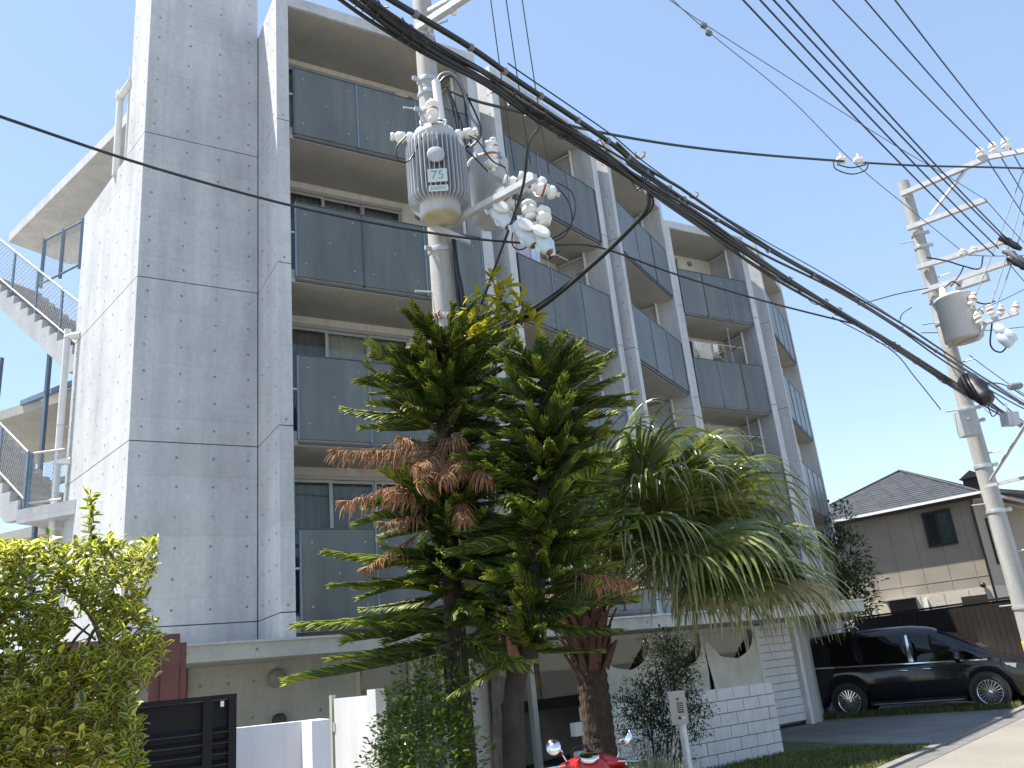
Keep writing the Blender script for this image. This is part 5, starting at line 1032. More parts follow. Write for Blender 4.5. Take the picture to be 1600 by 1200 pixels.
gl = [leaf_mesh('leaf', 0.055, 0.028, M_GL, 0.25, 0.2), leaf_mesh('leaf', 0.045, 0.024, M_GL, 0.3, 0.3)]
c0 = at(665, 1190, 7.6); c0.z = 0
def bl(u, v, d, rx, ry, rz): p = at(u, v, d); return (p.x, p.y, p.z, rx, ry, rz)
shrub('glossy_shrub', 'glossy small-leaved shrub at the foot of the left island pine', 'shrub', c0, [bl(660, 1150, 7.6, 0.42, 0.35, 0.45), bl(690, 1080, 7.7, 0.30, 0.3, 0.32), bl(625, 1165, 7.6, 0.26, 0.25, 0.28), bl(650, 1060, 7.8, 0.22, 0.2, 0.18), bl(680, 1200, 7.5, 0.45, 0.35, 0.5), bl(720, 1030, 7.8, 0.2, 0.2, 0.25), bl(600, 1200, 7.6, 0.2, 0.2, 0.25)], gl, 4200, M_BARKG, 5, up=0.2)
M_OL = leafmat('dull_olive_leaf', (0.028, 0.05, 0.022), (0.065, 0.10, 0.045), 0.5, 0.2)
ol = [leaf_mesh('leaf', 0.05, 0.012, M_OL, 0.2, 0.15), leaf_mesh('leaf', 0.04, 0.013, M_OL, 0.2, 0.25)]
c0 = at(1035, 1195, 9.9); c0.z = 0
shrub('olive_shrub', 'dark narrow-leaved shrub behind the intercom post', 'shrub', c0, [bl(1045, 1030, 9.9, 0.36, 0.3, 0.36), bl(1020, 1090, 9.9, 0.36, 0.3, 0.30), bl(1070, 1070, 9.8, 0.2, 0.25, 0.4), bl(985, 1110, 9.9, 0.28, 0.25, 0.22), bl(1085, 1120, 9.9, 0.18, 0.2, 0.3), bl(1030, 1150, 9.8, 0.4, 0.3, 0.4), bl(1100, 1110, 9.8, 0.16, 0.1, 0.1)], ol, 8500, M_BARKG, 6, up=0.3, shell=0.2)
# lavender in front of the post
M_LAV = leafmat('lavender_foliage', (0.16, 0.19, 0.10), (0.32, 0.35, 0.2), 0.7, 0.2); M_LAVF = leafmat('lavender_flower', (0.22, 0.19, 0.22), (0.36, 0.32, 0.36), 0.7, 0.2)
lb = at(1018, 1200, 6.9); lb.z = 0; LV = thing('lavender_bush', lb, 'pale grey-green lavender bush with a few purple spikes beside the scooter', 'shrub'); rn = random.Random(12); b = MB(); fl = MB()
hz = at(1018, 1180, 6.9).z
for k in range(900):
    a = rn.uniform(0, 6.28); rr = rn.uniform(0, 1) ** 0.5 * 0.26; tip = lb + V(math.cos(a) * rr * 1.15, math.sin(a) * rr, hz - 0.9 * rr * rr * 2 + rn.uniform(-0.12, 0.03)); o = lb + V(math.cos(a) * rr * 0.4, math.sin(a) * rr * 0.4, hz * 0.35); m = o.lerp(tip, 0.6)
    b.tube([o, m, tip], [0.004, 0.005, 0.001], 3, caps=False)
    for j in range(3):
        p = m.lerp(tip, rn.random()); d = V(rn.uniform(-1, 1), rn.uniform(-1, 1), rn.uniform(0, 1)).normalized() * 0.03; e = d.cross(V(0, 0, 1)).normalized() * 0.003; b.add([p - e, p + e, p + d], [(0, 1, 2)])
for k in range(26):
    a = rn.uniform(0, 6.28); d = V(math.cos(a) * 0.5, math.sin(a) * 0.4, 1).normalized(); o = lb + V(math.cos(a) * 0.12, math.sin(a) * 0.1, hz - 0.12); L = rn.uniform(0.12, 0.24); fl.tube([o, o + d * L], 0.0018, 4); fl.tube([o + d * L, o + d * (L + 0.015), o + d * (L + 0.035)], [0.003, 0.006, 0.002], 5)
b.build('foliage', M_LAV, LV, kind='stuff'); fl.build('flower_spikes', M_LAVF, LV, kind='stuff')
# ---------------- variegated hedge in the left foreground
M_EU = leafmat('variegated_leaf_centre', (0.07, 0.13, 0.03), (0.18, 0.25, 0.04), 0.35, 0.3); M_EUY = leafmat('variegated_leaf_rim', (0.50, 0.48, 0.08), (0.78, 0.70, 0.18), 0.35, 0.5)
eu = [leaf_mesh('leaf', 0.052, 0.027, [M_EU, M_EUY], 0.35, 0.1, True), leaf_mesh('leaf', 0.044, 0.025, [M_EU, M_EUY], 0.2, 0.35, True), leaf_mesh('leaf', 0.058, 0.026, [M_EU, M_EUY], 0.3, -0.1, True), leaf_mesh('leaf', 0.048, 0.024, [M_EUY, M_EUY], 0.4, 0.05, True)]
hb_ = at(120, 1190, 4.1); hb_.z = 0
HG = thing('variegated_hedge', hb_, 'clipped hedge of small green leaves with yellow rims in the left foreground', 'hedge')
rn = random.Random(21); st = MB(); sprigs = []
def hedge_ok(u, v): return True
rightpx = [(835, 215), (850, 250), (880, 247), (920, 236), (960, 238), (1010, 258), (1040, 243), (1080, 232), (1120, 205), (1150, 228), (1200, 222), (1260, 225)]
def rlim(v):
    for (a, x), (c, y) in zip(rightpx[:-1], rightpx[1:]):
        if a <= v <= c: return x + (y - x) * (v - a) / (c - a)
    return 200
gaps = [(130, 985, 30, 34), (205, 985, 16, 22), (232, 935, 10, 16), (105, 945, 20, 12), (180, 925, 14, 10), (160, 1010, 22, 14), (60, 905, 12, 8)]
while len(sprigs) < 1800:
    u = rn.uniform(-160, 262); v = rn.uniform(838, 1270); dpt = rn.uniform(3.78, 4.35)
    if v < 850 + 8 * math.sin(u * 0.07): v += 12
    if u > rlim(v) - rn.uniform(0, 10): continue
    if any(((u - a) / c) ** 2 + ((v - b_) / e) ** 2 < rn.uniform(0.55, 1.1) for a, b_, c, e in gaps): continue
    if dpt > 4.15 and rn.random() < 0.35: continue
    sprigs.append(at(u, v, dpt))
for j in range(5): sprigs.append(at(141 + rn.uniform(-2, 3), 772 + j * 15.0, 4.0))
leaves = []
for p in sprigs:
    n = rn.choice((4, 5, 6, 7)); ax = V(rn.uniform(-0.5, 0.5), rn.uniform(-0.8, 0.2), 0.9).normalized(); a0 = rn.uniform(0, 6)
    top = 1.0 if p.z > 2.25 else 0.0
    for k in range(n):
        a = a0 + k * 2.2; sd_ = ax.orthogonal().normalized(); sd_ = Quaternion(ax, a) @ sd_; dd = (sd_ + ax * rn.uniform(0.1, 0.9)).normalized()
        leaves.append((p + ax * (0.010 * k - 0.03), frame_q(dd, ax, rn.uniform(-0.4, 0.4)), rn.uniform(0.75, 1.2), top))
    st.tube([p - ax * 0.045, p + ax * 0.02], 0.0018, 4)
cam_p = V(0, 0, CAM_H); leaves.sort(key=lambda x: (x[0] - cam_p).length); b = MB()
vis = [l for l in leaves if -0.62 < math.atan2(l[0].x, l[0].y) < -0.38 and l[0].z > 1.5]
pick = set(id(l) for l in vis[:280])
for l in leaves:
    i = 3 if rn.random() < (0.6 if l[3] else 0.16) else rn.choice((0, 0, 1, 2))  # extra all-yellow leaves paint the sunlight on the hedge top
    if id(l) in pick: inst('leaf', eu[i][1], HG, l[0], l[1], l[2])
    else: stamp(b, eu[i][0], l[0], l[1], l[2])
b.build('foliage', [M_EU, M_EUY], HG, kind='stuff'); st.build('twigs', M_BARKG, HG, kind='stuff')
for k, pts in enumerate(([(196, 1200), (195, 1080), (194, 980), (198, 905), (190, 870)], [(150, 1200), (165, 1060), (150, 980), (115, 930), (90, 900)], [(120, 1230), (110, 1100), (130, 1020), (160, 960), (178, 915)], [(60, 1230), (70, 1100), (110, 1010), (140, 975)], [(195, 1010), (215, 985), (238, 968)], [(150, 1000), (100, 960), (85, 925)], [(20, 1230), (30, 1060), (60, 960)], [(141, 850), (142, 810), (140, 770)])):
    b = MB(); pp = smooth_path([at(u, v, 4.1 + 0.02 * k) for u, v in pts], 5); r0 = 0.013 if k < 4 else 0.006
    if k < 4: pp[0].z = 0.0
    b.tube(pp, [r0 * (1 - 0.7 * i / (len(pp) - 1)) for i in range(len(pp))], 6); b.build('stem', M_BARKG, HG)
# ---------------- evergreen at the right, before the neighbour's house
M_EV = leafmat('dark_evergreen_leaf', (0.022, 0.05, 0.018), (0.07, 0.115, 0.03), 0.35, 0.25)
ev = [leaf_mesh('leaf', 0.16, 0.06, M_EV, 0.25, 0.3), leaf_mesh('leaf', 0.13, 0.05, M_EV, 0.3, 0.2)]
c0 = at(1335, 985, 29.0); c0.z = 0
shrub('evergreen_tree', 'dark evergreen tree between the building end and the tiled house', 'tree', c0, [bl(1330, 950, 29, 0.9, 0.8, 1.3), bl(1325, 870, 29, 0.75, 0.7, 1.0), bl(1316, 815, 29, 0.5, 0.5, 0.7), bl(1352, 900, 29, 0.5, 0.5, 0.5), bl(1350, 940, 28.8, 0.5, 0.5, 0.4), bl(1300, 900, 29, 0.9, 0.8, 1.6)], ev, 3600, M_BARKG, 16, (0.8, 1.3), 7, shell=0.35)
grass('verge_grass', lambda r: (lambda t, o: (6.6 + 3.6 * t + 0.5 * o, 21.9 - 2.1 * t + 0.8 * o))(r.random(), r.gauss(0, 0.16)), 5200, 0.13, 'uneven fringe of grass along the wheels of the minivan', [M_GR1, M_GR1, M_GR2], 5)
# ================================================================== front garden walls, gate, post
M_GATE = mk('black_gate_paint', (0.005, 0.0055, 0.007), 0.45, 0.15, 6, spec=0.25)
M_WWALL = mk('white_render_wall', (0.66, 0.655, 0.68), 0.7, 0.05, 2, streak=0.06)
# black louvred gate fence
M_SLATB = mk('black_slat_highlight', (0.022, 0.023, 0.026), 0.4, 0.15, 6, spec=0.5)  # gate black lightened, so the slats' highlight sits in the colour
ga, gb = at(369, 1090, 6.3), at(120, 1112, 6.25); gdir = (gb - ga); gdir.z = 0; gLn = gdir.length; gdir.normalize(); gnr = V(gdir.y, -gdir.x, 0)
if gnr.y > 0: gnr = -gnr
GT = thing('louvred_gate', V(ga.x, ga.y, 0) + gdir * 0.5, 'black louvred metal gate fence behind the hedge', 'gate'); gtop = ga.z
gp = lambda s, z, o=0.0: V(ga.x, ga.y, 0) + gdir * s + gnr * o + V(0, 0, z)
for s, w in ((0.025, 0.05), (0.18, 0.06), (0.62, 0.05), (1.10, 0.05)): MB().box(gp(s, gtop / 2, 0.004 if w > 0.055 else 0), (w, 0.06, gtop), gdir).build('post', M_GATE, GT)
MB().box(gp(gLn / 2 + 0.0, gtop + 0.012), (gLn, 0.066, 0.03), gdir).build('top_rail', M_GATE, GT)
MB().box(gp(0.092, gtop - 0.03, 0.036), (0.022, 0.004, 0.035), gdir).build('maker_sticker', M_WHITE, GT)
k = 0; z = gtop - 0.19
while z > 0.05:
    for s0_, s1_ in ((0.05, 0.15), (0.21, 0.595), (0.645, 1.075)):
        MB().box(gp((s0_ + s1_) / 2, z), (s1_ - s0_, 0.05, 0.008), gdir, None, (gnr * 0.75 + V(0, 0, 1.25))).build('slat', M_SLATB, GT)
    z -= 0.066; k += 1
MB().box(gp(gLn / 2, gtop / 2, -0.034), (gLn, 0.006, gtop - 0.01), gdir).build('backing_sheet', M_GATE, GT)
# white wall: a long face and a short return toward the street
w0, w1, w2 = at(366, 1133, 7.0), at(471, 1128, 6.95), at(487, 1127, 6.55)
for v_ in (w0, w1, w2): v_.z = 0
hw = at(430, 1131, 7.0).z; e1 = (w1 - w0).normalized(); b = MB(); b.prism([tuple(w0.xy), tuple(w1.xy), tuple((w1 + e1.cross(V(0, 0, 1)) * -0.14).xy), tuple((w0 + e1.cross(V(0, 0, 1)) * -0.14).xy)], 0, hw)
e2 = (w2 - w1).normalized(); n2 = V(e2.y, -e2.x, 0); n2 = n2 if n2.x > 0 else -n2
WW = thing('white_wall', (w0 + w1) / 2, 'low smooth white rendered wall beside the black gate', 'wall'); b.build('long_face', M_WWALL, WW)
b = MB(); b.prism([tuple((w1 + e2 * 0.002).xy), tuple(w2.xy), tuple((w2 + n2 * 0.13).xy), tuple((w1 + n2 * 0.13 + e1 * 0.0).xy)], 0, hw + 0.004); b.build('end_return', M_WWALL, WW)
# red-brown timber screen behind the gate
M_TIMB = mk('redbrown_timber2', (0.135, 0.042, 0.032), 0.5, 0.25, 4, streak=0.25)
PG = thing('timber_screen', at(255, 1100, 8.6) * 1.0 - V(0, 0, at(255, 1100, 8.6).z), 'red-brown timber screen frame rising behind the black gate', 'screen')
t0_ = at(266, 1050, 8.6); xr = V(0.93, 0.37, 0); yr = V(-0.37, 0.93, 0); zt_ = at(266, 992, 8.6).z
MB().box(V(t0_.x, t0_.y, zt_ / 2), (0.15, 0.20, zt_), xr).build('post', M_TIMB, PG)
q = V(t0_.x, t0_.y, 0) - xr * 0.45 - V(0, 0, 0)
MB().box(q + V(0, 0, zt_ - 0.08), (0.74, 0.12, 0.14), xr).build('top_beam', M_TIMB, PG)
MB().box(V(t0_.x, t0_.y, zt_ / 2 - 0.08) - xr * 0.13, (0.09, 0.11, zt_ - 0.18), xr).build('stile', M_TIMB, PG)
MB().box(q + V(0, 0, 1.72), (0.74, 0.10, 0.10), xr).build('rail', M_TIMB, PG)
MB().box(V(t0_.x, t0_.y, zt_ / 2) - xr * 0.82, (0.12, 0.14, zt_), xr).build('post', M_TIMB, PG)
MB().box(V(t0_.x, t0_.y, zt_ / 2 - 0.05) + xr * 0.105 , (0.055, 0.16, zt_ - 0.06), xr).build('trim_board', M_TIMB, PG)
# white door leaf standing open near the entrance
d0, d1 = at(524, 1093, 10.6), at(578, 1086, 10.2); d0.z = d1.z = 0; hd_ = at(550, 1089, 10.4).z; ed = (d1 - d0).normalized(); dn = V(ed.y, -ed.x, 0)
DL = thing('garden_door', d0, 'white flat garden door standing open left of the glossy shrub', 'door')
MB().box((d0 + d1) / 2 + V(0, 0, hd_ / 2 + 0.02), ((d1 - d0).length, 0.045, hd_ - 0.04), ed).build('leaf', M_WHITE, DL)
b = MB(); b.box(d1 + ed * 0.10 + V(0, 0, hd_ / 2 + 0.03), (0.13, 0.16, hd_ + 0.06), ed); b.build('jamb', M_WHITE, DL)
b = MB(); b.box(d0 - ed * 0.045 + V(0, 0, hd_ / 2 + 0.02), (0.035, 0.07, hd_ + 0.04), ed); b.build('jamb', M_FRAME, DL)
for z in (0.35, hd_ - 0.3): MB().box(d0 - ed * 0.015 - dn * 0.0 + V(0, 0, z), (0.05, 0.06, 0.10), ed).build('hinge', M_GALV, DL)
b = MB(); b.lathe(d1 - ed * 0.07 + dn * 0.022 + V(0, 0, 1.0), [(0.012, 0), (0.012, 0.04), (0.028, 0.045), (0.028, 0.06), (0, 0.065)], 12, dn); b.build('knob', M_GALV, DL)
# white block wall, every block its own piece
M_BLK = mk('white_painted_block', (0.56, 0.555, 0.55), 0.75, 0.08, 4, streak=0.10, bump=0.2, bscale=50)
k1 = V(3.96, 15.91, 0); kd = V(-0.816, -0.578, 0).normalized(); kn = V(kd.y, -kd.x, 0); kn = kn if kn.y < 0 else -kn
BW = thing('block_wall', k1 + kd * 1.5, 'low white painted concrete-block wall in front of the shop windows', 'wall'); rn = random.Random(31)
bx = MB(); bx.box((0, 0, 0.098), (0.388, 0.12, 0.183), (1, 0, 0)); mfull = bx.mesh('block', M_BLK); bx = MB(); bx.box((0, 0, 0.098), (0.188, 0.12, 0.183), (1, 0, 0)); mhalf = bx.mesh('block', M_BLK)
qk = Matrix((kd, V(0, 0, 1).cross(kd), V(0, 0, 1))).transposed().to_quaternion(); rows = 6; Lw = 4.0
for r_ in range(rows):
    s = 0.0; first = True
    while s < Lw:
        half = first and r_ % 2; w_ = 0.2 if half else 0.4
        inst('block', mhalf if half else mfull, BW, k1 + kd * (s + w_ / 2) + kn * rn.uniform(-0.003, 0.003) + V(0, 0, r_ * 0.1955), qk); s += w_; first = False
MB().box(k1 + kd * (Lw / 2) + V(0, 0, 0.58), (Lw - 0.03, 0.10, 1.15), kd).build('mortar_core', mk('grey_mortar', (0.10, 0.098, 0.095), 0.95, 0.2, 20), BW)
# intercom post
M_BOX = mk('beige_steel_box', (0.42, 0.40, 0.355), 0.4, 0.06, 4, metal=0.2)
ic = at(1060, 1105, 9.0); icz = ic.z; ic.z = 0; fx = V(0.93, -0.2, 0).normalized(); fy = V(-fx.y, fx.x, 0)
IP = thing('intercom_post', ic, 'beige intercom box on a round metal post in front of the olive shrub', 'intercom')
zt_, zb_ = at(1058, 1082, 9.0).z, at(1062, 1131, 9.0).z
MB().box(ic + V(0, 0, (zt_ + zb_) / 2), (0.15, 0.20, zt_ - zb_), fx, fy).build('case', M_BOX, IP)
MB().box(ic + V(0, 0, zt_ + 0.008), (0.17, 0.22, 0.016), fx, fy).build('lid', M_GALVP, IP)
b = MB(); b.tube([ic + fx * 0.01, ic + fx * 0.01 + V(0, 0, zb_)], 0.038, 16); b.build('post', M_GALV, IP)
fcy = -fy * 0.101; zm = (zt_ + zb_) / 2
MB().box(ic + fcy + fx * 0.025 + V(0, 0, zm + 0.01), (0.055, 0.006, 0.10), fx, fy).build('speaker_panel', M_VENTD, IP)
b = MB()
for i in range(5): b.box(ic + fcy * 1.05 + fx * 0.025 + V(0, 0, zm - 0.02 + i * 0.018), (0.042, 0.004, 0.005), fx, fy)
b.build('speaker_grille', M_GALV, IP, kind='stuff')
b = MB(); b.lathe(ic + fcy + fx * 0.01 + V(0, 0, zt_ - 0.055), [(0.012, 0), (0.012, 0.008), (0.006, 0.009)], 12, -fy); b.build('lamp', M_VENTD, IP)
b = MB(); b.lathe(ic + fcy + fx * 0.005 + V(0, 0, zb_ + 0.06), [(0.014, 0), (0.014, 0.01), (0.0, 0.012)], 12, -fy); b.build('call_button', M_VENTD, IP)
MB().box(ic + fcy + fx * 0.045 + V(0, 0, zb_ + 0.06), (0.04, 0.004, 0.02), fx, fy).build('label_strip', M_WHITE, IP)
b = MB()
for i in range(3): b.box(ic - fx * 0.076 + V(0, 0, zb_ + 0.05 + i * 0.03), (0.004, 0.06, 0.008), fx, fy)
b.build('side_vent', M_VENTD, IP, kind='stuff')
# ================================================================== red scooter (only its bars reach into the picture)
M_RED = mk('red_scooter_paint', (0.42, 0.012, 0.014), 0.22, 0.08, 3, coat=0.6); M_CHROME = mk('chrome', (0.75, 0.76, 0.78), 0.08, 0.03, 3, metal=1.0)
M_MIRR = mk('mirror_glass', (0.9, 0.92, 0.95), 0.02, 0.0, 3, metal=1.0)
sc0 = at(925, 1192, 7.0); zsb = sc0.z; sc0.z = 0; sx = V(1, -0.18, 0).normalized(); sy = V(-sx.y, sx.x, 0)      # handlebar axis, away
SCO = thing('motor_scooter', sc0, 'red motor scooter with round chrome-stemmed mirrors before the palm', 'scooter')
sp_ = lambda x, y, z: sc0 + sx * x + sy * y + V(0, 0, z)
b = MB(); b.smooth = True; b.lathe(sp_(0, -0.02, zsb - 0.15), [(0.05, -0.02), (0.12, 0.0), (0.15, 0.06), (0.145, 0.12), (0.11, 0.18), (0.06, 0.215), (0.0, 0.225)], 22, (0, -0.25, 1)); b.build('headlamp_cowl', M_RED, SCO)
b = MB(); b.tube(smooth_path([sp_(-0.27, 0.06, zsb - 0.035), sp_(-0.13, 0.0, zsb - 0.01), sp_(0, -0.02, zsb), sp_(0.13, 0.0, zsb - 0.01), sp_(0.25, 0.05, zsb - 0.03)], 4), [0.03, 0.036, 0.042, 0.05, 0.056, 0.06, 0.064, 0.066, 0.066, 0.066, 0.064, 0.06, 0.056, 0.05, 0.042, 0.036, 0.03], 12); b.build('bar_cover', M_RED, SCO)
b = MB(); b.lathe(sp_(0.0, -0.12, zsb + 0.045), [(0.075, 0), (0.075, 0.02), (0.06, 0.03), (0, 0.032)], 20, (sx * 0.0 + V(0, -0.35, 0.9))); b.build('speedometer', M_CHROME, SCO)
for sg in (1, -1):
    b = MB(); b.tube([sp_(0.23 * sg, 0.04, zsb - 0.03), sp_(0.38 * sg, 0.12, zsb - 0.045)], 0.021, 12); b.lathe(sp_(0.38 * sg, 0.12, zsb - 0.045), [(0.026, 0), (0.026, 0.015), (0.01, 0.02)], 12, sx * sg); b.build('grip', M_BLACK, SCO)
    b = MB(); b.lathe(sp_(0.235 * sg, 0.045, zsb - 0.03), [(0.032, 0), (0.032, 0.03)], 12, sx * sg); b.build('collar', M_CHROME, SCO)
    b = MB(); b.tube([sp_(0.2 * sg, -0.02, zsb), sp_(0.36 * sg, -0.04, zsb - 0.01)], 0.007, 6); b.build('brake_lever', M_CHROME, SCO)
    mtop = at(865, 1168, 7.0) if sg < 0 else at(978, 1152, 6.9)
    b = MB(); b.tube(smooth_path([sp_(0.18 * sg, 0.02, zsb), sp_(0.22 * sg, 0.02, zsb + 0.07), mtop - sx * sg * 0.06 - V(0, 0, 0.03), mtop + sy * 0.02], 4), 0.0065, 8); ms = b.build('mirror_stem', M_CHROME, SCO)
    tc_ = (V(0, 0, CAM_H) - mtop).normalized(); nr = (tc_ + V(-0.1 if sg < 0 else -0.5, 0.1 if sg < 0 else 0.5, 0.25)).normalized()
    b = MB(); b.lathe(mtop + nr * 0.0, [(0.02, -0.03), (0.045, -0.022), (0.056, -0.005), (0.056, 0.004), (0.051, 0.005)], 22, nr); m_ = b.build('mirror', M_CHROME, SCO)
    b = MB(); b.lathe(mtop, [(0.051, 0.0045), (0.051, 0.0062), (0.0, 0.0063)], 22, nr); b.build('mirror_glass', M_MIRR, m_)
b = MB(); b.tube(smooth_path([sp_(-0.16, 0.1, zsb), sp_(-0.15, 0.1, zsb + 0.09), sp_(-0.05, 0.1, zsb + 0.11), sp_(0.0, 0.1, zsb + 0.0)], 4), 0.012, 8); b.build('cable_loop', M_BLACK, SCO)
b = MB(); b.tube(smooth_path([sp_(0, 0.0, zsb - 0.1), sp_(0, 0.05, 0.75), sp_(0, -0.05, 0.5), sp_(0, -0.1, 0.28)], 4), [0.11, 0.13, 0.15, 0.17, 0.18, 0.19, 0.19, 0.18, 0.17, 0.15, 0.13, 0.11, 0.09], 14); b.build('leg_shield', M_RED, SCO)
b = MB(); b.tube(smooth_path([sp_(0, 0.3, 0.35), sp_(0, 0.7, 0.33), sp_(0, 0.95, 0.55), sp_(0, 1.4, 0.6)], 4), [0.1, 0.12, 0.13, 0.14, 0.15, 0.17, 0.18, 0.19, 0.19, 0.18, 0.16, 0.12, 0.06], 12); b.build('rear_body', M_RED, SCO)
b = MB(); b.tube(smooth_path([sp_(0, 0.7, 0.74), sp_(0, 0.95, 0.78), sp_(0, 1.35, 0.77)], 4), [0.08, 0.12, 0.14, 0.14, 0.14, 0.14, 0.13, 0.11, 0.07], 10); b.build('seat', M_BLACK, SCO)
for yy in (-0.12, 1.15):
    b = MB(); b.lathe(sp_(-0.05, yy, 0.22), [(0.12, 0), (0.19, 0.0), (0.215, 0.025), (0.22, 0.05), (0.215, 0.075), (0.19, 0.10), (0.12, 0.10)], 24, sx); w_ = b.build('wheel', M_BLACK, SCO)
    b = MB(); b.lathe(sp_(-0.055, yy, 0.22), [(0.03, 0), (0.125, 0.01), (0.125, 0.10), (0.03, 0.11)], 18, sx); b.build('rim', M_GALVP, w_)
# lit bulb hanging behind the shop glass
bp = at(951, 1102, 17.2); BU = thing('hanging_bulb', bp, 'small lit bulb hanging inside the shop window', 'lamp')
t_ = NT('lit_filament_bulb'); t_.b.inputs['Emission Color'].default_value = (1, 0.75, 0.45, 1); t_.b.inputs['Emission Strength'].default_value = 6.0; t_.b.inputs['Base Color'].default_value = (0.9, 0.8, 0.6, 1)
b = MB(); b.lathe(bp, [(0.0, -0.05), (0.03, -0.04), (0.042, -0.01), (0.03, 0.03), (0.018, 0.05)], 14); b.build('glass_bulb', t_.m, BU)
b = MB(); b.lathe(bp + V(0, 0, 0.05), [(0.02, 0), (0.02, 0.06), (0.008, 0.07)], 10); b.tube([bp + V(0, 0, 0.1), bp + V(0, 0, 2.2 - bp.z)], 0.005, 5); b.build('flex_and_holder', M_BLACK, BU)
# ================================================================== washing on the balconies
def bay_pt(bi, s, o, z):
    A, B, _ = BAYS[bi]; d = (v2(B) - v2(A)).normalized(); n = Vector((d.y, -d.x)); q = v2(A) + d * s + n * o; return V(q.x, q.y, z)
def laundry_pole(bi, k, s, label, bar=None):
    z1 = J[k + 1] - 0.29 if k < 4 else ZR0; z0 = J[k] - 0.06
    L_ = thing('clothes_pole', bay_pt(bi, s, -0.5, z0), label, 'clothes pole', 'clothes poles on the balconies')
    b = MB(); b.tube([bay_pt(bi, s, -0.5, z0), bay_pt(bi, s, -0.5, z1 - 0.03)], 0.016, 8); b.lathe(bay_pt(bi, s, -0.5, z1 - 0.035), [(0.02, 0), (0.055, 0.02), (0.055, 0.034)], 12); b.build('upright', M_GALVP, L_)
    b = MB(); b.tube([bay_pt(bi, s, -0.5, z0 + 1.85), bay_pt(bi, s, -0.15, z0 + 1.93)], 0.013, 6); b.lathe(bay_pt(bi, s, -0.5, z0 + 1.4), [(0.03, 0), (0.03, 0.1)], 10); b.build('arm', M_BLACK, L_)
    if bar: b = MB(); b.tube([bay_pt(bi, bar[0], -0.3, z0 + 1.92), bay_pt(bi, bar[1], -0.3, z0 + 1.92)], 0.014, 8); b.build('bar', M_GALVP, L_)
    return L_
laundry_pole(3, 3, 2.35, 'steel clothes pole on the fourth-floor balcony with pegged washing', (0.3, 2.6)); laundry_pole(3, 2, 2.45, 'steel clothes pole with a bare bar on the third-floor balcony', (0.5, 3.0)); laundry_pole(1, 3, 2.0, 'steel clothes pole beside the hanging pink and blue laundry', (0.3, 2.5))
def cloth(name, bi, s0, s1, ztop, h, mat, label, seed, wav=0.025, o=-0.3):
    b = MB(); n, m = 14, 8; rn = random.Random(seed); ph = rn.uniform(0, 6)
    for j in range(m + 1):
        for i in range(n + 1):
            t, w = i / n, j / m; p = bay_pt(bi, s0 + (s1 - s0) * t * (1 - 0.06 * w), o + wav * (0.3 + w) * math.sin(ph + t * 9 + w), ztop - h * w * (1 - 0.08 * math.cos(t * 7 + ph))); b.v.append(tuple(p))
    b.f = [[j * (n + 1) + i, j * (n + 1) + i + 1, (j + 1) * (n + 1) + i + 1, (j + 1) * (n + 1) + i] for j in range(m) for i in range(n)]; b.m = [0] * len(b.f); b.sm = [True] * len(b.f)
    return b.build(name, mat, label=label, cat='laundry')
cloth('hung_laundry', 1, 0.42, 0.75, J[3] + 1.86, 0.8, mk('pink_cloth', (0.45, 0.30, 0.30), 0.9, 0.1), 'dull pink cloth hanging at the left of the laundry on the second bay', 1)
cloth('hung_laundry', 1, 0.72, 1.15, J[3] + 1.86, 0.95, mk('lilac_cloth', (0.48, 0.44, 0.56), 0.9, 0.1), 'lilac sheet hanging between the pink and blue laundry', 2)
cloth('hung_laundry', 1, 1.10, 1.50, J[3] + 1.86, 0.85, mk('blue_cloth', (0.48, 0.58, 0.72), 0.9, 0.12), 'pale blue shirt-like cloth hanging beside the lilac sheet', 3, 0.05)
cloth('hung_laundry', 3, 0.28, 0.62, J[3] + 1.86, 1.1, mk('black_cloth', (0.012, 0.012, 0.013), 0.9, 0.2), 'black garment hanging on the fourth-floor balcony of the fourth bay', 4)
cloth('hung_laundry', 3, 0.85, 1.35, J[3] + 1.86, 0.9, mk('cream_cloth', (0.55, 0.50, 0.42), 0.9, 0.1), 'cream towel hanging beside the black garment', 5)
for i, s in enumerate((0.7, 1.42)): cloth('hung_laundry', 3, s, s + 0.22, J[3] + 1.86, 0.26, M_WHITE, ['small white cloth pegged left of the cream towel', 'small white cloth pegged right of the cream towel'][i], 6 + i)
# potted plant on the fourth-bay balcony
pp_ = bay_pt(3, 1.75, -0.35, J[3] - 0.06); PP = thing('potted_plant', pp_, 'small bright green plant peeking over the fourth-floor panels', 'plant'); rn = random.Random(3); b = MB()
b.lathe(pp_, [(0.10, 0), (0.13, 0.25), (0.14, 0.26)], 14); b.build('pot', mk('terracotta', (0.3, 0.13, 0.08), 0.8), PP); b = MB()
b.tube([pp_ + V(0, 0, 0.2), pp_ + V(0.02, 0, 1.7)], 0.01, 5)
for k in range(26): d = V(rn.uniform(-1, 1), rn.uniform(-1, 1), rn.uniform(-0.2, 0.8)).normalized(); stamp(b, gl[0][0], pp_ + V(0.02, 0, 1.35 + 0.4 * rn.random()) + d * 0.03, frame_q(d), 2.0)
b.build('foliage', M_GL, PP, kind='stuff')
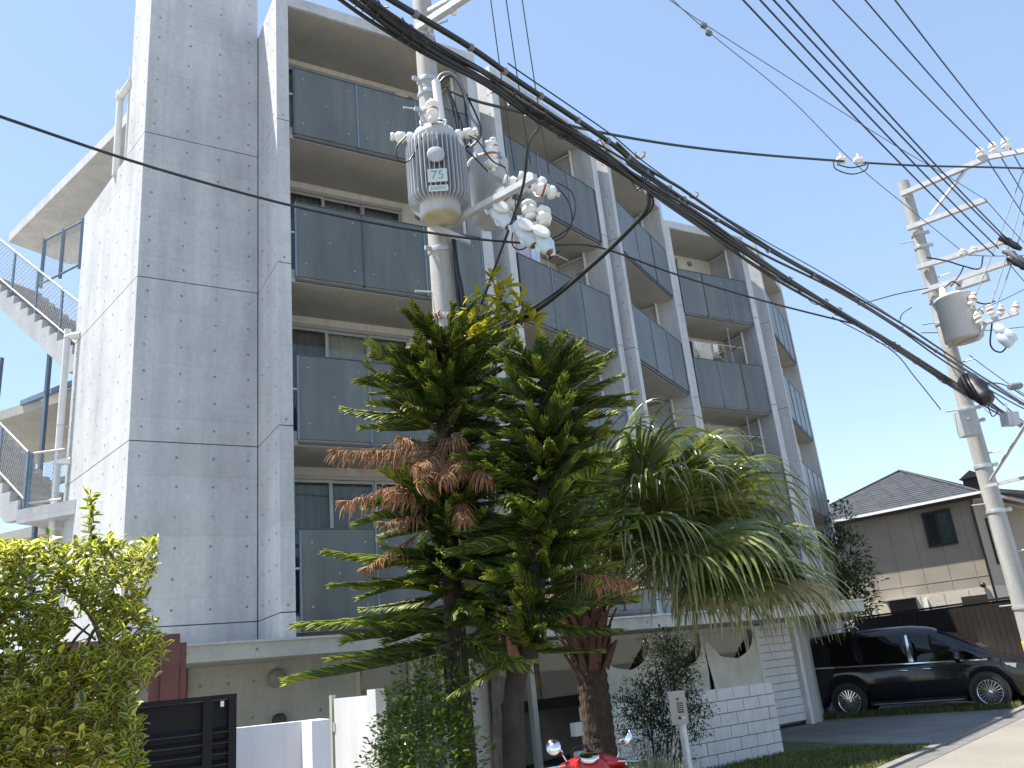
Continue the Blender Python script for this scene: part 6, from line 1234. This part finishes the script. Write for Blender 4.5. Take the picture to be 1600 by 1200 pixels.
# ================================================================== neighbour's house
M_SID = mk('beige_siding_shaded', (0.27, 0.235, 0.195), 0.8, 0.06, 2, bump=0.15, bscale=30); M_SID2 = mk('pale_stone_siding_lit', (0.44, 0.40, 0.34), 0.85, 0.14, 14, bump=0.6, bscale=25)  # upper tone darkened for shade, lower stone kept pale for sunlight
M_SLATE = mk('grey_slate', (0.036, 0.039, 0.047), 0.55, 0.25, 3, bump=0.2, bscale=40); M_GUT = mk('white_gutter', (0.78, 0.78, 0.78), 0.4, 0.03); M_DKBR = mk('dark_brown_metal', (0.028, 0.022, 0.022), 0.4, 0.2)
ZE = 5.95
eL, eR = atz(1316, 809, ZE + 0.06), atz(1529, 766, ZE + 0.06); eL.z = eR.z = 0
hx = (eR - eL).normalized(); hy = V(-hx.y, hx.x, 0)      # along the eave (to the right), away from us
eL = eR - hx * 7.6; W_ = 7.6; D_ = 7.8; ov = 0.5
HS = thing('neighbour_house', (eL + eR) / 2 + hy * 3, 'beige two-storey house with a grey slate hip roof behind the minivan', 'house')
hp = lambda x, y, z: eR + hx * x + hy * y + V(0, 0, z)       # x<=0 to the left
wall = MB(); wall.box(hp(-W_ / 2, D_ / 2, (ZE - 0.05 + 2.95) / 2), (W_ - 2 * ov, D_ - 2 * ov, ZE - 0.05 - 2.95), hx, hy); WLL = wall.build('upper_wall', M_SID, HS)
b = MB(); b.box(hp(-W_ / 2, D_ / 2, 1.475), (W_ - 2 * ov + 0.04, D_ - 2 * ov + 0.04, 2.95), hx, hy); b.build('lower_wall', M_SID2, HS)
for z in (2.95, 3.3): MB().box(hp(-W_ / 2, ov - 0.004, z), (W_ - 2 * ov + 0.02, 0.012, 0.02), hx, hy).build('band', M_SID, HS)
for x in (-0.9, -1.75, -2.6, -3.45, -4.3, -5.15, -6.0): MB().box(hp(x, ov - 0.003, 4.4), (0.014, 0.012, 3.0), hx, hy).build('panel_joint', mk('siding_joint', (0.24, 0.205, 0.17), 0.8), HS)
for x in (-1.3, -2.1, -2.9, -3.7, -4.5): MB().box(hp(x, ov - 0.023, 1.45), (0.012, 0.012, 2.9), hx, hy).build('panel_joint', mk('siding_joint', (0.24, 0.205, 0.17), 0.8), HS)
apx = hp(-W_ / 2, D_ / 2, ZE + 1.95); corners = [hp(-W_, 0, ZE), hp(0, 0, ZE), hp(0, D_, ZE), hp(-W_, D_, ZE)]
rf = MB(); rf.add(corners + [apx], [(0, 1, 4), (1, 2, 4), (2, 3, 4), (3, 0, 4), (3, 2, 1, 0)]); RF = rf.build('roof', M_SLATE, HS)
MB().box(hp(-W_ / 2, D_ / 2, ZE - 0.06), (W_ - 0.06, D_ - 0.06, 0.08), hx, hy).build('eaves_soffit', mk('cream_soffit', (0.42, 0.38, 0.33), 0.7), HS)
b = MB(); b.box(hp(-W_ / 2, -0.03, ZE - 0.02), (W_ + 0.1, 0.11, 0.085), hx, hy); b.build('gutter', M_GUT, RF)
b = MB(); b.box(hp(-W_ / 2, 0.03, ZE - 0.12), (W_ + 0.02, 0.05, 0.12), hx, hy); b.build('fascia', M_DKBR, RF)
b = MB(); b.box(hp(0.03, D_ / 2, ZE - 0.02), (0.11, D_ + 0.1, 0.085), hx, hy); b.build('gutter', M_GUT, RF)
b = MB(); b.box(hp(-0.02, D_ / 2, ZE - 0.12), (0.05, D_, 0.12), hx, hy); b.build('fascia', M_DKBR, RF)
# slates on the slope that faces us and the one beside it
def slates(c0, c1, apex, course, wid, rn):
    c0, c1, apex = Vector(c0), Vector(c1), Vector(apex); ex = (c1 - c0).normalized(); foot = c0 + ex * (apex - c0).dot(ex); up = (apex - foot); H = up.length; up.normalize(); nn = ex.cross(up).normalized(); nn = nn if nn.z > 0 else -nn
    n = int(H / course)
    for r_ in range(n):
        t0_, t1_ = r_ / n, (r_ + 1) / n; a = c0.lerp(apex, t0_); e = c1.lerp(apex, t0_); L = (e - a).length; lim0, lim1 = 0.0, L; tr = H / n
        k = -(0.5 if r_ % 2 else 0.0); sh0 = (c0.lerp(apex, t1_) - a).dot(ex); sh1 = L + (c1.lerp(apex, t1_) - e).dot(ex)
        while k * wid < L:
            x0, x1 = max(k * wid + 0.006, 0), min((k + 1) * wid - 0.006, L); k += 1
            if x1 - x0 < 0.05: continue
            y0, y1 = max(x0, sh0), min(x1, sh1)
            lift = 0.018 + rn.uniform(0, 0.006)
            pts = [a + ex * x0 + nn * lift, a + ex * x1 + nn * lift]
            pts += [a + ex * y1 + up * tr + nn * 0.008, a + ex * y0 + up * tr + nn * 0.008] if y1 > y0 + 0.02 else [a + ex * ((x0 + x1) / 2 if sh0 < x0 else x1) + up * tr * 0.6 + nn * 0.008]
            b = MB(); b.extrude(pts, -nn * 0.016); b.build('slate', M_SLATE, RF)
rn = random.Random(2); slates(corners[0], corners[1], apx, 0.215, 0.62, rn)
for a in (corners[0], corners[1], corners[2]): b = MB(); b.tube([Vector(a) + V(0, 0, 0.03), apx + V(0, 0, 0.03)], 0.05, 6); b.build('hip_cap', M_SLATE, RF)
def house_window(x, z0, z1, w, right=False):
    b = MB(); P_ = (lambda s, o, z: hp(x + s, ov - o, z)) if not right else (lambda s, o, z: hp(-ov + o, x + s, z)); ax = hx if not right else hy; ay = hy if not right else hx
    for (s, zz, ww, hh) in ((-w / 2, (z0 + z1) / 2, 0.07, z1 - z0), (w / 2, (z0 + z1) / 2, 0.07, z1 - z0), (0, z0, w + 0.07, 0.08), (0, z1, w + 0.07, 0.08), (0.0, (z0 + z1) / 2, 0.06, z1 - z0)): b.box(P_(s, 0.03, zz), (ww, 0.09, hh), ax, ay)
    W = b.build('window', M_DKBR, HS)
    for i in (-1, 1):
        MB().box(P_(i * w / 4, 0.02, (z0 + z1) / 2), (w / 2 - 0.09, 0.012, z1 - z0 - 0.08), ax, ay).build('pane', M_GLASS, W)
        MB().box(P_(i * w / 4, 0.004, (z0 + z1) / 2), (w / 2 - 0.08, 0.004, z1 - z0 - 0.08), ax, ay).build('curtain', mk('house_blind_dark', (0.03, 0.035, 0.035), 0.8) if i < 0 else mk('house_lace', (0.13, 0.16, 0.155), 0.9), W)
hwp = atz(1468, 825, 4.8)
def hx_at(u, v, y=ov):
    r = ray(u, v); n_ = hy; o = hp(0, y, 0); t = (o - V(0, 0, CAM_H)).dot(n_) / r.dot(n_); p = V(0, 0, CAM_H) + r * t; return (p - eR).dot(hx), p.z
xw, zw = hx_at(1468, 824); x_l, _ = hx_at(1446, 826); x_r, _ = hx_at(1491, 824); _, z_t = hx_at(1466, 797); _, z_b = hx_at(1471, 853)
house_window(xw, z_b + 0.03, z_t - 0.05, (x_r - x_l) - 0.05); house_window(2.2, 3.7, 5.2, 1.3, True)
xa, za_ = hx_at(1407, 935); b = MB(); b.box(hp(xa, ov - 0.22, za_ - 0.02), (1.1, 0.5, 0.05), hx, hy, None); AW = b.build('awning', M_GALV, HS); MB().box(hp(xa + 0.05, ov - 0.03, za_ - 0.32), (0.95, 0.06, 0.55), hx, hy).build('store_window', M_DKBR, HS)
xa, za_ = hx_at(1540, 932); MB().box(hp(xa - 0.35, ov - 0.03, za_ - 0.1), (0.8, 0.07, 0.35), hx, hy).build('small_window', M_DKBR, HS)
xa, za_ = hx_at(1449, 945); MB().box(hp(xa, ov - 0.05, za_ - 0.2), (0.13, 0.08, 0.8), hx, hy).build('meter_pipe', M_PVC, HS)
xa, za_ = hx_at(1537, 914); b = MB(); b.lathe(hp(xa, ov, za_), [(0.05, 0), (0.05, 0.06), (0.09, 0.08), (0.07, 0.16), (0, 0.17)], 14, -hy); b.build('sensor_lamp', M_BLACK, HS)
b = MB(); b.tube([hp(-ov + 0.02, ov - 0.07, 0.1), hp(-ov + 0.02, ov - 0.07, ZE - 0.5), hp(-ov + 0.2, 0.05, ZE - 0.12)], 0.045, 8); b.build('downpipe', M_DKBR, HS)
# lower side roof and dark ridge vent at the right
b = MB(); b.extrude([hp(-0.2, 2.2, ZE + 0.35), hp(1.9, 2.2, ZE - 0.3), hp(1.9, 2.2, ZE - 0.42), hp(-0.2, 2.2, ZE + 0.2)], hy * 4); b.build('side_roof', M_SLATE, HS)
b = MB(); b.box(hp(-0.9, 3.0, ZE + 0.75), (0.7, 0.5, 0.4), hx, hy); b.extrude([hp(-1.35, 2.65, ZE + 0.93), hp(-0.45, 2.65, ZE + 0.93), hp(-0.9, 2.65, ZE + 1.2)], hy * 0.7); b.build('roof_vent', M_DKBR, HS)
# brown board fence
f0, f1 = at(1335, 968, 27.5), at(1640, 925, 22.5); zf = 2.28; f0.z = f1.z = 0; fd = (f1 - f0); Lf = fd.length; fd.normalize(); fn_ = V(fd.y, -fd.x, 0)
FE = thing('board_fence', (f0 + f1) / 2, 'dark red-brown vertical board fence behind the minivan', 'fence'); M_FB = mk('dark_redbrown_board', (0.013, 0.0085, 0.0075), 0.6, 0.25, 3, streak=0.25)
nb = int(Lf / 0.19); bx = MB(); bx.box((0, 0, zf / 2), (0.178, 0.022, zf - 0.05), (1, 0, 0)); mbd = bx.mesh('board', M_FB); qf = Matrix((fd, V(0, 0, 1).cross(fd), V(0, 0, 1))).transposed().to_quaternion(); rn = random.Random(6)
for i in range(nb): inst('board', mbd, FE, f0 + fd * (0.095 + i * 0.19) + fn_ * rn.uniform(-0.003, 0.003), qf)
MB().box((f0 + f1) / 2 + V(0, 0, zf + 0.01), (Lf, 0.07, 0.05), fd).build('cap_rail', M_FB, FE)
for z in (0.5, 1.7): MB().box((f0 + f1) / 2 + V(0, 0, z) - V(fn_.x, fn_.y, 0) * (0.04 if fn_.y < 0 else -0.04), (Lf, 0.04, 0.08), fd).build('back_rail', M_FB, FE)
# ================================================================== black minivan
M_CAR = mk('black_car_paint', (0.006, 0.007, 0.010), 0.14, 0.05, 1, coat=0.45, spec=0.4); M_TYRE = mk('tyre_rubber', (0.018, 0.018, 0.018), 0.8, 0.2, 20); M_CLAD = mk('black_plastic_trim', (0.014, 0.014, 0.015), 0.5, 0.1)
cf_, cr_ = V(9.70, 20.16, 0), V(7.27, 21.65, 0); cx = (cf_ - cr_).normalized(); cyv = V(-cx.y, cx.x, 0); WB = 3.0; HWD = 0.92       # cx: forward, cyv: to the far side
org = (cf_ + cr_) / 2 + cyv * (HWD - 0.03)
CAR = thing('minivan', org, 'black minivan with multi-spoke alloy wheels parked nose to the road', 'minivan')
cp = lambda x, y, z: org + cx * x + cyv * y + V(0, 0, z)       # y<0 is the near side
XF, XR = 1.5, -1.5; RW = 0.345
def lerp_tab(tab, x):
    for (a, p), (c, q) in zip(tab[:-1], tab[1:]):
        if a <= x <= c: return p + (q - p) * (x - a) / (c - a)
    return tab[0][1] if x < tab[0][0] else tab[-1][1]
top_t = [(-2.42, 1.30), (-2.38, 1.70), (-2.25, 1.84), (-1.6, 1.90), (-0.6, 1.915), (0.1, 1.895), (0.55, 1.83), (0.9, 1.68), (1.3, 1.42), (1.62, 1.20), (1.75, 1.12), (2.05, 1.06), (2.3, 0.97), (2.42, 0.86), (2.48, 0.6)]
belt_t = [(-2.42, 1.12), (-1.0, 1.08), (0.6, 1.05), (1.5, 1.02), (2.1, 0.96), (2.42, 0.84), (2.48, 0.58)]
hw_t = [(-2.42, 0.80), (-2.3, 0.89), (-1.8, 0.925), (1.2, 0.925), (1.9, 0.90), (2.2, 0.82), (2.4, 0.66), (2.48, 0.5)]
xs = [-2.42, -2.40, -2.34, -2.25, -2.0] + [round(-1.9 + 0.1 * i, 3) for i in range(36)] + [1.75, 1.9, 2.05, 2.2, 2.3, 2.38, 2.43, 2.48]
xs = sorted(set(xs)); b = MB(); b.smooth = True; rings = []
for x in xs:
    zt_, zb_, hw_ = lerp_tab(top_t, x), min(lerp_tab(belt_t, x), lerp_tab(top_t, x) - 0.02), lerp_tab(hw_t, x); zlow = 0.24 if x < 2.2 else 0.2
    for xc in (XF, XR):
        if abs(x - xc) < 0.42: zlow = max(zlow, RW + math.sqrt(max(0, 0.42 ** 2 - (x - xc) ** 2)) * 1.0 - 0.02)
    th = min(0.16, max(0.0, (zt_ - zb_)) * 0.19)
    sec = [(hw_ * 0.93, zlow), (hw_ * 0.99, zlow + 0.05), (hw_, (zlow + zb_) / 2 + 0.05), (hw_ * 0.992, zb_ - 0.06), (hw_ * 0.975, zb_), (hw_ - th * 0.45, zb_ + (zt_ - zb_) * 0.45), (hw_ - th, zb_ + (zt_ - zb_) * 0.84), (hw_ - th - min(0.09, (zt_ - zb_) * 0.3), zt_ - (zt_ - zb_) * 0.04), (hw_ * 0.5, zt_ + 0.006), (0, zt_ + 0.012)]
    ring = [cp(x, -y, z) for y, z in sec] + [cp(x, y, z) for y, z in sec[-2::-1]]; rings.append(ring)
n = len(rings[0])
b.v = [tuple(p) for r in rings for p in r]
for i in range(len(rings) - 1):
    for j in range(n - 1):
        b.f.append([i * n + j, (i + 1) * n + j, (i + 1) * n + j + 1, i * n + j + 1]); b.m.append(0); b.sm.append(True)
b.f.append(list(range(n - 1, -1, -1))); b.m.append(0); b.sm.append(False); b.f.append([(len(rings) - 1) * n + j for j in range(n)]); b.m.append(0); b.sm.append(False)
BODY = b.build('body', M_CAR, CAR)
def side(x, z, o=0.0):     # a point on the near side skin
    zt_, zb_, hw_ = lerp_tab(top_t, x), lerp_tab(belt_t, x), lerp_tab(hw_t, x); th = min(0.16, max(0, zt_ - zb_) * 0.19)
    if z >= zb_: t = (z - zb_) / max(0.01, zt_ - zb_); y = hw_ * 0.975 + (hw_ - th * 0.45 - hw_ * 0.975) * min(1, t / 0.45) if t < 0.45 else hw_ - th * 0.45 - th * 0.55 * min(1, (t - 0.45) / 0.39)
    else: y = hw_ * (0.975 + 0.025 * min(1, (zb_ - z) / 0.3))
    return y + o
def skin_poly(name, outline, mat, o=0.008, parent=None):
    """a panel that follows the side of the car: outline in (x, z), resampled along its length"""
    for sg in (-1, 1):
        b = MB(); b.smooth = True; x0, x1 = min(p[0] for p in outline), max(p[0] for p in outline); N = 18
        def span(x):
            zs = []
            for (a, p), (c, q) in zip(outline, outline[1:] + outline[:1]):
                if min(a, c) <= x <= max(a, c) and a != c: zs.append(p + (q - p) * (x - a) / (c - a))
            return min(zs), max(zs)
        for i in range(N + 1):
            x = x0 + (x1 - x0) * min(max(i / N, 0.002), 0.998); lo, hi = span(x)
            for k in range(5): z = lo + (hi - lo) * k / 4; b.v.append(tuple(cp(x, sg * side(x, z, o), z)))
        b.f = [[i * 5 + k, (i + 1) * 5 + k, (i + 1) * 5 + k + 1, i * 5 + k + 1] for i in range(N) for k in range(4)]; b.m = [0] * len(b.f); b.sm = [True] * len(b.f)
        b.build(name, mat, parent or CAR)
skin_poly('rear_window', [(-2.2, 1.16), (-1.12, 1.13), (-1.14, 1.74), (-2.1, 1.70)], M_GLASSC)
skin_poly('sliding_door_window', [(-1.04, 1.13), (0.0, 1.10), (-0.04, 1.74), (-1.06, 1.74)], M_GLASSC)
skin_poly('front_window', [(0.12, 1.10), (1.02, 1.07), (0.98, 1.36), (0.55, 1.66), (0.10, 1.73)], M_GLASSC)
skin_poly('quarter_window', [(1.08, 1.07), (1.52, 1.05), (1.08, 1.33)], M_GLASSC)
skin_poly('chrome_pillar', [(0.0, 1.12), (0.10, 1.11), (0.06, 1.70), (0.015, 1.70)], M_CHROME, 0.014)
skin_poly('belt_moulding', [(-2.2, 1.125), (1.62, 1.015), (1.62, 1.04), (-2.2, 1.155)], M_CHROME, 0.012)
for x in (-1.09, 0.05, 1.05):
    for sg in (-1, 1): b = MB(); b.tube([cp(x + 0.02 * k, sg * (side(x, z, 0.001)), z) for k, z in enumerate((0.36, 0.6, 0.85, 1.02))], 0.004, 4); b.build('door_gap', M_CLAD, CAR)
for x in (-0.18, 0.32):
    for sg in (-1, 1): b = MB(); b.tube([cp(x - 0.11, sg * side(x, 0.93, 0.012), 0.925), cp(x, sg * side(x, 0.93, 0.04), 0.935), cp(x + 0.11, sg * side(x, 0.93, 0.012), 0.93)], [0.012, 0.017, 0.012], 8); b.build('door_handle', M_CHROME, CAR)
for sg in (-1, 1):
    b = MB(); b.box(cp(0.0, sg * 0.915, 0.26), (2.06, 0.05, 0.10), cx, cyv); b.build('side_skirt', M_CAR, CAR); b = MB(); b.box(cp(0.0, sg * 0.942, 0.245), (1.9, 0.012, 0.022), cx, cyv); b.build('skirt_trim', M_CHROME, CAR)
    b = MB(); b.smooth = True; b.lathe(cp(1.02, sg * 1.03, 1.13), [(0.02, -0.13), (0.075, -0.10), (0.10, -0.02), (0.095, 0.06), (0.04, 0.11)], 14, cyv * sg * 1.0 + cx * 0.1); MR = b.build('door_mirror', M_CAR, CAR)
    b = MB(); b.tube([cp(1.05, sg * 0.90, 1.07), cp(1.03, sg * 1.0, 1.09)], 0.03, 8); b.build('mirror_stalk', M_CLAD, MR)
    # lamps wrap round the corner of the nose
    b = MB(); pts = [(1.92, 0.93, 0.0), (2.14, 0.90, 0), (2.34, 0.82, 0), (2.40, 0.74, 0), (2.32, 0.70, 0), (2.1, 0.76, 0), (1.98, 0.84, 0)]
    b.add([cp(x, sg * (lerp_tab(hw_t, x) * 0.985 + 0.008), z) for x, z, _ in pts], [tuple(range(7)) if sg < 0 else tuple(range(6, -1, -1))]); HL = b.build('headlight', mk('headlamp_lens', (0.55, 0.57, 0.6), 0.08, 0.1, 20, metal=0.7), CAR)
    b = MB(); b.lathe(cp(2.36, sg * 0.70, 0.46), [(0.02, 0), (0.075, 0.01), (0.085, 0.03), (0.06, 0.04)], 16, cx * 0.6 + cyv * sg * 0.8); b.build('fog_lamp', M_CHROME, CAR)
    for xc in (XF, XR):
        WH = MB(); c = cp(xc, sg * 0.70, RW); a_ = cyv * sg
        WH.lathe(c, [(0.20, 0), (0.31, 0.0), (0.338, 0.03), (0.345, 0.06), (0.345, 0.16), (0.335, 0.195), (0.30, 0.215), (0.262, 0.212), (0.258, 0.19), (0.258, 0.05)], 40, a_); W = WH.build('wheel', M_TYRE, CAR)
        b = MB(); b.lathe(c + a_ * 0.185, [(0.262, -0.12), (0.262, 0.022), (0.250, 0.026), (0.240, 0.010), (0.238, -0.12)], 40, a_); b.lathe(c + a_ * 0.17, [(0.05, -0.06), (0.055, 0.03), (0.04, 0.042), (0, 0.043)], 20, a_)
        u_ = a_.orthogonal().normalized(); w_ = a_.cross(u_)
        for k in range(20):
            an = 2 * math.pi * (k // 2) / 10 + (0.09 if k % 2 else -0.09); an2 = 2 * math.pi * (k // 2) / 10 + (0.17 if k % 2 else -0.17)
            d1 = u_ * math.cos(an) + w_ * math.sin(an); d2 = u_ * math.cos(an2) + w_ * math.sin(an2); p0, p1 = c + a_ * 0.200 + d1 * 0.05, c + a_ * 0.196 + d2 * 0.245; dd = p1 - p0
            b.box((p0 + p1) / 2, (dd.length, 0.016, 0.02), dd, None, a_)
        b.build('rim', M_CHROME, W)
        b = MB(); b.lathe(c + a_ * 0.09, [(0.05, 0), (0.235, 0.005), (0.235, 0.012), (0.05, 0.012)], 24, a_); b.build('brake_disc', M_CLAD, W)
        b = MB(); b.lathe(cp(xc, sg * 0.35, RW + 0.02), [(0.40, 0), (0.415, 0.02), (0.415, 0.54)], 28, a_); b.build('wheel_well', M_CLAD, CAR)
# windscreen, bonnet line, grille, bumper, roof rails
b = MB(); b.smooth = True; N = 10
for i in range(9):
    t = i / 8; x = 0.72 + (1.60 - 0.72) * t; z = lerp_tab(top_t, x); hw_ = lerp_tab(hw_t, x) - 0.16 + 0.05 * t
    for k in range(N + 1): y = -hw_ + 2 * hw_ * k / N; b.v.append(tuple(cp(x, y, z + 0.016 - 0.02 * (abs(y) / hw_) ** 3)))
b.f = [[i * (N + 1) + k, (i + 1) * (N + 1) + k, (i + 1) * (N + 1) + k + 1, i * (N + 1) + k + 1] for i in range(8) for k in range(N)]; b.m = [0] * len(b.f); b.sm = [True] * len(b.f); b.build('windscreen', glassmat('windscreen_glass', (0.12, 0.14, 0.15), 1.6), CAR)
for y in (-0.35, 0.25): b = MB(); b.tube([cp(1.62, y, 1.20), cp(1.40, y + 0.3, 1.375)], 0.008, 5); b.build('wiper', M_CLAD, CAR)
for i in range(4): b = MB(); b.box(cp(2.455 - 0.012 * i, 0, 0.82 - 0.085 * i), (0.03, 1.05 - 0.08 * i, 0.03), cx, cyv); b.build('grille_bar', M_CHROME, CAR)
b = MB(); b.box(cp(2.46, 0, 0.42), (0.03, 0.34, 0.17), cx, cyv); b.build('number_plate', M_WHITE, CAR)
b = MB(); b.box(cp(2.38, 0, 0.26), (0.18, 1.3, 0.10), cx, cyv); b.build('front_lip', M_CLAD, CAR)
b = MB(); b.box(cp(-2.40, 0, 0.34), (0.12, 1.5, 0.20), cx, cyv); b.build('rear_bumper', M_CAR, CAR)
for sg in (-1, 1): b = MB(); b.box(cp(-2.40, sg * 0.76, 1.28), (0.06, 0.16, 0.5), cx, cyv); b.build('tail_lamp', mk('tail_lamp_red', (0.25, 0.01, 0.01), 0.15), CAR)
b = MB(); b.tube([cp(-2.0, -0.45, 1.93), cp(-1.95, -0.45, 1.985), cp(-1.1, -0.45, 2.0), cp(-1.05, -0.45, 1.93)], 0.016, 6); b.build('roof_rack_bar', M_GALVP, CAR)
